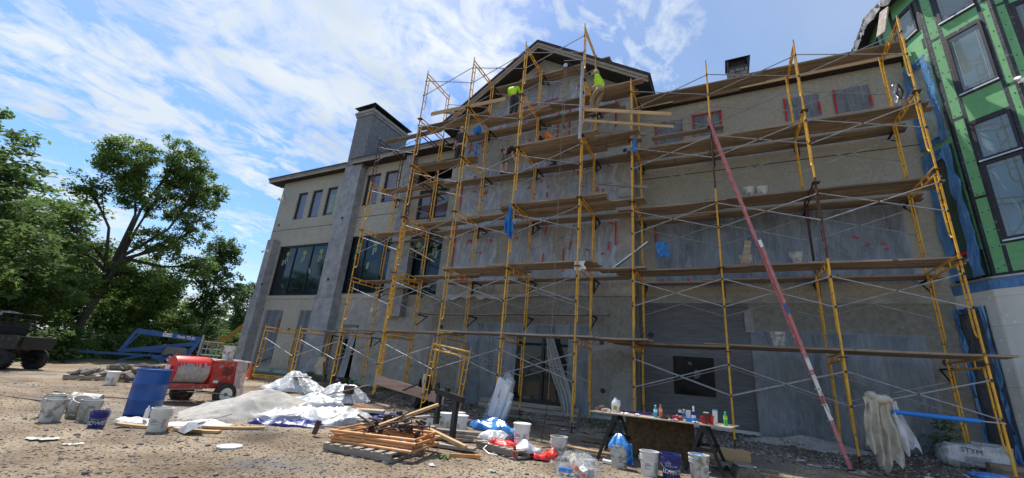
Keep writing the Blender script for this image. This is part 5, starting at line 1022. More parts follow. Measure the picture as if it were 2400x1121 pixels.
# paper scraps
for (x,y,lb,s) in ((-8.6,2.75,'large torn white paper flat on the gravel at the left',.16),(-8.15,2.95,'small torn white paper right of the larger scrap',.1),(-4.0,5.6,'crumpled white scrap in the gravel in front of the lumber pile',.07),(-14.3,4.6,'white scrap at the far left edge of the yard',.1),(-3.2,6.0,'small white scrap beside the tiny weed tuft',.05)):
    mb=MB(); r=random.Random(int(x*10)); mb.grid(lambda u,v:((u-.5)*2*s*(.8+.4*math.sin(v*5)),(v-.5)*1.3*s*(.8+.3*math.cos(u*6)),.02*r.random()+.008),6,5); single('paper_scrap',mb,M['rubble_w'],lb,'litter',(x,y,T(x,y)+.005),x)
# ================================================================ BLUE DRUM
dr=thing('blue_drum','tall blue plastic drum standing in front of the red mixer','drum',(-10.72,4.78,T(-10.72,4.78)))
mb=MB(); mb.lathe([(.26,0),(.285,.02),(.292,.1),(.295,.28),(.300,.29),(.300,.31),(.296,.32),(.299,.58),(.304,.59),(.304,.61),(.299,.62),(.29,.82),(.28,.86)],40,cap1=False); part('shell',mb,M['blue_hdpe'],dr,smooth=True)
mb=MB(); mb.lathe([(.282,.855),(.302,.86),(.302,.888),(.275,.89),(.268,.872),(.001,.870)],40,cap1=False); part('rim',mb,M['blue_hdpe'],dr,smooth=True)
# ================================================================ RED MORTAR MIXER
mx_=thing('mortar_mixer','red towable mortar mixer with cement-streaked drum and plastic-wrapped engine','mixer',(-12.35,6.92,T(-12.3,6.9)),math.radians(86))
# local x runs from the drum end to the engine end, local -y faces the viewer
drum=MB(); R_=rot3(0,90,0); drum.lathe([(.02,-1.0),(.38,-1.0),(.39,-.96),(.39,-.1),(.38,-.06),(.02,-.06)],36,(0,0,.92),R_); d_=part('drum',drum,M['red_drum'],mx_,smooth=True)
mb=MB(); n=40
def crust(u,v):
    a=math.radians(0+v*165); k=float(vn(np.array([u*16.]),np.array([v*2.+4]))[0]); a=a+ (k-.5)*.35*(1-v); r=.395+.006*k; return (-.98+u*.88+.0,-r*math.sin(a)*1.0,.92+r*math.cos(a))
mb.grid(lambda u,v:crust(u,.32+.6*v+ (1-v)*.16*float(vn(np.array([u*23.]),np.array([3.]))[0])),60,14); part('cement_crust',mb,M['cement'],d_,smooth=True,fix=False)
mb=MB(); mb.lathe([(.39,0),(.40,.01),(.40,.05),(.39,.06)],36,(-.55,0,.92),R_); 
mb=MB(); mb.tube((-1.06,0,.95),(-1.0,0,.95),.06,12); mb.tube((-1.18,0,.95),(-1.06,0,.95),.05,12); part('trunnion',mb,M['red'],mx_)
mb=MB(); mb.bar((-1.12,0,1.02),(-1.12,-.1,-.1),.16,.12,(1,0,0)); part('front_leg',mb,M['red'],mx_); mb=MB(); mb.box(-1.28,-.98,-.26,.06,-.1,-.06); part('leg_foot',mb,M['rust'],mx_)
mb=MB(); mb.obox((-1.13,-.09,.98),(.12,.02,.13)); part('maker_label',mb,M['white_clean'],mx_)
for y in(-.32,.32):
    mb=MB(); mb.box(-1.1,1.0,y-.04,y+.04,.42,.54); part('chassis_rail',mb,M['red'],mx_)
mb=MB(); mb.box(-.95,-.1,-.3,.3,.38,.5); part('drip_pan',mb,M['cement'],mx_)
mb=MB(); mb.prism([(0,-.36,.54),(.95,-.36,.54),(.95,-.36,.9),(.78,-.36,1.22),(.12,-.36,1.22),(0,-.36,.85)],(0,.72,0)); eg=part('engine_housing',mb,M['red'],mx_)
for k in range(9): mb=MB(); mb.box(.30,.62,-.368,-.361,.80+k*.03,.812+k*.03); part('vent_slat',mb,M['black_steel'],eg)
mb=MB(); mb.box(.1,.25,-.366,-.361,.58,.66); part('rating_plate',mb,M['white_pl'],eg)
filmmat('wrap_film',(.66,.62,.61),.55,.25,5,(1,1,1),.7,(.95,.9,.9))
mb=MB()
def wrap(u,v):
    a=-.9+u*2.7; k=float(vn(np.array([u*9.]),np.array([v*7.]))[0]); z=.18+v*1.1; x=.58+.56*math.sin(min(math.pi/2,max(-math.pi/2,a)))*(1.0+.08*(1-v)); y=-.42*math.cos(a*.9) if a<1.7 else .1; return (x+.05*k,y-.06*k*(1.2-v)-.03*(1-v),z)
mb.grid(lambda u,v:wrap(.38+.62*u,v),22,18); mb.grid(lambda u,v:(.0+u*1.12,-.42+v*.84,1.25+.05*float(vn(np.array([u*7.]),np.array([v*7.]))[0])-.04*abs(v-.5)),14,10); part('plastic_wrap',mb,MATS['wrap_film'],mx_,smooth=True,fix=False)
def wheel(t,x,y,z,r,w,rimm,axis='y',name='wheel',lugs=True,tread=False):
    R=rot3(90) ; mb=MB(); prof=[(r*.58,-w/2),(r*.86,-w/2*1.05),(r*.97,-w/2*.8),(r,-w*.2),(r,w*.2),(r*.97,w/2*.8),(r*.86,w/2*1.05),(r*.58,w/2)]; mb.lathe(prof,28,(x,y,z),R,cap0=False,cap1=False)
    ty=part(name,mb,M['rubber'],t,smooth=True); mb=MB(); mb.lathe([(.01,-w*.2),(r*.2,-w*.2),(r*.22,-w*.1),(r*.48,-w*.1),(r*.6,-w*.46),(r*.6,w*.46),(r*.01,w*.2)],24,(x,y,z),R); part('rim',mb,rimm,ty,smooth=True)
    mb=MB(); mb.lathe([(r*.13,0),(r*.13,.05),(r*.08,.06)],10,(x,y+w*.2+.0,z),rot3(-90)); mb.lathe([(r*.13,0),(r*.13,.05),(r*.08,.06)],10,(x,y-w*.2,z),rot3(90)); part('hub',mb,M['rust'],ty)
    if tread:
        mb=MB()
        for k in range(26):
            a=6.283*k/26
            for s in(-1,1): mb.obox((x+math.cos(a)*r,y+s*w*.27,z+math.sin(a)*r),(.05,w*.4,.05),rot3(0,-math.degrees(a),0))
        part('tread_lugs',mb,M['rubber'],ty,kind='stuff')
    return ty
wheel(mx_,.45,-.55,.27,.33,.2,M['rim']); wheel(mx_,-.28,.55,.27,.33,.2,M['rust'])
mb=MB(); mb.tube((.45,-.5,.27),(.1,.5,.27),.035,8); part('axle',mb,M['rust'],mx_)
mb=MB(); mb.obox((-.9,-.1,1.36),(.06,.06,.12)); mb=MB(); mb.box(-.62,-.5,-.03,.03,1.29,1.34); part('drum_lug',mb,M['red'],d_); mb=MB(); mb.box(-.98,-.9,-.03,.03,1.29,1.36); part('drum_lug',mb,M['red'],d_)
copyb(K_open,-12.40,7.12,'crusted bucket standing on top of the red mixer engine',.3,z=T(-12,6.4)+1.1); mx_.scale=(.82,.85,.86); mx_.location=(-12.4,6.68,T(-12.4,6.7))
mb=MB(); mb.path([(-13.3,4.6,.12),(-12.4,5.4,.1),(-11.9,6.0,.32),(-11.5,6.6,.3),(-11.3,7.4,.15),(-11.2,8.4,.12)],.012,6); wsingle('hose',mb,M['black_steel'],'thin black hose running past the mixer wheels','hose',(-12,6,.1),smooth=True)
mb=MB(); mb.path([(-17,2.9,.1),(-14.5,3.4,.06),(-12.6,4.0,.05),(-11.2,4.25,.04)],.012,6); wsingle('cable',mb,M['black_steel'],'black cable lying across the yard at the left','cable',(-14,3.5,.05),smooth=True)
# block under wheel
mb=MB(); mb.box(-.45,.45,-.13,.13,0,.10); single('timber_block',mb,M['wood_grey'],'dark timber block with a white board on it, in front of the mixer wheel','timber',(-11.75,6.95,T(-11.2,6.85)-.01),math.radians(80)); mb=MB(); mb.box(-.5,.5,-.12,.12,0,.02); single('board',mb,M['wood_grey'],'pale board lying on the timber block by the mixer wheel','board',(-11.72,6.98,T(-11.2,6.85)+.095),math.radians(82))
# ================================================================ UTILITY VEHICLE (side on, nose out of the picture)
ut=thing('utility_vehicle','dark camouflage side-by-side utility vehicle with soft roof, parked at the left edge','vehicle',(-23.2,5.25,T(-22.3,5.0)),math.radians(34))
# local x toward its tail (right in view), y away
for x in(-1.25,.95):
    for y in(-.62,.62): wheel(ut,x,y,.33,.33,.26,M['black_steel'],tread=True)
mb=MB(); mb.prism([(-1.75,-.68,.42),(-.9,-.68,.36),(.6,-.68,.36),(.62,-.68,.75),(.55,-.68,.98),(-.75,-.68,.98),(-1.1,-.68,1.1),(-1.7,-.68,.95)],(0,1.36,0)); part('body',mb,M['camo'],ut)
mb=MB(); mb.prism([(.55,-.7,.66),(1.3,-.7,.68),(1.36,-.7,1.12),(.55,-.7,1.12)],(0,1.4,0)); part('cargo_bed',mb,M['camo'],ut)
mb=MB(); mb.box(1.37,1.40,-.6,.6,.72,1.10); part('tailgate',mb,M['black_steel'],ut)
for y in(-.66,.66):
    for pts in ([(-1.05,y,1.05),(-.72,y*.95,1.86),(.35,y*.95,1.88),(.62,y,1.05)],[(-.15,y,.98),(-.12,y*.95,1.87)]):
        mb=MB(); mb.path(pts,.028,7); part('roll_cage',mb,M['black_steel'],ut)
for z in (1.1,1.25,1.4,1.55,1.7):
    mb=MB(); mb.tube((.5,-.6,z),(.5,.6,z),.016,6); part('cage_bar',mb,M['black_steel'],ut)
    if z>1.3: mb=MB(); mb.tube((-.1,-.66,z),(.55,-.66,z-.03),.014,6); part('cage_bar',mb,M['black_steel'],ut)
mb=MB(); mb.grid(lambda u,v:(-1.0+u*1.55,-.74+v*1.48,1.88+.07*math.sin(u*3.1)*math.sin(v*3.14)+.015*math.sin(u*17+v*5)),16,12); mb.grid(lambda u,v:(-1.0+u*1.55,-.74-.02*math.sin(u*20),1.89-v*.28*(.6+.4*math.sin(u*5+1))),16,4); o=part('soft_roof',mb,mat('roof_cloth',(.2,.2,.19),(.34,.33,.32),3,.8,bump=.5,c3=(.05,.05,.045),s3=4,p3=(.5,.58)),ut,smooth=True,fix=False)
mb=MB(); mb.box(-.6,.5,-.5,.5,.98,1.05); part('seat',mb,M['dark_cloth'],ut); mb=MB(); mb.box(.3,.45,-.5,.5,1.05,1.55); part('seat_back',mb,M['dark_cloth'],ut)
mb=MB(); mb.lathe([(.02,0),(.17,0),(.175,.03),(.02,.03)],16,(-.75,-.3,1.3),rot3(0,-60,0)); part('steering_wheel',mb,M['black_steel'],ut)
# ================================================================ TOWABLE BOOM LIFT
bl=thing('boom_lift','blue towable boom lift folded low with grey engine cover and white work basket','lift',(-27.0,12.2,T(-27,12.2)),math.radians(66))
def bbar(p0,p1,w,h,m,nm,lab=None): mb=MB(); mb.bar(p0,p1,w,h); return part(nm,mb,m,bl,label=lab)
LB=M['lift_blue']
up=bbar((-2.3,0,1.95),(2.3,0,1.75),.26,.34,LB,'upper_boom'); bbar((-2.9,0,.62),(2.1,0,1.45),.22,.24,LB,'lower_boom'); bbar((-2.8,.05,.72),(1.5,.05,.80),.2,.2,LB,'riser_arm')
bbar((-2.35,0,2.05),(-3.05,0,.55),.22,.22,LB,'pivot_link'); bbar((-2.1,.02,1.8),(-2.75,.02,.9),.1,.1,LB,'pivot_link'); bbar((1.55,0,.3),(2.2,0,1.75),.3,.3,LB,'turret'); bbar((1.1,0,.35),(1.9,0,1.2),.1,.12,LB,'cylinder')
bbar((-5.6,-.3,.42),(1.0,-.3,.45),.16,.14,LB,'tow_bar'); bbar((-.3,-.9,.05),(1.1,-.5,.95),.16,.12,LB,'outrigger'); bbar((-2.9,-.7,.05),(-1.0,-.4,.5),.14,.12,LB,'outrigger')
bbar((-.8,-.3,.35),(2.4,-.3,.35),.6,.2,LB,'chassis')
mb=MB(); mb.prism([(-.2,-.75,.55),(1.5,-.75,.55),(1.5,-.75,1.0),(1.35,-.75,1.1),(.1,-.75,1.12),(-.1,-.75,.95)],(0,.8,0)); part('engine_cover',mb,M['lift_grey'],bl)
for x in(.4,1.3): wheel(bl,x,-.72,.33,.33,.2,M['rim'])
me=text_mesh('Genie TZ-50',.26,M['white_clean'],bold=True); o=put('lettering',me,bl,(1.15,-.142,1.80),(math.radians(90),math.radians(2.5),0))
mb=MB(); mb.box(-.55,.1,-.145,-.135,1.75,1.98); part('rental_plate',mb,M['white_clean'],bl); me=text_mesh('BEST LINE',.12,M['tape'],bold=True); put('lettering',me,bl,(-.22,-.15,1.865),(math.radians(90),math.radians(2.5),0))
for zb in (.75,1.15,1.65):
    for p0,p1 in (((2.6,-.5),(4.1,-.5)),((4.1,-.5),(4.1,.4)),((2.6,.4),(4.1,.4)),((2.6,-.5),(2.6,.4))): mb=MB(); mb.tube((*p0,zb),(*p1,zb),.024,6); part('basket_rail',mb,M['galv'],bl)
for x in (2.6,2.95,3.35,3.75,4.1):
    for y in(-.5,.4): mb=MB(); mb.tube((x,y,.7),(x,y,1.65),.02,6); part('basket_post',mb,M['galv'],bl)
mb=MB(); mb.box(2.6,4.1,-.5,.4,.68,.73); part('basket_floor',mb,M['galv'],bl); mb=MB(); mb.box(3.15,3.5,-.45,-.3,1.2,1.75); part('control_box',mb,M['lift_grey'],bl); mb=MB(); mb.box(2.35,2.5,-.1,.1,.6,2.1); part('basket_mount',mb,M['galv'],bl)
bl.scale=(.60,.60,.78)
# excavator arm beyond the corner
ex=thing('excavator','worn yellow excavator arm and muddy bucket rising beyond the building corner','excavator',(-37.4,19.7,T(-36.5,21)),math.radians(60))
mb=MB(); mb.prism([(.4,-.2,1.2),(1.9,-.2,3.1),(2.6,-.2,3.5),(3.3,-.2,3.45),(3.2,-.2,3.1),(2.6,-.2,3.1),(2.15,-.2,2.8),(.9,-.2,1.2)],(0,.4,0)); part('boom',mb,M['exc'],ex)
mb=MB(); mb.prism([(-.9,-.15,.6),(.3,-.15,1.5),(.9,-.15,2.1),(1.1,-.15,1.9),(.6,-.15,1.2),(-.6,-.15,.35)],(0,.3,0)); part('stick',mb,M['exc'],ex)
mb=MB(); mb.prism([(-1.4,-.45,.1),(-.5,-.45,0),(.2,-.45,.5),(.1,-.45,1.1),(-.4,-.45,1.3),(-.8,-.45,.7)],(0,.9,0)); part('digging_bucket',mb,M['rust'],ex)
mb=MB(); mb.tube((1.0,0,1.8),(2.2,0,3.3),.07,8); part('hydraulic_cylinder',mb,M['galv'],ex)
mb=MB(); mb.prism([(2.2,-1,.9),(4.8,-1,.9),(4.8,-1,2.0),(3.4,-1,2.1),(3.2,-1,2.9),(2.4,-1,2.9)],(0,2,0)); part('cab',mb,M['exc'],ex)
for y in(-1.1,.7): mb=MB(); mb.lathe([(.001,0),(.4,0),(.4,.4),(.001,.4)],16,(2.2,y+.4,.42),rot3(90)); mb.box(2.2,4.8,y,y+.4,.02,.82); part('track',mb,M['rubber'],ex)
# ================================================================ CONE + YELLOW FRAMES ON GROUND
cn=thing('traffic_cone','scuffed orange traffic cone at the foot of the far left scaffold','cone',(-17.55,11.1,T(-17.55,11.1)))
mb=MB(); mb.box(-.2,.2,-.2,.2,0,.035); part('base',mb,M['orange'],cn); mb=MB(); mb.lathe([(.15,.035),(.13,.06),(.03,.7),(.028,.71),(.02,.71)],20); part('body',mb,M['orange'],cn,smooth=True)
fo=thing('scaffold_section_stack','yellow scaffold sections lying flat on the ground behind the orange cone','scaffold',(-18.0,11.4,T(-18,11.4)+.03),math.radians(14))
for k in range(5):
    yy=k*.11; mb=MB(); mb.path([(-1.0+.1*k,yy,.02+.02*k),(1.0+.1*k,yy+.05,.02+.02*k)],.022,7); part('tube',mb,M['yellow'],fo)
for x in(-.8,.4,.9): mb=MB(); mb.tube((x,-.05,.09),(x+.05,.55,.10),.02,7); part('cross_tube',mb,M['yellow'],fo)
mb=MB(); mb.path([(-18.9,10.9,.28),(-18.0,11.2,.6),(-17.35,11.5,1.05),(-16.9,11.4,1.15)],.02,6); wsingle('black_pole',mb,M['black_steel'],'thin black poles propped against the far left scaffold','pole',(-18,11.2,.3))
cloth('hung_bag','dirty white sack hanging on the second low post at the far left','sack',(-15.0,12.4,1.35),.5,.75,M['canvas'],21,1,.12,.8)
# ================================================================ SAND HEAP, SHEETING, TARP
def heap(name,label,cat,c,rx,ry,h,m,seed,rz=0,n=44,rough=.06,stuff=False,skew=0):
    mb=MB(); o1=seed*3.3
    def fn(u,v):
        x=(u-.5)*2;y=(v-.5)*2; d=math.hypot(x,y); a=math.atan2(y,x); k=1+.18*math.sin(a*3+seed)+.1*math.sin(a*5+seed*2); q=max(0,1-(d/k)); z=h*(q**.9)*(1-skew*x)
        return (x*rx,y*ry,z+(rough*(float(vn(np.array([x*4+o1]),np.array([y*4+o1]))[0])-.5)*min(1,q*3)+rough*.4*(float(vn(np.array([x*15+o1]),np.array([y*15]))[0])-.5) if q>0 else -.05))
    mb.grid(fn,n,n); me=mb.mesh(name,m,True,fix=False); o=put(name,me,None,(c[0],c[1],T(c[0],c[1])-.03),(0,0,rz)); o['label']=label; o['category']=cat
    if stuff: o['kind']='stuff'
    return o
heap('sand_heap','low pale heap of masonry sand beside the mixer','sand',(-9.9,6.9),1.7,1.25,.62,M['sand'],3,math.radians(55),70,.10,True)
def crumple(name,label,cat,c,rx,ry,h,m,seed,rz=0,n=40,amp=.16,shape=1.0,parent=None):
    mb=MB(); r=random.Random(seed); o1=r.random()*40; ph=[r.random()*6.28 for _ in range(4)]
    def fn(u,v):
        a=u*2*math.pi; q=v; edge=1+.16*math.sin(a*3+ph[0])+.10*math.sin(a*7+ph[1])+.05*math.sin(a*13+ph[2]); x=math.cos(a)*q*rx*edge; y=math.sin(a)*q*ry*edge
        N1=lambda f,p,q_=0: float(vn(np.array([(x*math.cos(p)+y*math.sin(p))*f+o1]),np.array([(y*math.cos(p)-x*math.sin(p))*f*.55+o1+q_]))[0])
        cr=lambda v_,e: (1-min(1,abs(v_-.5)*3.2))**e
        z=h*(1-q**(1.6*shape))*(.55+.8*N1(1.6,.3))+amp*.55*cr(N1(2.4,ph[0]),1.5)*(1-q*.4)+amp*.3*cr(N1(4.5,ph[1],3),1.5)+amp*.12*cr(N1(9,ph[2],7),1.3)+.008; return (x,y,z*(1 if q<.98 else .1))
    mb.grid(fn,n*2,n//2+6); me=mb.mesh(name,m,True,fix=False)
    if parent: return put(name,me,parent,c,(0,0,rz))
    o=put(name,me,None,(c[0],c[1],T(c[0],c[1])+(c[2] if len(c)>2 else 0)),(0,0,rz)); o['label']=label; o['category']=cat; return o
crumple('sheeting','wide crumpled white sheeting thrown over the right side of the sand heap','plastic sheet',(-8.55,7.3,.0),1.25,.8,.26,M['sheet_white'],5,math.radians(48),80,.26)
crumple('sheeting','white sheeting tail trailing from the top of the sand heap','plastic sheet',(-9.6,8.0,.18),.8,.35,.22,M['sheet_white'],6,math.radians(10),40,.2)
crumple('covered_heap','white film covering a low heap, left of the two by the building','covered heap',(-13.5,10.2),1.15,.6,.5,film_milky,7,math.radians(10),50,.2)
crumple('covered_heap','white film covering a rounder heap with a grey block showing, right of the two','covered heap',(-10.75,9.9),.85,.6,.58,film_milky,8,math.radians(15),50,.2)
heap('covered_mound','grey bags under the left film cover','mound',(-13.5,10.25),.9,.45,.36,M['canvas'],9,.1,24,.1); heap('covered_mound','grey bags under the rounder film cover','mound',(-10.75,9.95),.65,.45,.44,M['canvas'],10,.1,24,.1)
mb=MB(); mb.box(-.12,.12,-.1,.1,0,.24); single('grey_block',mb,M['rust'],'dark grey block on top of the rounder covered heap','block',(-10.25,9.65,.38),.3)
mb=MB(); mb.bar((0,0,0),(1.35,1.05,.55),.09,.03); single('prop_board',mb,M['wood_grey'],'long grey board leaning up between the sand heap and the covered heaps','board',(-10.6,8.4,.18))
mb=MB(); mb.bar((-.5,0,.03),(.5,.1,.12),.16,.03); single('prop_board',mb,M['wood'],'dark board lying on the left covered heap','board',(-13.2,9.95,.55))
mb=MB(); mb.lathe([(.16,0),(.17,.02),(.15,.035),(.001,.035)],20,cap1=False); single('pail_lid',mb,M['white_clean'],'white lid on top of the left covered heap','lid',(-13.3,10.5,.62))
crumple('blue_tarp','dark blue tarp edge under the front of the white sheeting','tarp',(-8.2,6.3),.75,.26,.05,M['tarp_blue'],11,math.radians(30),40,.12)
crumple('blue_tarp','violet blue tarp with a board on it, right of the white sheeting','tarp',(-8.0,8.65),.75,.42,.05,M['tarp_blue'],12,math.radians(35),40,.12)
mb=MB(); mb.box(-.35,.35,-.16,.16,0,.07); single('board',mb,M['ply'],'short brown board lying on the violet blue tarp','board',(-8.25,8.6,.14),.6)
crumple('film_scrap','clear film scrap lying left of the open white bucket in front of the drum','plastic sheet',(-9.55,4.3),.42,.26,.12,M['sheet_white'],13,.4,30,.1)
crumple('film_scrap','clear film scrap lying right of the open white bucket in front of the drum','plastic sheet',(-8.9,4.95),.6,.24,.07,M['sheet_white'],14,.8,30,.08)
mb=MB(); mb.lathe([(.03,0),(.035,.02),(.035,.13),(.012,.18),(.012,.2)],12); single('water_bottle',mb,M['white_clean'],'small clear bottle standing in the film scrap by the drum','bottle',(-9.35,4.25,.12))
for (x,y,L_,rz,lb,m,w,t) in ((-9.1,4.15,.9,.5,'short tan board beneath the film scrap by the open bucket','wood_edge',.12,.04),(-8.3,4.6,.75,.55,'tan board right of the open white bucket','wood_edge',.12,.04),(-8.25,5.2,1.0,.9,'bright tan board at the tip of the blue tarp','wood_edge',.12,.04)):
    plank(x-L_/2,x+L_/2,y,T(x,y)+.02,lb,m,rz=rz,group='boards on the ground',w=w,t=t)
sq=thing('sheet_metal_scoop','bent dark sheet-metal scoop lying by the open white bucket','scoop',(-8.25,4.5,T(-8.2,4.5))); mb=MB(); mb.add([(-.3,-.1,.02),(.05,-.15,.02),(.25,.05,.2),(-.05,.15,.2),(-.1,-.05,.18)],[(0,1,4),(1,2,4),(2,3,4),(3,0,4)]); part('tray',mb,M['galv'],sq); mb=MB(); mb.bar((.1,.0,.18),(.55,.25,.36),.03,.012); part('handle',mb,M['galv'],sq)
# ================================================================ RUBBLE PALLET AT LEFT
def pallet(label,c,rz,L_=1.2,W_=1.0,m='wood_grey',z=None):
    t=thing('pallet',label,'pallet',(c[0],c[1],(T(*c[:2]) if z is None else z)),rz)
    for y in(-W_/2+.05,0,W_/2-.05): mb=MB(); mb.box(-L_/2,L_/2,y-.02,y+.02,.02,.11); part('stringer',mb,M[m],t)
    for k in range(7): x=-L_/2+.05+k*(L_-.1)/6; mb=MB(); mb.box(x-.05,x+.05,-W_/2,W_/2,.112,.13); part('deck_board',mb,M[m],t)
    for k in range(3): x=-L_/2+.06+k*(L_-.12)/2; mb=MB(); mb.box(x-.05,x+.05,-W_/2,W_/2,.0,.018); part('bottom_board',mb,M[m],t)
    return t
pallet('weathered pallet under the stone rubble at the left',(-17.9,6.9),1.1,2.2,1.1)
def rocks(name,label,cat,c,rx,ry,h,n,size,m,seed,z0=0,parts=True,base=None):
    t=thing(name,label,cat,(c[0],c[1],T(*c)+z0)); r=random.Random(seed)
    for i in range(n):
        a=r.random()*6.28; q=r.random()**.6; x=rx*q*math.cos(a); y=ry*q*math.sin(a); z=h*(1-q)*r.uniform(.5,1.05); s=r.uniform(*size)
        bm=bmesh.new(); bmesh.ops.create_icosphere(bm,subdivisions=1,radius=1); 
        for v in bm.verts: v.co=Vector((v.co.x*s*r.uniform(.7,1.2),v.co.y*s*r.uniform(.6,1.1),v.co.z*s*r.uniform(.3,.6)))
        me=bpy.data.meshes.new('stone'); bm.to_mesh(me); bm.free(); me.materials.append(m); put('stone',me,t,(x,y,z+s*.2),(r.uniform(-.5,.5),r.uniform(-.5,.5),r.random()*6))
    return t
rocks('rubble_heap','heap of grey and brown stone rubble on the pallet behind the white bucket','rubble',(-18.2,7.2),1.0,1.3,.35,46,(.1,.26),M['rubble'],2,.12)
rocks('rubble_heap','long low heap of rock and broken block behind the blue drum','rubble',(-17.5,9.2),1.3,1.5,.75,70,(.12,.3),M['stone'],3,0)
crumple('dark_tarp','dark navy cloth thrown over the rubble heap','tarp',(-18.6,8.0,.42),.5,.35,.12,M['dark_cloth'],15,.5,24,.08)
for (x,y,z0,z1,lb) in ((-16.9,8.7,.45,.95,'white board leaning out of the rubble behind the drum'),(-16.6,8.3,.3,.7,'second pale board leaning out of the rubble')): board3((x-.3,y-.5,z0),(x+.2,y+.5,z1),lb,'wood_edge',.1,.03)
# ================================================================ ORANGE FRAME PILE ON PALLET
PC=(-5.15,5.82); PR=math.radians(14)
pallet('weathered pallet under the stack of orange scaffold frames',(-5.18,5.67),PR-.12,1.25,1.05)
def flatframe(z,dx,dy,rz,label):
    t=thing('scaffold_section',label,'scaffold',(PC[0]+dx,PC[1]+dy,z),PR+rz,'orange frames stacked on the pallet')
    for y in(-.46,.46): mb=MB(); mb.tube((-.72,y,0),(.72,y,0),.024,10); part('leg',mb,M['orange_paint'],t,smooth=True); 
    for x in(-.70,-.3,.70): mb=MB(); mb.tube((x,-.44,0),(x,.44,0),.02,8); part('rung',mb,M['orange_paint'],t,smooth=True)
    for s in(-1,1):
        mb=MB(); mb.lathe([(.018,0),(.018,.004)],8,(s*.721,-.46,0),rot3(0,90*s,0)); part('tube_mouth',mb,M['black_steel'],t)
    return t
for k,(dx,dy,rz,lb) in enumerate(((.06,-.02,-.06,'lowest orange frame on the pallet'),(-.02,.0,.02,'second orange frame of the pallet stack'),(.05,.03,-.03,'third orange frame of the pallet stack'),(-.03,.02,.05,'topmost orange frame, framing the rusty parts'))): flatframe(.165+k*.047,dx,dy,rz,lb)
rj=random.Random(31)
jk=['rusty screw jack lying %s on the orange frames'%q for q in ('at the front left','pointing left','crosswise in the middle','under the tan board','steeply on top','toward the right','near the right corner','at the back','flat at the back left','against the grey timbers','over the front rail','half buried','on its side at the centre','beside the clamp','at the far right','on the very top')]
for i in range(16):
    a=rj.uniform(0,3.14); x=PC[0]+rj.uniform(-.35,.5); y=PC[1]+rj.uniform(-.25,.4); z=.35+rj.uniform(0,.12)
    t=thing('screw_jack_post',jk[i],'jack',(x,y,z),(rj.uniform(-.3,.3),rj.uniform(-.35,.35),a),'rusty screw jacks on the pile'); mb=MB(); mb.tube((-.27,0,0),(.27,0,0),.017,8); part('threaded_rod',mb,M['rust'],t); mb=MB(); mb.obox((.27,0,0),(.012,.12,.12)); part('base_plate',mb,M['rust'],t); mb=MB(); mb.tube((.05,-.07,0),(.05,.07,0),.012,6); part('handle_nut',mb,M['rust'],t)
for i in range(8):
    a=rj.uniform(0,3.14); x=PC[0]+rj.uniform(-.35,.5); y=PC[1]+rj.uniform(-.2,.45); mb=MB(); mb.path([(-.2,0,0),(0,.02,.02),(.15,0,.08),(.2,.1,.1)],.014,6); single('bent_bracket',mb,M['rust'],('bent rusty bracket '+('at the left of the jack pile','in the middle of the jack pile','on the right of the jack pile','near the back of the jack pile','hooked over a screw jack','close to the tan board','by the grey timbers','resting on the upper orange frame')[i]),'bracket',(x,y,.45+rj.uniform(0,.12)),(rj.uniform(-.4,.4),rj.uniform(-.4,.4),a))
board3((-5.15,5.62,.42),(-4.55,6.35,.78),'tan board leaning diagonally over the rusty jack pile','wood_edge',.11,.04)
board3((-5.5,6.45,.42),(-5.1,6.9,.50),'short grey board on the left back of the jack pile','wood_grey',.12,.04)
for i,(a,b,z,lb,m) in enumerate((((-6.1,6.9),(-4.6,7.75),.05,'lowest grey timber of the stack behind the orange frames','wood_grey'),((-6.2,7.05),(-4.45,7.85),.11,'second timber of the stack behind the orange frames','wood'),((-6.3,6.95),(-4.4,7.95),.17,'pale top timber of the stack behind the orange frames','wood_grey'),((-5.9,6.5),(-4.05,6.9),.06,'grey board sticking out right of the orange frames','wood_grey'),((-5.6,7.1),(-4.15,6.75),.30,'pale narrow timber crossing down to the right of the pile','wood_edge'),((-6.6,6.6),(-5.2,7.25),.24,'long weathered timber along the back of the pile','wood_grey'),((-6.5,6.4),(-5.4,6.85),.12,'dark timber at the left back of the pile','wood'))):
    board3((*a,z+.02),(*b,z+.02 if i!=4 else .12),lb,m,.19 if i not in(4,) else .09,.05)
board3((-4.2,6.35,.04),(-3.75,6.6,.05),'short orange tube beside the grey board','orange_paint',.05,.05)
hm=thing('sledge_hammer','long-handled hammer lying at the left of the timber pile','hammer',(-6.35,6.0,.03),.35); mb=MB(); mb.tube((-.5,0,.16),(.35,.05,.2),.016,8); part('handle',mb,M['wood'],hm); mb=MB(); mb.obox((-.5,0,.14),(.07,.07,.24),rot3(0,12,0)); part('head',mb,M['rust'],hm)
mb=MB(); mb.box(-.15,.15,-.09,.09,0,.09); single('timber_block',mb,M['wood_edge'],'sawn tan timber block left of the pile','timber',(-5.98,5.75,T(-5.98,5.75)),.4)
bc=thing('black_bracket_stand','black steel sawhorse bracket standing askew on the timber pile','sawhorse',(-5.05,7.4,.3),math.radians(-15))
mb=MB(); mb.bar((-.42,0,.62),(.42,0,.52),.09,.11); part('top_rail',mb,M['black_steel'],bc)
for a,b in (((-.33,0,.6),(-.26,-.05,-.0)),((.22,0,.52),(.35,-.12,-.22)),((-.38,0,.62),(-.44,.0,.76)),((-.1,0,.6),(-.08,0,.72))): mb=MB(); mb.bar(a,b,.1,.08 if b[2]<.3 else .05,(0,1,0)); part('leg',mb,M['black_steel'],bc)
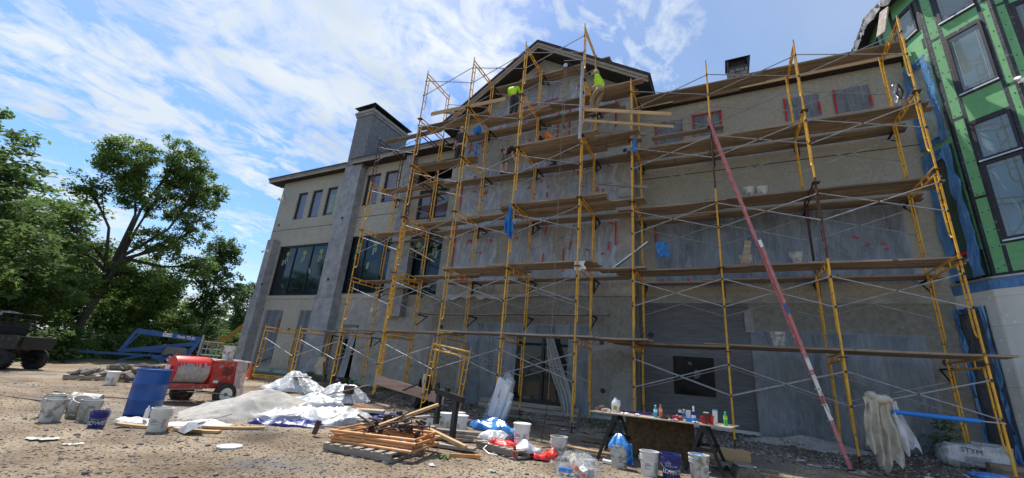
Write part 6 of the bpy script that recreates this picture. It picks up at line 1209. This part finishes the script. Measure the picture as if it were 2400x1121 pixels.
# ================================================================ LEANING FRAME, CORNER PLANK, BLACK SHEET, HARNESS
lf=dup(FY_,(-7.42,9.55,.12),(math.radians(-8),math.radians(9),math.radians(-78)),'yellow scaffold frame leaning loose in front of the gable scaffold, beside the foam bag'); lf['group']='scaffold frames'
lf.scale=(1,.72,.97)
board3((-9.75,10.15,.85),(-7.1,10.15,.52),'wide reddish plank tied low across the scaffold posts','pink_wood',.03,.27)
board3((-9.9,10.6,.22),(-7.9,9.9,.85),'dark pole leaning low from the ground to the tied plank','black_steel',.03,.03,cat='pole',name='pole')
cloth('black_sheet','black plastic sheet hanging like a tent below the tied reddish plank','plastic sheet',(-8.3,10.75,.98),.95,.9,M['black_pl'],33,1,.18,.35)
hn=thing('harness','brown and grey work gloves and pouch hung on the post above the tied plank','gear',(-7.72,10.1,1.15)); cloth('pouch','','',None,.28,.55,M['dark_cloth'],34,2,.08,.7,parent=hn); mb=MB(); mb.path([(-.03,-.1,0),(-.02,-.14,-.2),(.02,-.13,-.38),(.0,-.1,-.5)],.05,8); part('rolled_strap',mb,M['canvas'],hn)
for (x,y,c,lb) in ((-7.95,9.3,'tube_blue','upper blue foam pad on the ground by the post'),(-7.7,9.1,'tube_blue','lower blue foam pad on the ground by the post'),(-6.6,8.9,'tube_blue','small blue pad near the white buckets')):
    mb=MB(); mb.box(-.2,.2,-.04,.04,0,.06); single('foam_pad',mb,M[c],lb,'pad',(x,y,T(x,y)),.3)
mb=MB(); mb.path([(-9.9,9.6,.12),(-9.2,9.5,.1),(-8.6,9.0,.08),(-8.0,9.1,.07),(-7.4,9.5,.12),(-6.9,9.3,.1)],.012,6); wsingle('orange_cord',mb,M['orange'],'orange extension cord snaking near the scaffold foot','cord',(-8.5,9.2,.1),smooth=True)
mb=MB(); mb.path([(-7.6,9.2,.08),(-7.1,9.6,.1),(-6.7,9.2,.09),(-7.0,8.8,.06)],.01,6); wsingle('green_cord',mb,mat('green_cord',(.25,.4,.25),(.35,.5,.33),5,.5),'pale green hose loop beside the blue pads','hose',(-7,9.2,.08),smooth=True)
mb=MB(); mb.path([(-8.2,8.3,.05),(-7.2,8.1,.04),(-6.6,8.3,.05),(-5.9,8.9,.05),(-4.6,9.3,.08)],.014,6); wsingle('black_cable',mb,M['black_steel'],'black cable running from the tarp toward the foam bag','cable',(-6.5,8.5,.05),smooth=True)
# ================================================================ FOAM OFFCUTS IN CLEAR BAG
fb=thing('foam_bag','clear bag full of white foam offcuts leaning against the scaffold post','bag',(-5.15,9.75,T(-5.2,9.8)),math.radians(-18))
def rb(x,y,z,sx,sy,sz,ang): mb=MB(); mb.obox((x,y,z),(sx,sy,sz),rot3(6,ang,0)); part('foam_offcut',mb,M['white_clean'],fb)
rb(-.02,0,.62,.42,.08,1.02,24);rb(.13,-.05,.55,.2,.07,1.0,26);rb(-.16,.05,.60,.14,.09,.8,22);rb(.24,.02,.50,.12,.08,.72,28);rb(.05,.1,.70,.20,.06,.9,25);rb(.30,-.03,.42,.09,.07,.5,30);rb(-.05,-.09,.45,.1,.04,.5,24);rb(.0,-.11,.72,.08,.05,.35,30)
mb=MB()
def bagf(u,v):
    a=u*2*math.pi; z=v*1.28; w=(.36*(1-.25*v)+.05*math.sin(v*5))*(1 if v<.85 else 1-(v-.85)*4.2); lean=.46*v-.05; k=float(vn(np.array([u*14.]),np.array([v*9.]))[0]); w*=1+.16*(k-.5); return (lean-.12+w*math.cos(a)*1.0-.15*max(0,v-.85)*3,w*.55*math.sin(a),z)
mb.grid(bagf,44,30); part('bag_film',mb,filmmat('bag_film',(.8,.82,.83),.17,.15,7,(1,1,.6),.9,(.95,.96,.97)),fb,smooth=True,fix=False)
crumple('blue_film','bunched bright blue film on a dark board at the foot of the foam bag','plastic sheet',(-5.05,9.3,.03),.72,.34,.13,M['film_blue'],41,math.radians(-22),40,.2)
board3((-5.9,9.1,.07),(-4.15,8.65,.05),'dark flat board beneath the bunched blue film','wood',.5,.02)
# ================================================================ PALLET WITH RED BAGS
pallet('small broken pallet under the red and white bags',(-3.7,7.5),math.radians(-18),1.05,.7,'wood_grey')
crumple('clear_bag','clear bag with pinkish contents at the left of the small pallet','bag',(-4.1,7.75,.13),.30,.2,.16,film_milky,51,.2,24,.1)
crumple('red_bag','bunched red plastic bag spilling off the right of the small pallet','bag',(-3.02,7.55,.02),.26,.2,.1,mat('red_film',(.55,.02,.012),(.75,.04,.03),5,.35,bump=.5),52,.4,30,.22)
crumple('red_bag','red and white bag tangled in front of the lidded bucket on the small pallet','bag',(-3.75,7.38,.13),.26,.12,.09,MATS['red_film'],53,.1,24,.1)
crumple('white_bag','white bag scraps between the red bags and the bucket','bag',(-3.3,7.42,.1),.26,.16,.1,M['sheet_white'],54,.1,24,.12)
crumple('dark_rag','dark purple rag on the small pallet left of the bucket','rag',(-3.72,7.62,.13),.13,.1,.12,mat('purple_rag',(.03,.015,.04),(.06,.03,.08),5,.8),55,.1,16,.05)
mb=MB(); mb.path([(-4.0,7.35,.16),(-4.05,7.2,.06),(-3.85,7.05,.03),(-3.7,7.1,.02)],.01,6); wsingle('packing_cord',mb,M['white_clean'],'white cord looping off the front of the small pallet','cord',(-3.9,7.2,.05),smooth=True)
mb=MB(); mb.box(-.03,.03,-.005,.005,-.13,.05); single('red_tag',mb,M['tape'],'red strap hanging over the front edge of the small pallet','strap',(-3.35,7.05,.17),-.3)
heap('flat_stone','flat brown slab of stone between the small pallet and the trash bag','stone',(-2.85,7.45),.17,.10,.08,M['rubble'],61,.1,10,.02)
# trash bag
tg=thing('trash_bag','clear knotted trash bag holding coloured litter on the gravel','bag',(-2.12,6.72,T(-2.1,6.8)))
mb=MB()
def tf(u,v):
    a=u*2*math.pi; b=v*math.pi/2; k=float(vn(np.array([math.cos(a)*3+9]),np.array([math.sin(a)*3+v*5]))[0]); k2=abs(float(vn(np.array([math.cos(a)*8+9]),np.array([math.sin(a)*8+v*9]))[0])-.5); r=.34*(.85+.3*k+.12*k2); return (r*math.cos(a)*math.cos(b)*1.1,r*math.sin(a)*math.cos(b)*.8,r*math.sin(b)*.85+.01)
mb.grid(tf,46,20); part('film',mb,MATS['bag_film'],tg,smooth=True,fix=False)
for i,(x,y,z,c,s) in enumerate(((-.18,-.05,.06,'tube_blue',(.2,.1,.06)),(.0,-.1,.12,'orange',(.07,.05,.07)),(.08,.0,.06,'white_clean',(.12,.12,.1)),(.18,.05,.06,'galv',(.1,.08,.08)),(-.05,.08,.14,'white_clean',(.16,.1,.08)),(.12,-.12,.05,'tape',(.05,.05,.04)),(-.1,.02,.2,'ply',(.1,.07,.05)))): mb=MB(); mb.obox((x,y,z),s,rot3(i*20,i*33,i*50)); part('litter',mb,M[c],tg)
mb=MB(); mb.tube((-.1,0,0),(.1,0,0),.05,12); single('tin_can',mb,M['galv'],'dented grey can lying between the trash bag and the left table legs','can',(-2.25,7.75,.055),.3)
for (x,y,L_,rz,lb,m,w,t) in ((-2.6,8.9,1.7,-.12,'pale thin board lying left of the table legs','wood_edge',.12,.03),(-2.7,9.8,.6,.1,'stacked pad of boards behind the smeared bucket','wood',.3,.1),(-2.35,8.6,.9,-.1,'dark narrow board by the left table legs','wood_grey',.06,.04),(-5.1,11.3,2.6,-.2,'long weathered timber lying in front of the patio door','wood_grey',.12,.06),(-2.0,8.3,.3,.2,'small white offcut by the left table legs','white_clean',.15,.04)):
    plank(x-L_/2,x+L_/2,y,T(x,y)+.02,lb,m,rz=rz,group='boards on the ground',w=w,t=t)
# ================================================================ SAWHORSE TABLE
TZ=.80
tbv=[Vector((-2.50,8.55,TZ)),Vector((-.02,8.55,TZ)),Vector((.12,9.35,TZ)),Vector((-2.42,9.20,TZ))]
mb=MB(); mb.prism([v for v in tbv],(0,0,.018)); wsingle('plywood_sheet','' and mb or mb,M['ply'],'splattered plywood sheet laid over two black sawhorses','table top',(-1.2,8.9,TZ))
def sawhorse(x,y,label,rz=0):
    t=thing('sawhorse',label,'sawhorse',(x,y,T(x,y)),rz,'sawhorses under the plywood'); h=TZ-T(x,y)
    mb=MB(); mb.box(-.05,.05,-.38,.38,h-.12,h-.004); part('top_rail',mb,M['black_steel'],t)
    for s in(-1,1):
        for yy in(-.34,.34): mb=MB(); mb.bar((s*.04,yy,h-.08),(s*.30,yy*1.25,.0),.055,.05,(0,1,0)); part('leg',mb,M['black_steel'],t)
        mb=MB(); mb.bar((s*.19,-.36,.36),(s*.19,.36,.36),.03,.05); part('stretcher',mb,M['black_steel'],t)
    for yy in(-.38,.38): mb=MB(); mb.bar((-.19,yy,.36),(.19,yy,.36),.03,.06); part('shelf_brace',mb,M['black_steel'],t)
    return t
sawhorse(-2.02,8.85,'black plastic sawhorse under the left end of the plywood table',.1); sawhorse(-.45,8.95,'black plastic sawhorse under the right end of the plywood table',-.05)
mb=MB(); mb.prism([(-1.85,9.1,.05),(-.62,9.1,.03),(-.66,9.28,.76),(-1.95,9.28,.78)],(0,.02,0)); wsingle('osb_panel',mb,M['osb'],'dark brown strand board leaning upright between the two sawhorses','board',(-1.2,9.2,.1))
crumple('blue_film','crumpled blue film bulging out of the bucket under the left end of the table','plastic sheet',(-1.80,8.05,.33),.17,.15,.16,M['film_blue'],71,.1,24,.14)
cloth('blue_film','blue film tail hanging down outside the bucket under the table','plastic sheet',(-1.62,8.02,.40),.16,.32,M['film_blue'],72,1,.05,.5)
crumple('blue_film','blue film lining the inside of the rightmost bucket by the table','plastic sheet',(-.52,8.05,.29),.135,.135,.05,M['film_blue'],73,.1,24,.05)
TS=TZ+.02
def bottle(x,y,label,h,r,m,cap,liquid=None,shape='bottle',cat='bottle',name='bottle'):
    t=thing(name,label,cat,(x,y,TS)); mb=MB()
    if shape=='bottle': mb.lathe([(r*.9,0),(r,.01),(r,h*.32),(r*.93,h*.38),(r,h*.44),(r,h*.66),(r*.45,h*.84),(r*.4,h*.93)],18)
    elif shape=='cup': mb.lathe([(r*.75,0),(r,h*.94),(r*1.02,h*.95)],20)
    elif shape=='spray': mb.lathe([(r,0),(r,h*.45),(r*.6,h*.62),(r*.35,h*.8),(r*.45,h*.95),(r*.2,h)],16)
    part('body',mb,m,t,smooth=True)
    if liquid: mb=MB(); mb.lathe([(r*1.012,h*.42),(r*1.012,h*.66)],18,cap0=False,cap1=False); part('label_band',mb,liquid,t)
    if cap: mb=MB(); mb.lathe([(r*.5 if shape=='bottle' else r*1.06,h*.92),(r*.5 if shape=='bottle' else r*1.06,h*.985),(r*.35 if shape=='bottle' else r*.8,h)],14); part('cap',mb,cap,t)
    return t
c_=lambda n,a,b=None,r=.25:mat(n,a,b or tuple(q*1.2 for q in a),4,r)
bottle(-1.28,8.78,'turquoise drink bottle, left of the orange one on the table',.22,.034,c_('turq',(.01,.30,.42)),M['white_clean'],M['white_clean'])
bottle(-1.22,9.0,'orange drink bottle standing behind the turquoise one',.23,.034,c_('orange_drink',(.75,.20,.04)),c_('cap_o',(.6,.2,.1)),c_('peach',(.8,.5,.4)))
bottle(-.10,8.86,'green soda bottle at the right end of the table',.23,.034,c_('green_soda',(.02,.42,.12)),c_('cap_g',(.3,.4,.3)),c_('lime_band',(.4,.6,.05)))
bottle(-.40,8.64,'dark red paper coffee cup with white lid on the table',.2,.042,c_('cup_red',(.12,.02,.015),None,.6),M['white_clean'],shape='cup',cat='cup',name='coffee_cup')
bottle(-.33,8.72,'bright red mug right of the coffee cup',.15,.05,c_('mug_red',(.5,.015,.02)),c_('mug_lid',(.2,.02,.02)),shape='cup',cat='mug',name='mug'); bottle(-.46,8.76,'red mug with side handle behind the coffee cup',.13,.045,c_('mug_red2',(.6,.02,.03)),None,shape='cup',cat='mug',name='mug')
bottle(-.27,9.08,'shaker bottle with blue lid near the right end of the table',.24,.045,M['white_clean'],c_('blue_lid',(.01,.2,.4)),shape='cup',cat='bottle',name='shaker')
bottle(-.62,8.86,'clear spray bottle with white nozzle on the table',.27,.038,M['white_clean'],None,M['navy'],shape='spray'); 
for (x,y,c,s,lb) in ((-.92,8.72,'tape',(.09,.06,.08),'small red and white box on the table'),(-.66,8.74,'tube_blue',(.16,.1,.07),'blue tissue pack in front of the spray bottle'),(-1.12,8.72,'black_steel',(.14,.07,.03),'flat black case on the table right of the turquoise bottle'),(-1.0,8.9,'navy',(.12,.05,.05),'blue cordless tool lying on the table'),(-1.05,8.82,'rust',(.1,.06,.05),'brown glove lying on the table'),(-.84,8.80,'red',(.08,.08,.05),'red tape roll on the table'),(-.55,9.05,'lift_blue',(.14,.08,.04),'blue rag behind the spray bottle'),(-1.15,9.05,'camo',(.12,.06,.04),'dark cordless grinder lying behind the orange bottle')):
    t=thing('table_item',lb,'item',(x,y,TS),random.uniform(-.5,.5)); mb=MB(); mb.obox((0,0,s[2]/2),s); o=part('body',mb,M[c],t); bv=o.modifiers.new('b','BEVEL'); bv.width=.008; bv.segments=2; mb=MB(); mb.obox((s[0]*.25,0,s[2]+.008),(s[0]*.3,s[1]*.6,.016)); part('top_piece',mb,M['white_pl'] if c in('tape','tube_blue') else M['black_steel'],t)
bottle(-.86,8.92,'white spray can with red cap on the table',.19,.032,M['white_clean'],M['tape'],M['black_steel'],shape='cup',cat='can',name='spray_can')
bottle(-.78,8.78,'first clear water bottle on the table',.2,.034,MATS['bag_film'],M['white_clean'],M['lift_blue']); bottle(-.72,8.95,'white squeeze bottle on the table',.19,.045,M['white_clean'],None,shape='cup')
jg=thing('milk_jug','white gallon jug with green label at the left of the table','jug',(-2.08,8.95,TS)); mb=MB(); mb.lathe([(.07,0),(.078,.01),(.078,.15),(.07,.19),(.035,.235),(.022,.25)],18); part('body',mb,M['white_clean'],jg,smooth=True); mb=MB(); mb.lathe([(.024,.25),(.024,.27),(.02,.272)],12); part('cap',mb,M['white_clean'],jg)
mb=MB(); mb.path([(.04,0,.23),(.085,0,.21),(.09,0,.14),(.07,0,.10)],.012,7); part('handle',mb,M['white_clean'],jg); mb=MB(); mb.obox((.02,-.079,.08),(.07,.004,.08)); part('label',mb,c_('jug_label',(.2,.3,.03)),jg)
cp=thing('cap_hat','brown baseball cap lying at the left end of the table','cap',(-2.33,8.9,TS),.4); mb=MB(); mb.lathe([(.09,0),(.095,.03),(.085,.07),(.05,.1),(.001,.11)],16,cap1=False); part('crown',mb,c_('cap_brown',(.1,.04,.035),None,.9),cp,smooth=True); mb=MB(); mb.prism([(-.07,-.06,.01),(.07,-.06,.01),(.06,-.17,.0),(-.06,-.17,.0)],(0,0,.006)); part('brim',mb,MATS['cap_brown'],cp)
gl_=thing('work_glove','pale work glove lying in front of the jug on the table','glove',(-2.22,8.72,TS),.2); mb=MB(); mb.path([(-.08,0,.02),(0,0,.045),(.07,-.01,.04),(.09,-.05,.015)],.022,7); part('palm',mb,M['canvas'],gl_)
for (x0,y0,x1,y1,lb,m) in ((-2.0,9.12,-.9,9.2,'long red level lying along the back of the table','red'),(-1.95,9.05,-1.2,9.12,'long dark blue straightedge on the back of the table','navy'),(-2.5,9.0,-2.3,9.15,'grey pipe stub at the left end of the table','alu')): board3((x0,y0,TS+.025),(x1,y1,TS+.025),lb,m,.025,.045,cat='tool',name='long_tool')
for (x,y,lb) in ((-1.62,8.8,'crumpled napkin left of the turquoise bottle'),(-1.85,8.72,'white paper strip on the left of the table'),(-.95,8.62,'crumpled paper by the small red box'),(-.58,8.64,'crumpled white paper before the tissue pack')):
    mb=MB(); r=random.Random(int(x*99)); mb.grid(lambda u,v:((u-.5)*.16,(v-.5)*.09,.03*r.random()),6,4); single('paper',mb,M['white_clean'],lb,'paper',(x,y,TS+.003),x*3)
sbk=thing('block_by_table','heavy grey timber block on its side at the bottom right of the table','block',(.12,8.72,T(.12,8.7)),.25); mb=MB(); mb.prism([(-.16,-.16,0),(.16,-.16,0),(.22,-.1,.16),(.05,-.12,.2),(-.1,-.14,.18)],(0,.42,0)); part('body',mb,M['rubble'],sbk); mb=MB(); mb.obox((.02,.05,.205),(.28,.34,.012),rot3(0,0,4)); part('top_board',mb,M['wood_grey'],sbk)
mb=MB(); mb.box(-.42,.42,-.11,.11,0,.2); single('timber_beam',mb,M['wood_edge'],'thick sawn beam lying behind the right sawhorse','timber',(-.15,10.1,T(-.15,10.1)-.01),.1)
mb=MB(); mb.grid(lambda u,v:((u-.5)*.42,(v-.5)*.2,.06+.05*math.sin(u*5)+.03*v),8,5); single('foil_sheet',mb,M['galv'],'torn grey sheet of metal on the ground right of the table','sheet metal',(-.1,9.15,.05),.5)
for (y,lb,dz) in ((0,'upper green rod lying in the gravel at the lower right',0),(.05,'lower green rod lying in the gravel at the lower right',0)): board3((.45,8.95+y,.06),(1.15,8.85+y,.05),lb,'green',.02,.02,cat='rod',name='rod')
# ================================================================ RIGHT CORNER: DROP CLOTH, BLUE TUBE, FOAM PACK
dc=thing('drop_cloth','dirty canvas drop cloths hanging in folds over the brace right of the ladder foot','cloth',(2.55,10.78,1.5)); cloth('canvas_fold','','',None,.40,1.18,M['canvas'],81,3.1,.05,.88,.03,n=60,parent=dc); o2=cloth('canvas_fold','','',None,.27,.98,M['canvas'],82,2.4,.05,.85,-.06,n=40,parent=dc); o2.location=(-.13,-.06,.02)
o3=cloth('clear_tail','','',None,.26,.85,film_milky,83,1.6,.05,.5,.16,n=24,parent=dc); o3.location=(.2,.06,-.02)
mb=MB(); mb.path([(-.2+.05*k,-.02-.015*math.sin(k*1.7),.03+.025*math.sin(k*1.1)-.004*k*k*.3) for k in range(9)],.06,12,[.035,.07,.085,.075,.09,.08,.085,.06,.03]); part('top_bundle',mb,M['canvas'],dc,smooth=True,fix=False)
bt=thing('blue_foam_tube','long bright blue foam pipe sleeve on the lowest brace at the right','tube',(3.35,10.85,1.25)); mb=MB(); mb.tube((-.62,0,.03),(.58,.02,-.0),.042,14); part('sleeve',mb,M['tube_blue'],bt,smooth=True); mb=MB(); mb.tube((-.9,0,.03),(.92,.03,-.0),.012,8); part('inner_rod',mb,M['galv'],bt)
filmmat('pack_film',(.75,.76,.76),.4,.18,6,(1,1,1),.9,(.95,.96,.97))
fpk=thing('foam_pack','white foam sheets wrapped in clear plastic beside the last post','pack',(4.15,12.0,T(4.1,12.0)),-.15); mb=MB(); mb.obox((0,0,.2),(.78,.44,.26),rot3(4,8,0)); o=part('foam_sheets',mb,M['white_clean'],fpk); mb=MB()
def fpf(u,v):
    a=u*2*math.pi; b=(v-.5)*math.pi; k=float(vn(np.array([u*12.]),np.array([v*8.]))[0]); sg=lambda q:math.copysign(abs(q)**.3,q); return (.46*sg(math.cos(a))*sg(math.cos(b))*(1+.16*k),.28*sg(math.sin(a))*sg(math.cos(b))*(1+.12*k),.21+.19*sg(math.sin(b))*(1+.12*k)+.05*math.cos(a))
mb.grid(fpf,44,20); part('wrap',mb,MATS['pack_film'],fpk,smooth=True,fix=False); me=text_mesh('STYM',.12,M['ink_black']); put('lettering',me,fpk,(-.08,-.325,.30),(math.radians(80),math.radians(6),0)); mb=MB()
for k in range(5): mb.box(-.2,.15,-.33,-.325,.10+k*.022,.11+k*.022)
part('print_lines',mb,M['ink'],fpk,kind='stuff')
crumple('blue_film','blue film heap in front of the wrapped foam pack','plastic sheet',(4.05,11.35),.28,.12,.05,M['film_blue'],91,.1,20,.08)
mb=MB(); mb.box(-.6,.6,-.12,.12,0,.2); single('timber_beam',mb,M['wood'],'dark rough beam under the last post at the right edge','timber',(4.75,11.5,T(4.7,11.5)-.02),-.1)
heap('mortar_spill','pale hardened mortar spill along the wall behind the table','mortar',(1.6,12.55),1.5,.35,.28,M['cement'],92,.05,40,.08,True)
# debris offcuts along the scaffold foot
dd_=random.Random(77); places=['near the patio door','below the corner posts','by the ladder foot','behind the table','beside the drop cloth','left of the foam bag','under the low reddish plank','near the left covered heap']
kinds=[('wood_grey','grey splintered board offcut'),('rubble_w','white foam offcut'),('wood','brown lath offcut')]
cen=[(-5,11.3),(-2.8,11.2),(1.4,10.6),(-1.2,10.6),(3.0,11.0),(-6.8,10.8),(-8.9,11.3),(-12.4,11.4)]
for i,(pl,(cx2,cy2)) in enumerate(zip(places,cen)):
    for m_,nm in kinds:
        for k,aj in enumerate(('longest','narrowest','shortest','broadest')):
            x=cx2+dd_.uniform(-1.1,1.1); y=cy2+dd_.uniform(-.6,.5); q_=(1,.75,.4,.7)[k]*dd_.uniform(.9,1.1); L_=q_*(.45 if m_!='rubble_w' else .2); w=(.05,.025,.05,.11)[k]
            mb=MB(); mb.box(-L_/2,L_/2,-w/2,w/2,0,.02); o=single('offcut',mb,M[m_],aj+' '+nm+' in the litter '+pl,'offcut',(x,y,T(x,y)+.015),(dd_.uniform(-.1,.1),dd_.uniform(-.12,.12),dd_.uniform(0,3.1)),group='offcuts littered '+pl)
# ================================================================ WORKERS
def skinmesh(name,joints,edges,m,parent,sub=2,root=0):
    me=bpy.data.meshes.new(name); me.from_pydata([j[:3] for j in joints],edges,[]); ob=bpy.data.objects.new(name,me); COL.objects.link(ob)
    md=ob.modifiers.new('s','SKIN'); md.use_smooth_shade=True; ms=ob.modifiers.new('u','SUBSURF'); ms.levels=sub; ms.render_levels=sub
    for i,j in enumerate(joints):
        r=j[3]; ry=j[4] if len(j)>4 else r; me.skin_vertices[0].data[i].radius=(r,ry); me.skin_vertices[0].data[i].use_root=(i==root)
    bpy.context.view_layer.update(); dg=bpy.context.evaluated_depsgraph_get(); nm=bpy.data.meshes.new_from_object(ob.evaluated_get(dg)); bpy.data.objects.remove(ob); nm.name=name; nm.materials.clear(); nm.materials.append(m); nm.polygons.foreach_set('use_smooth',[True]*len(nm.polygons))
    return put(name,nm,parent)
def worker(label,loc,J,shirt,pants,short=False,hat=None,rz=0,sleeves=True):
    """J: joint positions (metres, local): pelvis chest neck head, elbow/hand L,R, knee/foot L,R"""
    t=thing('person',label,'person',loc,rz); g=lambda k:Vector(J[k]); pel,ch,nk,hd=g('pelvis'),g('chest'),g('neck'),g('head')
    side=Vector(J.get('side',(1,0,0))); shl,shr=ch+side*-.19+(nk-ch)*.55,ch+side*.19+(nk-ch)*.55; hl,hr=pel+side*-.10,pel+side*.10
    def foot(k): f=g(k); return f,f+Vector(J.get('toe',(0,-.16,-.02)))
    fl,tl=foot('footL'); fr,tr=foot('footR'); top=hd+(hd-nk).normalized()*.10
    jt=[(*pel,.13,.10),(*((pel+ch)/2),.125,.09),(*ch,.145,.10),(*nk,.055),(*hd,.085),(*top,.07),(*shl,.06),(*g('elbowL'),.042),(*g('handL'),.03),(*shr,.06),(*g('elbowR'),.042),(*g('handR'),.03),(*hl,.09),(*g('kneeL'),.058),(*fl,.038),(*tl,.035),(*hr,.09),(*g('kneeR'),.058),(*fr,.038),(*tr,.035)]
    ed=[(0,1),(1,2),(2,3),(3,4),(4,5),(2,6),(6,7),(7,8),(2,9),(9,10),(10,11),(0,12),(12,13),(13,14),(14,15),(0,16),(16,17),(17,18),(18,19)]
    n0=len(jt)
    for sd,(eb,hnd) in ((8,('elbowL','handL')),(11,('elbowR','handR'))):       # palm and five unequal fingers
        h=g(hnd); d=(h-g(eb)).normalized(); a=d.orthogonal().normalized(); b=d.cross(a); pm=len(jt); jt.append((*(h+d*.05),.028,.014)); ed.append((sd,pm))
        for q,(o_,l_) in enumerate(((-.026,.055),(-.009,.065),(.009,.06),(.026,.045))): jt.append((*(h+d*(.05+l_)+a*o_-b*.02),.008)); ed.append((pm,len(jt)-1))
        jt.append((*(h+d*.05-a*.05-b*.02),.010)); ed.append((sd,len(jt)-1))
    body=skinmesh('body',jt,ed,M['skin'],t)
    K=1.16; sj=[(*(pel+(ch-pel)*.12),.15,.12),(*((pel+ch)/2),.15,.115),(*ch,.168,.125),(*(nk-(nk-ch)*.15),.07),(*shl,.085),(*(shl.lerp(g('elbowL'),.7)),.066),(*shr,.085),(*(shr.lerp(g('elbowR'),.7)),.066)]
    skinmesh('shirt',sj,[(0,1),(1,2),(2,3),(2,4),(4,5),(2,6),(6,7)],shirt,t)
    fL=.62 if short else .97; pj=[(*(pel+(ch-pel)*.14),.15,.12),(*pel,.155,.125),(*hl,.105),(*(hl.lerp(g('kneeL'),.6)),.095),(*g('kneeL'),.08),(*(g('kneeL').lerp(fl,.12 if short else .9)),.075 if short else .06),(*hr,.105),(*(hr.lerp(g('kneeR'),.6)),.095),(*g('kneeR'),.08),(*(g('kneeR').lerp(fr,.12 if short else .9)),.075 if short else .06)]
    skinmesh('trousers',pj,[(0,1),(1,2),(2,3),(3,4),(4,5),(1,6),(6,7),(7,8),(8,9)],pants,t,root=1)
    for f,tt in ((fl,tl),(fr,tr)): skinmesh('boot',[(*(f+Vector((0,0,.08))),.05),(*f,.052),(*tt,.045)],[(0,1),(1,2)],M['boot'],t)
    up=(hd-nk).normalized(); 
    if hat: 
        R=up.to_track_quat('Z','Y').to_matrix(); mb=MB(); mb.lathe([(.125 if hat[1] else .1,.0),(.1,.012),(.098,.05),(.08,.10),(.045,.125),(.001,.13)],16,hd+up*.015,R,cap1=False); part('hat',mb,hat[0],t,smooth=True)
        fw=Vector(J.get('face',(0,-1,0))); mb=MB(); mb.obox(hd+up*.04+fw*.12,(.14,.12,.012),R); part('hat_brim',mb,hat[0],t)
    else: mb=MB(); mb.lathe([(.09,-.02),(.098,.03),(.085,.08),(.04,.11),(.001,.115)],14,hd+up*.02,up.to_track_quat('Z','Y').to_matrix(),cap1=False); part('hair',mb,M['hair'],t,smooth=True)
    fw=Vector(J.get('face',(0,-1,0))).normalized(); sx=up.cross(fw).normalized()
    mb=MB(); mb.obox(hd+fw*.095+up*-.01,(.022,.03,.035)); part('nose',mb,M['skin'],t)
    for s in(-1,1):
        mb=MB(); mb.lathe([(.001,-.009),(.010,0),(.001,.009)],8,hd+fw*.08+sx*s*.03+up*.015); part('eye',mb,M['hair'],t); mb=MB(); mb.obox(hd+sx*s*.088,(.02,.03,.05)); part('ear',mb,M['skin'],t)
    mb=MB(); mb.obox(hd+fw*.082-up*.045,(.04,.012,.01)); part('mouth',mb,M['red'],t)
    return t
worker('climbing worker in lime shirt and khaki trousers gripping the gable corner frame',(-3.22,11.12,7.95+E),dict(pelvis=(.13,-.05,.93),chest=(.10,-.03,1.32),neck=(.06,-.02,1.52),head=(.0,-.04,1.64),elbowL=(-.08,.28,1.28),handL=(-.17,.55,1.42),elbowR=(-.02,.0,1.22),handR=(-.17,.2,1.34),kneeL=(-.16,-.05,.62),footL=(-.06,.0,.10),kneeR=(.02,-.02,.48),footR=(-.02,0,.05),side=(.3,.95,0),face=(-1,-.1,.1),toe=(-.17,-.02,-.01)),M['lime'],M['khaki'],hat=(M['canvas'],0))
worker('stooping worker in lime shirt behind the highest gable deck, only back and legs showing',(-6.62,11.6,8.96+E),dict(pelvis=(.06,.0,.92),chest=(-.02,-.06,1.30),neck=(-.05,.10,1.42),head=(-.05,.22,1.38),elbowL=(-.25,.22,1.1),handL=(-.25,.36,.95),elbowR=(.2,.22,1.1),handR=(.2,.38,.95),kneeL=(-.02,.02,.48),footL=(-.08,0,.06),kneeR=(.16,.02,.48),footR=(.14,0,.06),side=(1,0,0),face=(0,.8,-.5),toe=(0,.17,-.02)),M['lime'],M['dark_cloth'])
worker('worker in dark jacket and beige brimmed hat standing at the gable left end',(-8.45,11.15,6.95+E),dict(pelvis=(0,0,.94),chest=(0,0,1.32),neck=(0,.0,1.52),head=(0,-.02,1.64),elbowL=(-.27,.02,1.12),handL=(-.26,-.06,.88),elbowR=(.27,.02,1.12),handR=(.28,-.05,.88),kneeL=(-.11,-.02,.5),footL=(-.12,0,.06),kneeR=(.1,0,.5),footR=(.12,0,.06),face=(-.2,1,0)),M['dark_cloth'],M['dark_cloth'],hat=(M['hatc'],1))
worker('bending worker in camouflage shorts and black shirt',(-6.98,12.02,6.9+E),dict(pelvis=(0,0,.93),chest=(.24,.06,1.10),neck=(.42,.08,1.04),head=(.53,.1,.96),elbowL=(.34,-.1,.82),handL=(.42,-.05,.58),elbowR=(.38,.2,.82),handR=(.5,.2,.6),kneeL=(-.10,.0,.5),footL=(-.10,0,.06),kneeR=(.1,.0,.5),footR=(.1,0,.06),side=(0,-1,0),face=(.6,.2,-.7),toe=(.12,.1,-.02)),M['dark_cloth'],M['shorts'],short=True)
worker('stooping worker in orange shirt behind the broad fourth deck',(-5.15,12.1,6.9+E),dict(pelvis=(.22,0,.98),chest=(-.06,.02,1.36),neck=(-.25,.02,1.40),head=(-.36,.0,1.34),elbowL=(-.18,-.16,1.08),handL=(-.38,-.1,.92),elbowR=(-.18,.18,1.08),handR=(-.38,.16,.92),kneeL=(.1,-.12,.48),footL=(.16,-.12,.06),kneeR=(.1,.12,.48),footR=(.16,.12,.06),side=(0,-1,0),face=(-1,0,-.3),toe=(-.16,0,-.02)),M['org_shirt'],M['dark_cloth'],hat=(M['dark_cloth'],0))
